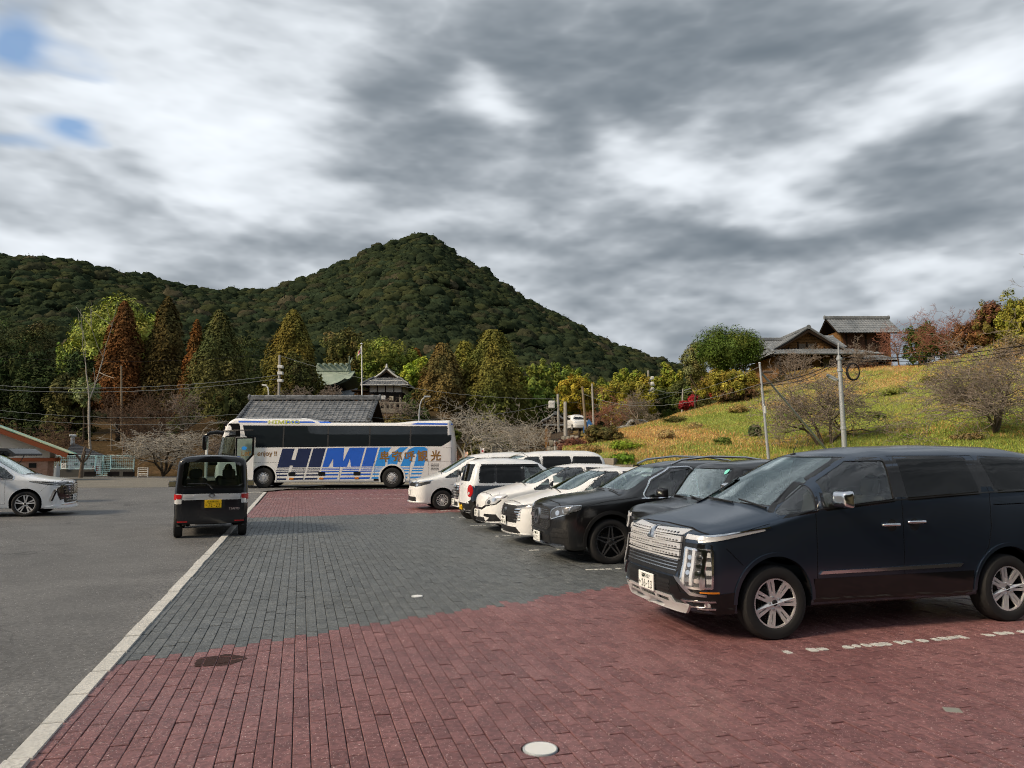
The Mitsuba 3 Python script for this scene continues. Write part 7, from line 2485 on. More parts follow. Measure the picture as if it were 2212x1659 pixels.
def crown(blobs, n, size, rgb, seed, sd=.22, core=.80, clumps=16, up=.12, long=1.4, core_rgb=None):
    """Leaf sprays in clumps over a set of lobes (centre, radii); returns the mesh and its leaf colours."""
    r = rng(seed)
    B = np.array([b[0] for b in blobs], float)
    R = np.array([b[1] for b in blobs], float)
    area = (R[:, 0] * R[:, 1]) ** .5 * R[:, 2] + 1e-6
    kb = np.repeat(np.arange(len(B)), np.maximum(4, (clumps * len(B) * area / area.sum()).astype(int)))
    d = r.normal(0, 1, (len(kb), 3))
    d[:, 2] = d[:, 2] * .9 + up
    d /= np.linalg.norm(d, axis=1, keepdims=True)
    cc = B[kb] + d * R[kb] * r.uniform(.72, 1.02, (len(kb), 1))
    cr = R[kb].mean(1) * r.uniform(.30, .52, len(kb))
    crgb = np.array(rgb)[None] * np.exp(r.normal(0, sd, (len(kb), 1))) * np.exp(r.normal(0, sd * .45, (len(kb), 3)) * [1, .5, .8])
    w = cr ** 2 / (cr ** 2).sum()
    k = r.choice(len(kb), n, p=w)
    e = r.normal(0, 1, (n, 3))
    e /= np.linalg.norm(e, axis=1, keepdims=True)
    e = e * .8 + d[k] * .35 + [0, 0, .15]
    p = cc[k] + e * (cr[k] * r.uniform(.5, 1.1, n) ** .6)[:, None]
    nr = e + r.normal(0, .45, (n, 3)) + [0, 0, .4]
    nr /= np.linalg.norm(nr, axis=1, keepdims=True)
    t = np.cross(nr, r.normal(0, 1, (n, 3)))
    t /= np.linalg.norm(t, axis=1, keepdims=True) + 1e-9
    b = np.cross(nr, t)
    s = size * r.uniform(.55, 1.3, (n, 1))
    v = np.stack([p - t * s * long, p + b * s * .95 + nr * s * .2, p + t * s * long - b * s * .35], 1).reshape(-1, 3)
    f = np.arange(3 * n).reshape(-1, 3)
    col = np.repeat(np.clip(crgb[k] * np.exp(r.normal(0, .16, (n, 1))), .002, .8), 3, 0)
    ms, cs = [(v, f)], [col]
    if core:
        iv, jf = ICO[2] if len(B) < 12 else ICO[1]
        for c_, q in zip(B, R):
            u = iv * (core * (.55 + .9 * meshkit.noise(iv * 3.1 + c_ + seed, seed)))[:, None] * q + c_
            ms.append((u, jf))
            cs.append(np.repeat(np.array([rgb]), len(u), 0))
    return cat(ms), np.clip(np.vstack(cs), .002, .8)


def lobes(kind, W, H, seed, k=12):
    """Lobes of a crown of half-width W and height H standing on z = 0."""
    r = rng(seed)
    out = []
    if kind == 'dome':
        out = [((0, 0, H * .50), (W * .93, W * .93, H * .46))]
    elif kind == 'plume':
        for j in range(k):
            x, y = r.uniform(-.85, .85) * W, r.uniform(-.5, .5) * W
            h = H * r.uniform(.72, 1.0) * (1 - .25 * abs(x) / W)
            for i in range(3):
                t = .35 + .3 * i
                out.append(((x + r.normal(0, .06 * W), y, h * t), (W * .16 * r.uniform(.8, 1.3), W * .16, h * .17)))
    else:
        for j in range(k):
            a, z = r.uniform(0, 2 * np.pi), r.uniform(.12, .80)
            rr = math.sqrt(max(.05, 1 - (2 * z - .85) ** 2)) * .62
            q = r.uniform(.34, .50)
            out.append(((W * rr * math.cos(a), W * rr * math.sin(a), H * z), (W * q, W * q, H * q * .62)))
        out.append(((0, 0, H * .5), (W * .62, W * .62, H * .42)))
    return out


def spire(c0, W, H, kind, n, size, rgb, seed, sd=.20):
    """A conifer: drooping sprays in ragged tiers about a pointed or rounded spire, with a dark heart."""
    r = rng(seed)
    prof = (lambda t: (1 - t) ** .66 * np.clip(t / .10 + .55, 0, 1)) if kind == 'cone' else (lambda t: (1 - np.clip(t - .12, 0, 1) ** 1.9) ** 1.1 * np.clip(t / .12 + .6, 0, 1))

    def rad(t, a):
        q = np.stack([np.cos(a) * 1.5, np.sin(a) * 1.5, t * H / W * 1.1], -1) + seed
        return W * prof(t) * (.52 + .86 * meshkit.fbm(q * 1.8, 3, seed)) + .02 * W

    t = r.random(n * 3)
    t = t[r.random(len(t)) < prof(t) + .05][:n]
    n = len(t)
    a = r.uniform(0, 2 * np.pi, n)
    R = rad(t, a) * (1 - .38 * r.random(n) ** 1.6)
    p = np.stack([c0[0] + R * np.cos(a), c0[1] + R * np.sin(a), c0[2] + t * H], 1)
    o = np.stack([np.cos(a), np.sin(a), 0 * a], 1)
    nr = o * .6 + r.normal(0, .4, (n, 3)) + [0, 0, .7]
    nr /= np.linalg.norm(nr, axis=1, keepdims=True)
    d = o + r.normal(0, .35, (n, 3)) - [0, 0, .35]
    d -= nr * (d * nr).sum(1, keepdims=True)
    d /= np.linalg.norm(d, axis=1, keepdims=True) + 1e-9
    b = np.cross(nr, d)
    s = size * r.uniform(.6, 1.4, (n, 1))
    v = np.stack([p - d * s * .5 - b * s * .7, p - d * s * .5 + b * s * .7, p + d * s * 1.5], 1).reshape(-1, 3)
    q = np.stack([np.cos(a) * 2, np.sin(a) * 2, t * H / W * 2], -1)
    tone = np.exp(sd * 2.2 * (meshkit.fbm(q * 1.3 + seed, 3, seed + 3) - .5))[:, None] * np.exp(r.normal(0, .15, (n, 1)))
    hue = 1 + .5 * (meshkit.noise(q * .8, seed + 7)[:, None] - .5) * np.array([[1, .1, -.3]])
    col = np.repeat(np.array(rgb)[None] * tone * hue, 3, 0)
    T_, A_ = np.meshgrid(np.linspace(0, 1, 14), np.linspace(0, 2 * np.pi, 15), indexing='ij')
    Rc = rad(T_, A_) * .60
    Rc[:, -1] = Rc[:, 0]
    core = grid(np.stack([c0[0] + Rc * np.cos(A_), c0[1] + Rc * np.sin(A_), c0[2] + T_ * H * .97], -1))
    return cat([(v, np.arange(3 * n).reshape(-1, 3)), core]), np.clip(np.vstack([col, np.repeat(np.array([rgb]), len(core[0]), 0)]), .002, .8)


def leafy(name, label, xv, y0, y1, hw, Y, kind, rgb, seed, n=3200, size=.0, trunk=True, k=12, core=.36, sd=.22, cat_='tree', group=None, long=1.5, base=None, core_rgb=None, clumps=None):
    """A leafy tree placed by its crown: column, top and bottom rows, half-width in columns, depth."""
    c0, c1 = pt(xv, y1, Y), pt(xv, y0, Y)
    W, H = hw * Y / FOCAL * (1.22 if kind in ('cone', 'column') else 1), c1[2] - c0[2]
    key_ = thing(name, label, cat_, group)
    size = size or max(.0016 * Y, .10)
    if kind in ('cone', 'column'):
        m, col = spire(c0, W, H, kind, int(n * 2.9), size * 1.05, np.array(rgb) * 1.65, seed)
    bl = [] if kind in ('cone', 'column') else [((b[0][0] + c0[0], b[0][1] + c0[1], b[0][2] + c0[2]), b[1]) for b in lobes(kind, W, H, seed, k)]
    if bl:
        m, col = crown(bl, int(n * 3.4), size * .78, np.array(rgb) * 1.65, seed, sd, core, clumps or max(9, int(120 / len(bl)) + 5), long=long, core_rgb=core_rgb)
    scene[key('crown', key_)] = mikit.ply(m, LEAF, False, color=col)
    if trunk:
        gz = base if base is not None else ground_z(c0[0], c0[1])
        r = rng(seed)
        r0 = max(.12, W * .085)
        p = np.array([[c0[0] + r.normal(0, .05) * i, c0[1], gz - .2 + (c0[2] + H * .75 - gz) * i / 5] for i in range(6)])
        part(key_, 'trunk', tube(p, np.linspace(r0, r0 * .3, 6), 8), 'mat_bark', True)
    return key_


def frusta(P0, P1, R0, R1, sides=4):
    P0, P1 = np.asarray(P0, float), np.asarray(P1, float)
    d = P1 - P0
    d /= np.linalg.norm(d, axis=1, keepdims=True) + 1e-9
    a = np.cross(d, np.where(np.abs(d[:, 2:]) < .8, [[0, 0, 1.0]], [[1.0, 0, 0]]))
    a /= np.linalg.norm(a, axis=1, keepdims=True) + 1e-9
    b = np.cross(d, a)
    an = np.arange(sides) * 2 * np.pi / sides
    ring = np.cos(an)[None, :, None] * a[:, None] + np.sin(an)[None, :, None] * b[:, None]
    v = np.concatenate([P0[:, None] + ring * np.asarray(R0)[:, None, None], P1[:, None] + ring * np.asarray(R1)[:, None, None]], 1)
    f = tri([[i, (i + 1) % sides, sides + (i + 1) % sides, sides + i] for i in range(sides)])
    n = len(P0)
    return v.reshape(-1, 3), (f[None] + (np.arange(n) * 2 * sides)[:, None, None]).reshape(-1, 3)


def limbs(base, H, spread, seed, depth=5, stems=1, up=.35, r0=.12, rmin=.010, fork=3, flat=.0, wig=.18, ratio=.70, lean=(0, 0), first=.32):
    """Segments of a bare tree, as (start, end, radius, radius, order)."""
    r = rng(seed)
    out = []
    stack = []
    for s in range(stems):
        a = 2 * np.pi * (s + r.random() * .6) / stems
        d = np.array([math.cos(a) * (.55 if stems > 1 else .05) + lean[0], math.sin(a) * (.4 if stems > 1 else .05) + lean[1], 1.0])
        stack.append((np.array(base, float), d / np.linalg.norm(d), H * first * r.uniform(.85, 1.1), r0 * (1 if stems == 1 else .7), 0))
    sc = np.array([spread, spread, 1 - flat])
    while stack:
        p, d, L, rad, o = stack.pop()
        segs = 3 if o < 3 else 2
        kids = []
        for i in range(segs):
            d = d + r.normal(0, wig, 3) * sc
            d[2] += up * .12
            d /= np.linalg.norm(d)
            q = p + d * L / segs
            r1 = rad * (1 - .28 / segs)
            out.append((p, q, rad, r1, o))
            p, rad = q, r1
            if o > 0 and i < segs - 1 and r.random() < .68 and o < depth - 1:
                kids.append((p, rad * .6))
        if o < depth:
            m = fork if o < 2 else 2 + (r.random() < .36)
            for j in range(m):
                e = d * .75 + r.normal(0, .55, 3) * sc + [0, 0, up * .3]
                e[:2] *= 1 + .25 * (spread - 1)
                e /= np.linalg.norm(e)
                stack.append((p, e, L * ratio * r.uniform(.75, 1.2), max(rad * .68, rmin), o + 1))
            for (kp, kr) in kids:
                e = d * .5 + r.normal(0, .7, 3) * sc + [0, 0, up * .3]
                e /= np.linalg.norm(e)
                stack.append((kp, e, L * ratio * r.uniform(.55, .95), max(kr, rmin), o + 2))
    return out


def bare(name, label, xv, yb, Y, H, spread, seed, wood='mat_twig_grey', trunk_m=None, cat_='tree', group=None, zb=None, tw=None, **kw):
    b = pt(xv, yb, Y)
    if zb is not None:
        b[2] = zb
    seg = limbs(b - [0, 0, .15], H, spread, seed, **kw)
    k = thing(name, label, cat_, group)
    for nm, sel, sides, m in (('trunk', [s for s in seg if s[4] < 2], 6, trunk_m or wood), ('branches', [s for s in seg if 2 <= s[4] < 4], 4, wood), ('twigs', [s for s in seg if s[4] >= 4], 3, tw or wood)):
        if sel:
            q = part(k, nm, frusta([s[0] for s in sel], [s[1] for s in sel], [s[2] for s in sel], [s[3] for s in sel], sides), m, True)
            if nm != 'trunk':
                labels[q] = {'kind': 'stuff'}
    return k


def on_bank(xv, yv, lo=24.0, hi=75.0):
    """The depth at which the line of sight meets the grassy bank."""
    Y = np.linspace(lo, hi, 500)
    p = np.array([pt(xv, yv, y) for y in Y])
    hit = np.where(p[:, 2] < right_z(p[:, 0], p[:, 1]))[0]
    return float(Y[hit[0]]) if len(hit) else hi


# --- tall trees behind the lot, from the left
CEDAR, RUST, OLIVE, LIME, DARK, GOLD, BAMBOO, MID = (.062, .060, .022), (.105, .050, .020), (.095, .085, .022), (.20, .23, .050), (.026, .036, .015), (.20, .165, .026), (.115, .140, .032), (.060, .070, .022)
leafy('broadleaf_tree', 'tall lime-green camphor-like tree behind the rust-brown conifers', 258, 645, 800, 92, 105, 'round', (.19, .215, .050), 201, 5200, .22, k=18)
leafy('conifer', 'tall rust-brown pointed conifer nearest the left, before the lime-green tree', 258, 650, 890, 55, 82, 'cone', RUST, 202, 5200)
leafy('conifer', 'rust-and-green pointed conifer, second from the left', 352, 640, 900, 56, 84, 'cone', (.066, .052, .020), 203, 5200)
leafy('conifer', 'narrow rust-brown conifer hugging the left side of the big green one', 416, 690, 935, 36, 81, 'cone', (.12, .058, .020), 204, 3600)
leafy('conifer', 'big dense dark green conifer behind the small black box wagon', 462, 668, 985, 78, 78, 'cone', (.066, .070, .026), 205, 8200)
leafy('conifer', 'olive-brown broad conifer behind the left end of the tiled roof', 628, 668, 880, 68, 90, 'cone', (.105, .092, .024), 206, 5600)
leafy('evergreen_tree', 'dark green tree filling the gap right of the big green conifer', 545, 735, 930, 55, 96, 'round', (.042, .052, .020), 207, 3200)
leafy('evergreen_tree', 'dark tree hiding the left part of the copper roof', 648, 770, 880, 40, 86, 'round', (.055, .058, .022), 292, 2600)
leafy('broadleaf_tree', 'round olive-brown tree left of the flagpole', 742, 718, 860, 56, 108, 'round', (.078, .078, .028), 208, 3600, .2)
leafy('broadleaf_tree', 'broad bright green tree behind the shrine office roof', 836, 735, 860, 66, 104, 'round', (.125, .15, .034), 209, 4200, .2)
leafy('broadleaf_tree', 'small lime-green tree right of the shrine office', 902, 776, 835, 34, 92, 'round', (.19, .24, .035), 210, 2200)
leafy('conifer', 'small rust-tipped conifer peeping above the lime-green tree', 898, 752, 800, 20, 106, 'cone', (.13, .060, .020), 211, 1200)
leafy('conifer', 'brown-green slender tree left of the big olive cedar', 955, 742, 895, 46, 84, 'column', (.105, .080, .030), 212, 4600)
leafy('conifer', 'big olive-green cedar standing highest at the centre', 1062, 714, 925, 68, 86, 'column', (.098, .098, .026), 213, 7600)
leafy('conifer', 'olive-yellow cedar top behind the big cedar', 1003, 738, 900, 42, 96, 'column', (.13, .125, .028), 214, 3000)
leafy('evergreen_tree', 'dark bushy evergreen under the lime-green tree', 905, 835, 930, 32, 84, 'round', (.042, .056, .020), 215, 2200)
for i, (x, y0, y1, w, Yd_, rgb, lab) in enumerate([(1172, 778, 905, 66, 100, BAMBOO, 'feathery bamboo grove right of the big cedar'), (1262, 800, 900, 66, 108, (.13, .165, .035), 'feathery bamboo behind the golden tree'), (1150, 830, 925, 50, 92, (.12, .16, .035), 'low bamboo plumes beside the big cedar'),
                                              (1350, 800, 880, 46, 112, (.15, .165, .030), 'yellowish bamboo plumes behind the olive tree'), (1440, 790, 880, 32, 104, (.15, .165, .030), 'bamboo plumes at the foot of the mountain behind the tall pole'), (1225, 862, 935, 44, 90, (.060, .085, .024), 'dark bamboo clump beneath the golden tree')]):
    leafy('bamboo', lab, x, y0, y1, w, Yd_, 'plume', rgb, 230 + i, 3600, .17, False, 16, .55, .25, 'bamboo', long=2.2)
leafy('golden_tree', 'golden yellow tree beside the roadside poles', 1250, 816, 900, 42, 84, 'round', GOLD, 216, 3800, .15, k=14)
leafy('olive_tree', 'broad olive-yellow tree right of the golden tree', 1352, 828, 915, 62, 82, 'round', (.16, .145, .026), 217, 4200, .15, k=16)
leafy('evergreen_tree', 'dark green evergreen right of the olive-yellow tree', 1432, 842, 905, 36, 84, 'round', (.045, .058, .020), 218, 2400)
leafy('evergreen_tree', 'dark evergreen thicket beside the hill path', 1478, 820, 880, 36, 80, 'round', (.050, .060, .020), 219, 2600)
# the dark thicket at the far left
for i, (x, y0, y1, w, Yd_, rgb, lab) in enumerate([(20, 745, 960, 70, 92, DARK, 'dark evergreen at the left edge behind the cream hall'), (95, 770, 965, 58, 88, (.030, .042, .018), 'dark evergreen above the cream hall roof'), (150, 815, 975, 46, 80, (.066, .066, .026), 'olive-brown tree above the toilet block'),
                                              (190, 760, 900, 40, 100, (.040, .055, .022), 'dark green tree left of the first conifer'), (60, 700, 850, 52, 128, (.055, .058, .026), 'brownish tree low on the left mountainside'), (-30, 690, 900, 60, 120, (.05, .06, .025), 'greyish green tree at the far left edge of the woods')]):
    leafy('evergreen_tree', lab, x, y0, y1, w, Yd_, 'round', rgb, 250 + i, 3600, .20, k=16)
leafy('bamboo', 'bright bamboo tuft in the dark woods at the left', 128, 738, 830, 20, 118, 'plume', (.16, .20, .05), 260, 1500, .2, False, 6, cat_='bamboo')
leafy('bamboo', 'pale bamboo tuft at the left edge of the woods', 12, 730, 800, 26, 122, 'plume', (.13, .15, .05), 261, 1500, .2, False, 6, cat_='bamboo')
leafy('broadleaf_tree', 'pale grey-green leafy tree beside the forked white trunk', 183, 815, 880, 26, 76, 'round', (.15, .18, .08), 262, 1100, .12, k=8, core=0)
leafy('shrub', 'dark green shrub at the foot of the big green conifer', 405, 905, 985, 40, 74, 'round', (.040, .055, .020), 263, 2400, cat_='shrub')
leafy('evergreen_tree', 'dark evergreen bushes left of the tiled roof', 500, 830, 960, 40, 70, 'round', (.045, .052, .020), 293, 2800)
leafy('shrub', 'leafy dark bush right of the tiled roof below the balustrade', 898, 868, 925, 26, 72, 'round', (.045, .062, .020), 264, 1800, cat_='shrub', base=3)
leafy('shrub', 'small clipped round bush below the bare cherry trees', 982, 929, 952, 14, 58, 'round', (.10, .12, .03), 265, 1200, .07, False, cat_='shrub')
leafy('shrub', 'mossy olive bush right of the coach behind the banners', 1062, 938, 992, 60, 62, 'round', (.085, .080, .028), 266, 3000, .10, False, k=14, cat_='shrub')
leafy('shrub', 'mossy bush behind the rear end of the coach', 858, 905, 960, 50, 64, 'round', (.080, .070, .026), 267, 2400, .11, False, k=12, cat_='shrub')

# --- bare trees
bare('bare_cherry_tree', 'low spreading pale bare tree beside the white ladder rack', 352, 1028, 58, 6.2, 1.9, 301, 'mat_twig_pale', 'mat_bark', zb=0.2, depth=6, stems=4, up=.12, r0=.16, rmin=.013, flat=.35, ratio=.74)
bare('bare_cherry_tree', 'pale bare cherry tree behind the coach rear, nearest the balustrade', 1003, 990, 60, 7.0, 1.6, 302, 'mat_twig_pale', 'mat_twig_pale', zb=.6, depth=5, stems=4, up=.15, r0=.15, rmin=.013, flat=.25, ratio=.74)
bare('bare_cherry_tree', 'pale bare cherry tree behind the parked white minivan', 1098, 1000, 56, 6.6, 1.6, 303, 'mat_twig_pale', 'mat_twig_pale', zb=.4, depth=5, stems=5, up=.14, r0=.14, rmin=.013, flat=.25, ratio=.74)
bare('bare_cherry_tree', 'slim pale bare tree at the roadside left of the stone wall', 1150, 1000, 60, 6.0, 1.4, 304, 'mat_twig_pale', 'mat_twig_pale', zb=.6, depth=5, stems=3, up=.2, r0=.10, rmin=.013, ratio=.72)
bare('bare_tree', 'bare tree in front of the terrace wall, right of the tiled roof', 838, 920, 71, 4.8, 1.5, 305, 'mat_twig_grey', zb=4.0, depth=5, stems=4, up=.2, r0=.09, rmin=.014, ratio=.74)
bare('bare_tree', 'bare brown tree behind the ridge of the tiled roof', 640, 880, 73, 3.6, 1.6, 306, 'mat_twig_grey', zb=6.2, depth=5, stems=4, up=.15, r0=.08, rmin=.014)
bare('bare_tree', 'bare grey tree right of the copper roof', 715, 885, 73, 3.4, 1.6, 307, 'mat_twig_grey', zb=6.2, depth=5, stems=4, up=.15, r0=.08, rmin=.014)
bare('bare_tree', 'tall forked pale trunk rising left of the first conifer', 197, 992, 66, 10.5, .55, 308, 'mat_twig_pale', 'mat_twig_pale', zb=1.5, depth=3, stems=1, up=.6, r0=.12, rmin=.022, fork=2, first=.5, wig=.16)
bare('bare_tree', 'brown bare thicket tree behind the blue fence gate', 268, 1000, 65, 7.0, 1.2, 309, 'mat_twig_brown', zb=1.4, depth=6, stems=4, up=.25, r0=.10, rmin=.014)
bare('bare_tree', 'brown bare tree left of the pale spreading tree', 318, 985, 68, 7.5, 1.2, 310, 'mat_twig_brown', zb=1.8, depth=6, stems=3, up=.25, r0=.10, rmin=.014)
bare('bare_tree', 'purplish bare tree below the big green conifer', 395, 985, 70, 7.0, 1.3, 311, 'mat_twig_grey', zb=2, depth=6, stems=3, up=.2, r0=.10, rmin=.014)
bare('bare_tree', 'dim bare tree behind the cream hall roof end', 110, 985, 62, 5.6, 1.4, 312, 'mat_twig_brown', zb=1.0, depth=6, stems=4, up=.15, r0=.09, rmin=.014)
bare('bare_tree', 'bare tree half hidden behind the front of the coach', 470, 1010, 60, 5.0, 1.6, 313, 'mat_twig_grey', zb=.6, depth=6, stems=4, up=.12, r0=.10, rmin=.014)
bare('pruned_tree', 'stubby pruned bare tree in front of the toilet block', 174, 1032, 55, 2.9, .75, 314, 'mat_bark_dark', zb=0, depth=1, stems=1, up=.6, r0=.16, rmin=.05, fork=5, first=.42, ratio=.95)
bare('bare_tree', 'reddish bare tree behind the hill shoulder, left of the tall pole', 1322, 935, 72, 5.2, 1.3, 315, 'mat_twig_red', 'mat_twig_brown', zb=3.7, depth=6, stems=3, up=.2, r0=.11, rmin=.014)
bare('bare_tree', 'grey bare tree below the tall pole with crossarms', 1385, 925, 70, 4.6, 1.3, 316, 'mat_twig_grey', zb=3.8, depth=6, stems=4, up=.2, r0=.11, rmin=.014)
bare('bare_tree', 'thin bare tree left of the hill house beside the clipped tree', 1595, 838, 62, 4.0, 1.1, 317, 'mat_twig_red', zb=7.0, depth=5, stems=3, up=.3, r0=.07, rmin=.012)
bare('bare_slope_tree', 'wide bare dark-limbed tree between the two steel poles on the bank', 1785, 970, 34, 5.2, 1.5, 318, 'mat_twig_grey', 'mat_bark_dark', zb=1.9, depth=6, stems=4, up=.12, r0=.10, rmin=.010, fork=4, flat=.1, ratio=.76)
bare('bare_slope_tree', 'wide bare tree on the bank at the right edge', 2150, 935, on_bank(2150, 935), 5.0, 1.6, 319, 'mat_twig_grey', 'mat_bark_dark', depth=6, stems=5, up=.12, r0=.09, rmin=.010, fork=4, flat=.1, ratio=.76)
bare('bare_red_tree', 'red-twigged bare tree before the right wing of the hill house', 1945, 800, 58, 4.6, 1.2, 320, 'mat_twig_red', 'mat_twig_brown', depth=6, stems=2, up=.35, r0=.10, rmin=.010)
bare('bare_red_tree', 'fan-shaped red-twigged bare tree on the skyline right of the house', 2068, 775, 54, 4.8, 1.25, 321, 'mat_twig_red', 'mat_twig_brown', depth=6, stems=4, up=.4, r0=.09, rmin=.010)
bare('bare_red_tree', 'bare twiggy tree on the skyline near the right edge', 2120, 740, 54, 3.6, 1.2, 322, 'mat_twig_red', 'mat_twig_brown', depth=5, stems=4, up=.4, r0=.08, rmin=.010)
bare('bare_tree', 'arching bare tree against the sky at the upper right edge', 2260, 700, 48, 6.6, 1.4, 323, 'mat_twig_grey', 'mat_bark_dark', zb=10.5, depth=6, stems=3, up=.12, r0=.12, rmin=.009, lean=(-.3, 0))
bare('bare_tree', 'grey bare shrub tree in front of the hill house porch', 1712, 815, 60, 3.6, 1.6, 324, 'mat_twig_grey', depth=6, stems=4, up=.2, r0=.08, rmin=.010)
bare('bare_tree', 'grey bare shrub tree beside the hill house steps', 1850, 812, 60, 3.6, 1.5, 325, 'mat_twig_grey', depth=6, stems=4, up=.2, r0=.08, rmin=.010)
bare('bare_shrub', 'low brown bare shrub behind the coach rear', 955, 985, 58, 2.6, 1.5, 326, 'mat_twig_red', zb=.6, depth=6, stems=6, up=.2, r0=.05, rmin=.012, cat_='shrub')

# --- greenery on the hill
leafy('clipped_tree', 'dense rounded dark green tree on the skyline left of the hill house', 1573, 720, 802, 62, 60, 'dome', (.050, .075, .017), 270, 8000, .075, k=1, core=.8, base=6.8, clumps=150)
leafy('pine_tree', 'feathery grey-green pine left of the rounded dark tree', 1502, 738, 830, 30, 64, 'round', (.125, .13, .052), 271, 2600, .09, k=10, core=0, base=5.6)
leafy('shrub', 'golden-green shrub below the rounded dark tree', 1575, 806, 862, 60, 57, 'round', (.17, .15, .030), 272, 4200, .085, False, k=16, cat_='shrub')
leafy('evergreen_tree', 'slender dark green tree right of the hill house', 1988, 708, 790, 34, 58, 'round', (.050, .075, .020), 273, 2800, .085, k=12)
leafy('evergreen_tree', 'small green tree next to the slender dark green one', 2036, 722, 782, 22, 57, 'round', (.065, .090, .025), 274, 1600, .085, k=9)
leafy('shrub', 'rust-brown shrubbery on the skyline right of the red-twigged tree', 2105, 690, 770, 44, 53, 'round', (.13, .072, .034), 275, 3400, .075, False, k=14, cat_='shrub')
leafy('shrub', 'olive green thicket on the skyline at the right', 2160, 648, 760, 46, 52, 'round', (.115, .105, .026), 276, 4600, .075, False, k=16, cat_='shrub')
leafy('shrub', 'tall yellow-green thicket at the right edge', 2212, 622, 770, 44, 50, 'round', (.17, .165, .032), 277, 4600, .075, False, k=16, cat_='shrub')
leafy('shrub', 'reddish climber tangle on top of the thicket at the right', 2140, 655, 700, 26, 52, 'round', (.12, .060, .040), 278, 1600, .07, False, k=8, core=0, cat_='shrub')
leafy('shrub', 'brown dry shrubs below the thicket at the right edge', 2190, 730, 800, 60, 47, 'round', (.14, .105, .050), 279, 3600, .07, False, k=14, core=.5, cat_='shrub')
leafy('hedge', 'dark red-brown hedge before the hill house garden', 1870, 788, 812, 46, 60, 'round', (.075, .040, .026), 280, 2600, .075, False, k=12, cat_='hedge')
leafy('hedge', 'brown hedge below the left end of the hill house', 1590, 842, 866, 46, 56, 'round', (.085, .055, .030), 281, 2400, .075, False, k=12, cat_='hedge')
leafy('hedge', 'clipped wine-brown hedge above the stone wall', 1236, 950, 978, 34, 43, 'round', (.105, .050, .036), 282, 3600, .05, False, k=14, cat_='hedge')
leafy('shrub', 'dark bush on the shoulder of the orange bank', 1304, 921, 958, 38, on_bank(1304, 955), 'round', (.070, .062, .024), 283, 2600, .06, False, k=12, cat_='shrub')
leafy('shrub', 'small grey-green bush on the bank left of the first steel pole', 1630, 920, 948, 15, on_bank(1630, 944), 'round', (.060, .075, .035), 284, 1400, .05, False, k=8, cat_='shrub')
leafy('shrub', 'red-leaved bush by the hill path, left of three', 1476, 866, 884, 12, 66, 'round', (.20, .025, .030), 285, 700, .08, False, k=6, cat_='shrub')
leafy('shrub', 'bright red bush by the hill path, middle of three', 1498, 852, 876, 13, 66, 'round', (.24, .028, .036), 286, 800, .08, False, k=6, cat_='shrub')
leafy('shrub', 'red round bush highest on the hill path', 1542, 838, 862, 11, 64, 'round', (.22, .035, .030), 287, 700, .08, False, k=6, cat_='shrub')
leafy('shrub', 'dark green bush beside the red bushes', 1520, 858, 884, 16, 64, 'round', (.055, .055, .020), 288, 1100, .08, False, k=8, cat_='shrub')
leafy('shrub', 'fresh green weeds spilling over the retaining wall', 1345, 985, 1002, 30, 35.9, 'round', (.095, .16, .022), 289, 1800, .05, False, k=10, core=.4, cat_='weeds')
leafy('shrub', 'patch of fresh green weeds on the orange bank', 1352, 958, 972, 40, on_bank(1352, 968), 'round', (.12, .17, .022), 290, 1400, .05, False, k=10, core=0, cat_='weeds')
leafy('shrub', 'reddish bare-looking bush behind the hill path', 1520, 812, 858, 26, 70, 'round', (.12, .070, .045), 291, 1700, .08, False, k=9, core=0, cat_='shrub')
r = rng(400)
spots = [(1275, 974, 'dry tawny grass tussock low on the orange bank, left'), (1440, 948, 'straw-coloured tussock above the retaining wall'), (1500, 925, 'pale tussock on the middle of the orange bank'), (1560, 960, 'dark green weed clump left of the first steel pole'),
         (1705, 905, 'green weed clump beside the diagonal stay'), (1900, 905, 'leafy clump right of the galvanised pole'), (1965, 948, 'fresh green clump low on the right of the bank'), (2060, 870, 'brown bramble patch on the upper right of the bank'), (2010, 830, 'olive bramble patch near the hill crest'),
         (1935, 850, 'grassy clump below the hill house garden'), (2095, 950, 'dry bramble mound at the foot of the right-hand bare tree'), (2170, 880, 'tawny bramble on the right edge of the bank'), (1450, 912, 'small dark bush on the crest of the orange bank'), (1600, 890, 'tawny tussock below the brown hedge')]
for i, (x, y, lab) in enumerate(spots):
    Yk_ = on_bank(x, y)
    tone = [(.20, .145, .06), (.24, .185, .09), (.23, .18, .08), (.075, .10, .025), (.10, .14, .03), (.09, .12, .03), (.12, .17, .03), (.12, .085, .05), (.11, .10, .035), (.13, .15, .04), (.16, .125, .06), (.17, .13, .07), (.06, .06, .022), (.20, .15, .06)][i]
    leafy('bank_clump', lab, x, y - r.uniform(9, 16), y + 4, r.uniform(16, 34), Yk_, 'round', tone, 410 + i, 700, .045, False, 7, .5, cat_='undergrowth')
# ------------------------------------------------------------------ fences, poles, wires, signs and other street furniture
mat_p('cyan_paint', (.36, .60, .66), .45)
mat_d('white_paint', (.68, .69, .68))
mat_d('dark_stone', (.075, .075, .072))
YF = 57.2


def PF(x, y, Y=YF):
    return pt(x, y, Y)


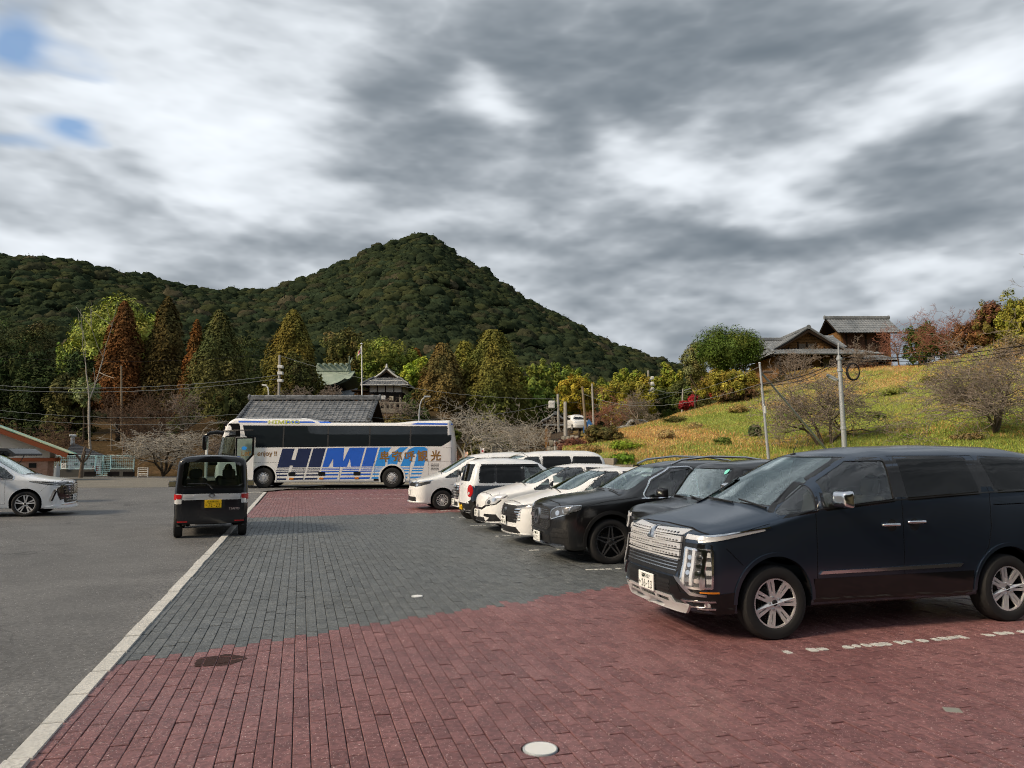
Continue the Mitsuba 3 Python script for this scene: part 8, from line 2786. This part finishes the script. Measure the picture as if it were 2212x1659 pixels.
k = thing('mesh_fence', 'pale blue wire fence on a dark concrete base before the toilet block', 'fence')
zt, zm = PF(0, 985)[2], PF(0, 1013)[2]
xa, xg0, xg1, xb = PF(66, 0)[0], PF(214, 0)[0], PF(247, 0)[0], PF(297, 0)[0]
for (x0, x1) in ((xa, xg0), (xg1, xb)):
    part(k, 'base', rbox(x0, x1, YF - .12, YF + .12, -.1, zm - .05, .02), 'mat_dark_stone')
    for x in np.linspace(x0 + .3, x1 - .3, max(2, int((x1 - x0) / 2.2))):
        part(k, 'base_panel', box(x - .45, x + .45, YF - .135, YF - .121, .05, zm - .2), 'mat_gloss_black')
    part(k, 'top_rail', tube([(x0, YF, zt), (x1, YF, zt)], .028, 6), 'mat_cyan_paint')
    part(k, 'bottom_rail', tube([(x0, YF, zm), (x1, YF, zm)], .025, 6), 'mat_cyan_paint')
    for x in np.linspace(x0, x1, max(2, int((x1 - x0) / 1.9) + 1)):
        part(k, 'post', tube([(x, YF, -.05), (x, YF, zt + .03)], .032, 6), 'mat_cyan_paint')
    ws = [tube([(x0, YF, z), (x1, YF, z)], .007, 3, False) for z in np.arange(zm + .08, zt, .11)] + [tube([(x, YF, zm), (x, YF, zt)], .006, 3, False) for x in np.arange(x0 + .1, x1, .16)]
    q = part(k, 'mesh', cat(ws), 'mat_cyan_paint')
    labels[q] = {'kind': 'stuff'}
k = thing('gate', 'pale blue double gate in the wire fence', 'gate')
mid = (xg0 + xg1) / 2
for (x0, x1) in ((xg0 + .06, mid - .03), (mid + .03, xg1 - .06)):
    lf = key('leaf', k)
    fr = [tube([(x0, YF, .1), (x0, YF, zt + .05), (x1, YF, zt + .05), (x1, YF, .1), (x0, YF, .1)], .03, 6)]
    part(lf, 'frame', cat(fr), 'mat_cyan_paint')
    q = part(lf, 'bars', cat([tube([(x0, YF, z), (x1, YF, z)], .009, 4, False) for z in np.arange(.25, zt, .16)] + [tube([(x, YF, .1), (x, YF, zt)], .007, 3, False) for x in np.linspace(x0, x1, 6)]), 'mat_cyan_paint')
    labels[q] = {'kind': 'stuff'}
k = thing('ladder_rack', 'white ladder-like metal rack standing at the end of the fence', 'rack')
a, b_ = PF(299, 1010, 56.5), PF(319, 1029, 56.5)
for x in (a[0], b_[0]):
    part(k, 'upright', tube([(x, 56.5, 0), (x, 56.5, a[2])], .035, 6), 'mat_white_paint')
for z in np.linspace(.15, a[2] - .03, 5):
    part(k, 'rung', tube([(a[0], 56.5, z), (b_[0], 56.5, z)], .03, 6), 'mat_white_paint')
k = thing('no_parking_sign', 'white sign board with round emblem hung on the wire fence', 'sign')
a, b_ = PF(132.5, 1000.5, 56.9), PF(142.5, 1012.5, 56.9)
part(k, 'board', rbox(a[0], b_[0], 56.88, 56.93, b_[2], a[2], .01), 'mat_white_paint')
cx, cz = (a[0] + b_[0]) / 2, a[2] * .62 + b_[2] * .38
st = lambda m, y: (np.stack([m[0][:, 0], y - m[0][:, 2], m[0][:, 1]], 1), m[1])
part(k, 'emblem', st(extrude(sg.Point(cx, cz).buffer(.13).difference(sg.Point(cx, cz).buffer(.10)).union(sg.LineString([(cx - .08, cz + .08), (cx + .08, cz - .08)]).buffer(.014)), .006), 56.879), 'mat_black_ink')
part(k, 'lettering', st(extrude(unary_union([sg.box(cx - .13 + .07 * i, b_[2] + .05, cx - .08 + .07 * i, b_[2] + .10) for i in range(4)]), .006), 56.879), 'mat_black_ink')
a = pt(445, 1010, 46)
whole('white_post', rbox(a[0] - .07, a[0] + .07, 45.93, 46.07, -.05, pt(445, 944, 46)[2], .02), 'mat_white_paint', 'plain white post behind the small black box wagon', 'post')


def pole(name, label, xv0, y0, xv1, y1, Y, r0, bs, zb=None, group=None):
    t, b = pt(xv1, y1, Y), pt(xv0, y0, Y)
    if zb is not None:
        b = b + (t - b) * (zb - b[2]) / (t[2] - b[2])
    k = thing(name, label, 'pole', group)
    part(k, 'shaft', tube([b, (b + t) / 2, t], [r0, r0 * .85, r0 * .7], 12), bs, True)
    return k, t, b


mat_d('pole_concrete', (.36, .35, .33))
mat_d('pole_wood', (.24, .20, .15))
# two steel poles on the bank
Y1, Y2 = 30.0, 31.0
k1, t1, b1 = pole('steel_pole', 'slim leaning steel pole on the bank with a diagonal stay', 1660, 990, 1641, 784, Y1, .062, STEEL, 1.2)
part(k1, 'crossarm', tube([pt(1634, 832, Y1), pt(1668, 826, Y1)], .04, 6), 'mat_bark_dark')
part(k1, 'bracket', rbox(t1[0] + .1, t1[0] + .5, Y1 - .1, Y1 + .1, pt(0, 806, Y1)[2], pt(0, 801, Y1)[2], .02), 'mat_bark_dark')
part(k1, 'stay', tube([pt(1645, 806, Y1), pt(1782, 968, Y1 + 2.4)], .045, 8), STEEL, True)
part(k1, 'cap', move(lathe([(0, .04), (.05, .03), (.06, -.02)], 10), mat(tuple(t1))), STEEL)
part(k1, 'label_plate', move(lathe([(.064, -.15), (.064, .15)], 12), mat(tuple(pt(1652, 885, Y1)))), 'mat_white_paint')
k2, t2, b2 = pole('steel_pole', 'thicker galvanised pole on the bank carrying a lamp and a cable coil', 1825, 975, 1812, 768, Y2, .115, STEEL, 1.2)
part(k2, 'upper_tube', tube([t2 + [-.02, 0, -.6], pt(1811, 741, Y2)], .035, 8), STEEL, True)
lmp = tube([pt(1813, 822, Y2), pt(1786, 810, Y2)], [.05, .07], 8)
part(k2, 'lamp', lmp, STEEL, True)
part(k2, 'lamp_glass', tube([pt(1806, 820, Y2) - [0, 0, .04], pt(1790, 813, Y2) - [0, 0, .05]], .05, 8), 'mat_lamp_white', True)
for y in (775, 800, 925):
    part(k2, 'band', move(lathe([(.112, -.06), (.122, -.05), (.122, .05), (.112, .06)], 12), mat(tuple(pt(1812.5 + (y - 768) * .06, y, Y2)))), STEEL)
cc = pt(1843, 803, Y2)
a = np.linspace(0, 2 * np.pi, 30)
cl = [tube(np.stack([cc[0] + (.24 + .02 * i) * np.cos(a + .2), cc[1] + .03 * i - .03 + 0 * a, cc[2] + (.34 + .012 * i) * np.sin(a + .2)], 1), .024, 6, False) for i in range(3)]
whole('cable_coil', cat(cl), WIRE, 'black coil of spare cable hung on the galvanised pole', 'cable coil', True)

# roadside and far poles
P3 = pole('concrete_pole', 'concrete pole with a grey box at the roadside left of the golden tree', 1207, 940, 1205, 851, 60, .13, 'mat_pole_concrete', 1.0)
part(P3[0], 'box', rbox(P3[1][0] - .75, P3[1][0] - .25, 59.8, 60.2, pt(0, 882, 60)[2], pt(0, 866, 60)[2], .04), 'mat_white_paint')
P4 = pole('concrete_pole', 'stout pale concrete pole in front of the golden tree', 1222, 948, 1221, 868, 54, .17, 'mat_pole_concrete', 1.0)
P5 = pole('wooden_pole', 'leaning wooden pole behind the shoulder of the orange bank', 1267, 948, 1258, 835, 54, .11, 'mat_pole_wood', 1.5)
P6 = pole('steel_lamp_pole', 'straight pale pole right of the leaning wooden pole', 1283, 940, 1279, 829, 56, .09, 'mat_pole_concrete', 1.5)
P7 = pole('utility_pole', 'tall utility pole with crossarms and insulators at the foot of the mountain', 1404, 890, 1400, 800, 88, .17, 'mat_pole_concrete', 4.0)
for y, w_ in ((820, .5), (832, .8), (844, .9), (850, 1.0)):
    z = pt(0, y, 88)[2]
    part(P7[0], 'crossarm', rbox(P7[1][0] - w_ * .9, P7[1][0] + w_ * .9, 87.75, 87.9, z - .06, z + .06, .01), STEEL)
    part(P7[0], 'insulator', rbox(P7[1][0] + .25, P7[1][0] + .65, 87.7, 88.1, z, z + .38, .08), 'mat_white_paint')
P8 = pole('wooden_pole', 'short pole beyond the red bushes on the hill path', 1474, 868, 1475, 840, 74, .10, 'mat_pole_concrete', 5.0)
part(P8[0], 'lamp_arm', tube([P8[1] - [0, 0, .2], P8[1] + [1.0, 0, .1]], .04, 6), STEEL)
P9 = pole('utility_pole', 'slender pole rising behind the tiled roof near its left end', 602, 880, 604, 767, 66, .14, 'mat_pole_concrete', 2.5)
for y in (792, 806, 822):
    z = pt(0, y, 66)[2]
    part(P9[0], 'bracket', rbox(P9[1][0] - .1, P9[1][0] + .35, 65.8, 66.2, z - .15, z + .12, .03), 'mat_white_paint')
P10 = pole('wooden_pole', 'thin dark pole left of the first conifer in the brown thicket', 263, 985, 262, 790, 70, .10, 'mat_pole_wood', 1.5)
P11 = pole('wooden_pole', 'short slim pole in the brown thicket behind the fence', 241, 990, 240, 880, 66, .07, 'mat_pole_wood', 1.2)
P12 = pole('steel_pole_far', 'short lamp pole down the back road behind the golden tree', 1320, 905, 1320, 876, 80, .08, 'mat_pole_concrete', 3.6)
part(P12[0], 'lamp_arm', tube([P12[1] - [0, 0, 1.3], P12[1] + [-.8, 0, -.9]], .05, 6), 'mat_white_paint')
k = thing('street_lamp', 'curved grey street lamp rising behind the rear of the coach', 'street lamp')
Yl = 46.0
pth = [pt(x, y, Yl) for x, y in ((905, 990), (905, 925), (905.5, 895), (907, 876), (911, 864), (918, 858))]
part(k, 'post', tube(pth, [.06, .055, .05, .045, .04, .04], 8), STEEL, True)
part(k, 'lamp', tube([pt(916, 857, Yl), pt(930, 856.5, Yl)], [.06, .045], 8), STEEL, True)
k = thing('street_lamp', 'white curved lamp peeping over the ridge of the tiled roof', 'street lamp')
pth = [pt(x, y, 64) for x, y in ((580, 870), (580, 848), (579, 838), (574, 832))]
part(k, 'post', tube(pth, .055, 8), 'mat_white_paint', True)
part(k, 'lamp', tube([pt(576, 833, 64), pt(566, 832, 64)], [.09, .07], 8), 'mat_white_paint', True)

# flag
k = thing('flagpole', 'white flagpole standing on the shrine terrace', 'flagpole')
Yq = 80.0
part(k, 'shaft', tube([pt(782, 868, Yq), pt(781, 744, Yq)], [.09, .06], 10), 'mat_white_paint', True)
part(k, 'ball', move(as_vf(trimesh.creation.icosphere(subdivisions=2, radius=.13)), mat(tuple(pt(781, 743, Yq)))), 'mat_satin_chrome', True)
U, V = np.meshgrid(np.linspace(0, 1, 16), np.linspace(0, 1, 12), indexing='ij')
c00, c10, c01 = pt(780.5, 747, Yq), pt(780.5, 764, Yq), pt(769, 771, Yq)
fx = c00[0] - 1.0 * .55 * U * (.4 + .6 * V)
P = np.stack([c00[0] - .50 * U ** .8 * (.5 + .5 * V) - .05 * np.sin(U * 7 + V * 4), Yq + .14 * np.sin(U * 6 + V * 3), c00[2] - .86 * V - .62 * U ** 1.3 + 0 * U], -1)


def flagc(p, n, uv):
    d = dr.sqrt(dr.square(uv.x - .5) + dr.square((uv.y - .5) * .8))
    return mix((.55, .05, .07), (.70, .66, .66), smoothstep(.20, .22, d))


mat_d('flag', proc(flagc))
v, f = grid(P)
fu = np.stack([U.ravel(), V.ravel()], 1)
whole('flag', (v, f), 'mat_flag', 'limp white flag with a red disc hanging from the flagpole', 'flag', True, uv=fu)

# stone pillar and banners behind the coach rear
k = thing('stone_pillar', 'square stone name pillar with carved letters behind the parked vans', 'stone pillar')
Yk = 45.5
a, b_ = pt(1061, 960, Yk), pt(1072, 992, Yk)
part(k, 'shaft', rbox(a[0], b_[0], Yk - .17, Yk + .17, -.05, a[2] - .04, .02), 'mat_lichen_stone')
part(k, 'cap', (lambda p: as_vf(trimesh.convex.convex_hull(p)))(np.array([[a[0], Yk - .17, a[2] - .04], [b_[0], Yk - .17, a[2] - .04], [a[0], Yk + .17, a[2] - .04], [b_[0], Yk + .17, a[2] - .04], [(a[0] + b_[0]) / 2, Yk, a[2] + .05]])), 'mat_lichen_stone')
for i, ch in enumerate('武雄'):
    g_ = sa.scale(brush(STROKES[ch], .14), .2, .22, origin=(0, 0))
    part(k, 'lettering', st(extrude(sa.translate(g_, a[0] + .06, pt(0, 972 + i * 9, Yk)[2]), .012), Yk - .168), 'mat_dark_stone')


def banner(label, x0, x1, ytop, ybot, Y, rgb, stripe):
    k = thing('banner', label, 'banner')
    a, b_ = pt(x0, ytop, Y), pt(x1, ybot, Y)
    m_ = mat_d(f'banner_{len(scene)}', rgb)
    part(k, 'pole', tube([(a[0] - .03, Y, 0), (a[0] - .03, Y, a[2] + .08)], .02, 6), 'mat_white_paint')
    U, V = np.meshgrid(np.linspace(0, 1, 8), np.linspace(0, 1, 12), indexing='ij')
    P = np.stack([a[0] + (b_[0] - a[0]) * U, Y + .05 * np.sin(V * 6 + U * 3) * U, a[2] + (b_[2] - a[2]) * V], -1)
    part(k, 'cloth', grid(P), m_, True)
    m2 = mat_d(f'banner_ink_{len(scene)}', stripe)
    zz = np.linspace(a[2] - .12, b_[2] + .1, 4)
    w = (b_[0] - a[0])
    part(k, 'print', cat([box(a[0] + w * .25, a[0] + w * .75, Y - .075, Y - .07, z - .12, z) for z in zz]), m2)


banner('white banner with red print behind the coach, left of the stone pillar', 1039, 1046, 968, 1000, 45.0, (.70, .68, .68), (.55, .10, .12))
banner('small pale orange banner at the rear corner of the coach', 1004, 1011, 976, 1000, 44.5, (.72, .48, .36), (.75, .66, .6))
banner('white notice board banner right of the stone pillar', 1099, 1110, 975, 1000, 45.5, (.70, .71, .70), (.10, .12, .12))
banner('orange and white banner beside the parked kei truck on the back road', 1206, 1220, 977, 1004, 44.0, (.80, .30, .10), (.78, .66, .62))


def lantern(label, x, ytop, Y, s=1.0):
    k = thing('stone_lantern', label, 'stone lantern')
    t = pt(x, ytop, Y)
    h = t[2]
    A = mat((t[0], Y, 0))
    part(k, 'post', move(lathe([(.16, 0), (.12, .1), (.085, .2), (.085, h * .62), (.15, h * .68)], 10), A), 'mat_lichen_stone', 35)
    part(k, 'lamp_house', move(lathe([(.15, h * .68), (.17, h * .70), (.17, h * .85), (.1, h * .86)], 6), A), 'mat_lichen_stone')
    part(k, 'roof', move(lathe([(.32, h * .85), (.30, h * .88), (.08, h * .95), (.06, h), (0, h)], 6), A), 'mat_lichen_stone')


lantern('stone lantern at the roadside behind the parked vans', 1164, 978, 49)
lantern('stone lantern right of the parked kei truck', 1236, 990, 46)
lantern('stone lantern behind the coach rear corner', 1003, 984, 46.5)
k = thing('road_post', 'thin pale post beside the stone wall on the back road', 'post')
part(k, 'shaft', tube([pt(1199, 1005, 43.5), pt(1199, 952, 43.5)], .04, 6), 'mat_white_paint')
k = thing('blue_sign', 'blue triangular crossing sign between the roadside poles', 'sign')
a = pt(1272, 905, 54)
part(k, 'plate', st(extrude(sg.Polygon([(a[0] - .42, a[2] - 1.0), (a[0] + .42, a[2] - 1.0), (a[0] + .42, a[2] - .6), (a[0], a[2]), (a[0] - .42, a[2] - .6)]), .03), 54), mat_d('sign_blue', (.05, .16, .42)))
part(k, 'symbol', st(extrude(sg.Polygon([(a[0] - .2, a[2] - .85), (a[0] + .2, a[2] - .85), (a[0], a[2] - .35)]).difference(sg.Polygon([(a[0] - .08, a[2] - .8), (a[0] + .08, a[2] - .8), (a[0], a[2] - .55)])), .006), 53.965), 'mat_white_paint')
part(k, 'post', tube([(a[0], 54.06, 2), (a[0], 54.06, a[2] - .2)], .04, 6), STEEL)
q = [(1190, 938), (1203, 935), (1217, 931), (1230, 928)]
k = thing('iron_fence', 'dark iron fence along the top of the stone wall', 'fence')
pp = [pt(x, y, Y) for (x, y), Y in zip(q, (52, 53, 55, 57))]
for a, b_ in zip(pp, pp[1:]):
    part(k, 'rail', tube([a, b_], .03, 5), 'mat_bark_dark')
    q_ = part(k, 'bars', cat([tube([a + (b_ - a) * t - [0, 0, 1.0], a + (b_ - a) * t], .018, 4, False) for t in np.linspace(0, 1, 14)]), 'mat_bark_dark')
    labels[q_] = {'kind': 'stuff'}

# wires


def wire(label, pts, r=.012, sag=.5, bs=WIRE, group=None):
    ms = []
    for a, b_ in zip(pts, pts[1:]):
        t = np.linspace(0, 1, 13)[:, None]
        p = a + (b_ - a) * t
        p[:, 2] -= sag * 4 * (t * (1 - t))[:, 0]
        ms.append(tube(p, r, 4, False))
    whole('overhead_wire', cat(ms), bs, label, 'wire', True, group)


for i, (ya, yb_, Y, lab) in enumerate([(834, 834, 62, 'thick bundle of grey overhead wires across the dark woods, upper bundle'), (843, 842, 62.3, 'grey overhead wire just under the upper bundle'), (885, 890, 60, 'overhead wire across the woods at mid height'),
                                      (900, 905, 59, 'fainter overhead wire below the mid-height one'), (770, 766, 66, 'thin high overhead wire crossing before the conifers'), (918, 922, 58, 'low overhead wire above the toilet block roof')]):
    wire(lab, [pt(-60, ya - 5, Y), pt(604, yb_ - (24 if i < 2 else 3), Y)], .022 if i < 2 else .014, .7, WIREL if i < 4 else WIRE)
wire('wire from the slender pole down past the shrine office to the concrete pole', [pt(604, 768, 66), pt(1205, 862, 60)], .014, 1.0, WIREL)
wire('low wire from the tiled building to the roadside pole', [pt(800, 902, 52), pt(1205, 868, 60)], .014, .6, WIREL)
wire('wire between the leaning wooden pole and the steel pole on the bank', [pt(1258, 850, 54), pt(1641, 830, 30)], .010, .9, WIREL)
wire('dark cable between the two steel poles on the bank', [pt(1641, 828, 30), pt(1812, 778, 31)], .016, .22)
wire('lower dark cable between the two steel poles', [pt(1641, 832, 30), pt(1812, 782, 31)], .010, .30)
wire('upper dark cable from the galvanised pole to the right edge', [pt(1812, 772, 31), pt(2330, 724, 27)], .016, .30)
wire('lower dark cable from the galvanised pole to the right edge', [pt(1812, 778, 31), pt(2330, 732, 27)], .011, .34)
wire('third dark cable from the galvanised pole, sagging most', [pt(1812, 784, 31), pt(2330, 738, 27)], .009, .38)
wire('wire from the golden tree poles to the tall utility pole', [pt(1221, 872, 54), pt(1400, 806, 88)], .014, .5)
wire('high wire from the tall utility pole to the left', [pt(1400, 803, 88), pt(1205, 856, 60)], .014, .8)
wire('wire from the tall utility pole over the hill path to the right', [pt(1400, 832, 88), pt(1641, 792, 30)], .012, 1.0, WIREL)
wire('wire running from the roadside pole up to the pole on the hill path', [pt(1205, 864, 60), pt(1475, 846, 74)], .012, .8, WIREL)
wire('long wire across the olive trees towards the hill', [pt(1279, 835, 56), pt(1475, 842, 74)], .012, .6, WIREL)

# small vehicles far down the road
def far_car(name, label, x, yb, Y, L, H, yaw, paint_, tarp=None):
    p = pt(x, yb, Y)
    b = Body(L, .74, top=[(-.2, .80), (.1, .88), (.8, 1.02), (1.3, H - .08), (1.6, H), (L - .5, H), (L - .05, H - .2), (L + .2, H - .5)], belt=[(0, .8), (1, .95), (L, 1.0)], sill=[(-.2, .26), (L, .26)],
             nose=[(.2, .05), (.5, 0), (1, .1)], tail=[(.3, L - .05), (.6, L), (1.6, L - .15)], roof_w=[(0, .68), (1.4, .58), (L, .58)], step=.2, ncap=8, front_r=.3)
    c = Car(name, label, 'car', mat((p[0], p[1], p[2]), yaw), b, paint_)
    for xx in (.65, L - .65):
        b.wheel_hole(xx, .29, .33)
    c.shell()
    c.panel('side_window', soft(poly((1.2, 1.0), (L - .5, 1.02), (L - .55, H - .14), (1.5, H - .14)), .04), 'S', 'mat_privacy_glass', .004, fine=.2)
    c.panel('windscreen', soft(poly((-.52, 1.0), (.52, 1.0), (.46, H - .12), (-.46, H - .12)), .04), 'F', 'mat_privacy_glass', .004, fine=.2)
    c.panel('rear_window', soft(poly((-.52, 1.0), (.52, 1.0), (.46, H - .16), (-.46, H - .16)), .04), 'B', 'mat_privacy_glass', .004, fine=.2)
    c.panel('tail_lamp', sg.box(.5, .75, .66, .95), 'B2', 'mat_lamp_red', .01, fine=.2)
    c.panel('headlamp', sg.box(.42, .66, .66, .80), 'F2', 'mat_lamp_white', .01, fine=.2)
    for xx in (.65, L - .65):
        for sd in (-1, 1):
            w = key('wheel', c.k)
            part(w, 'tyre', tube([(xx, sd * .56, .28), (xx, sd * .73, .28)], .28, 14), 'mat_tyre', 35, M=c.M)
            part(w, 'rim', tube([(xx, sd * .70, .28), (xx, sd * .735, .28)], .17, 10), 'mat_alloy', 35, M=c.M)
    return c


far_car('far_car', 'small white car parked between the roadside poles', 1257, 930, 66, 3.4, 1.5, math.pi / 2 + .2, WHITE3)
far_car('far_van', 'pale boxy van parked behind the dark bush on the orange bank', 1330, 941, 72, 3.3, 1.6, math.radians(8), WHITE2)
far_car('kei_truck', 'white-roofed kei truck parked on the back road beside the banner', 1222, 1012, 46, 3.2, 1.72, math.radians(-80), WHITE3)

# the driver of the small black wagon
def person_mesh(M):
    J = {'pel': (0, 0, .0), 'wa': (.03, 0, .18), 'ch': (.07, 0, .42), 'nk': (.05, 0, .60), 'hd': (.02, 0, .74), 'sl': (.06, .19, .53), 'sr': (.06, -.19, .53), 'el': (-.14, .25, .34), 'er': (-.14, -.25, .34), 'hl': (-.36, .14, .42), 'hr': (-.36, -.14, .42),
         'kl': (-.42, .12, .06), 'kr': (-.42, -.12, .06), 'fl': (-.60, .12, -.30), 'fr': (-.60, -.12, -.30)}
    B = [('pel', 'wa', .15, .14), ('wa', 'ch', .14, .16), ('ch', 'nk', .15, .06), ('ch', 'sl', .13, .075), ('ch', 'sr', .13, .075), ('sl', 'el', .065, .05), ('sr', 'er', .065, .05), ('el', 'hl', .048, .035), ('er', 'hr', .048, .035), ('pel', 'kl', .10, .07), ('pel', 'kr', .10, .07), ('kl', 'fl', .065, .045), ('kr', 'fr', .065, .045)]
    ms = []
    for a, b_, ra, rb in B:
        s = [m3.Manifold.sphere(r_, 20).translate(J[q]) for q, r_ in ((a, ra), (b_, rb))]
        ms.append(m3.Manifold.batch_hull(s))
    body = m3.Manifold.batch_boolean(ms, m3.OpType.Add)
    v, f = as_vf(body.refine_to_length(.03))
    tm = trimesh.Trimesh(v, f)
    trimesh.smoothing.filter_taubin(tm, iterations=14)
    hv = ICO[3][0] * [.098, .078, .118] + J['hd']
    hv[:, 0] -= .014 * np.exp(-(((hv[:, 1]) / .016) ** 2 + ((hv[:, 2] - J['hd'][2] + .01) / .03) ** 2)) * (hv[:, 0] < J['hd'][0])
    ears = [(ICO[2][0] * [.022, .012, .034] + np.array(J['hd']) + [0, s * .080, 0], ICO[2][1]) for s in (-1, 1)]
    neck = tube([J['nk'], J['hd']], .052, 10)
    hands = []
    for s, q in ((1, 'hl'), (-1, 'hr')):
        o = np.array(J[q])
        hands.append((ICO[2][0] * [.042, .022, .040] + o, ICO[2][1]))
        for i in range(4):
            hands.append(tube([o + [-.03, -s * .006, .028 - .018 * i], o + [-.058, -s * .012, .03 - .018 * i], o + [-.060, -s * .036, .028 - .018 * i], o + [-.036, -s * .046, .027 - .018 * i]], [.009, .009, .008, .007], 6))
        hands.append(tube([o + [0, -s * .01, .036], o + [-.022, -s * .02, .056], o + [-.045, -s * .024, .06]], [.011, .010, .008], 6))
    hair = ICO[3][0] * [.108, .088, .122] + np.array(J['hd']) + [.012, 0, .016]
    keep = (ICO[3][0][:, 2] > -.25 - .5 * ICO[3][0][:, 0]) & (ICO[3][0][:, 0] > -.72)
    fk = ICO[3][1][keep[ICO[3][1]].all(1)]
    return as_vf(tm), cat([(hv, ICO[3][1]), neck, *ears, *hands]), (hair, fk)


k = thing('person', 'person in dark clothes with both hands at the wheel of the small black wagon', 'person')
cl, skin, hair = person_mesh(None)
A = KEI @ mat((1.72, .34, .66))
mat_d('dark_cloth', (.025, .026, .032))
mat_d('skin', (.42, .25, .18))
mat_d('hair', (.018, .014, .012))
part(k, 'clothing', cl, 'mat_dark_cloth', True, M=A)
part(k, 'skin', skin, 'mat_skin', True, M=A)
part(k, 'hair', hair, 'mat_hair', True, M=A)
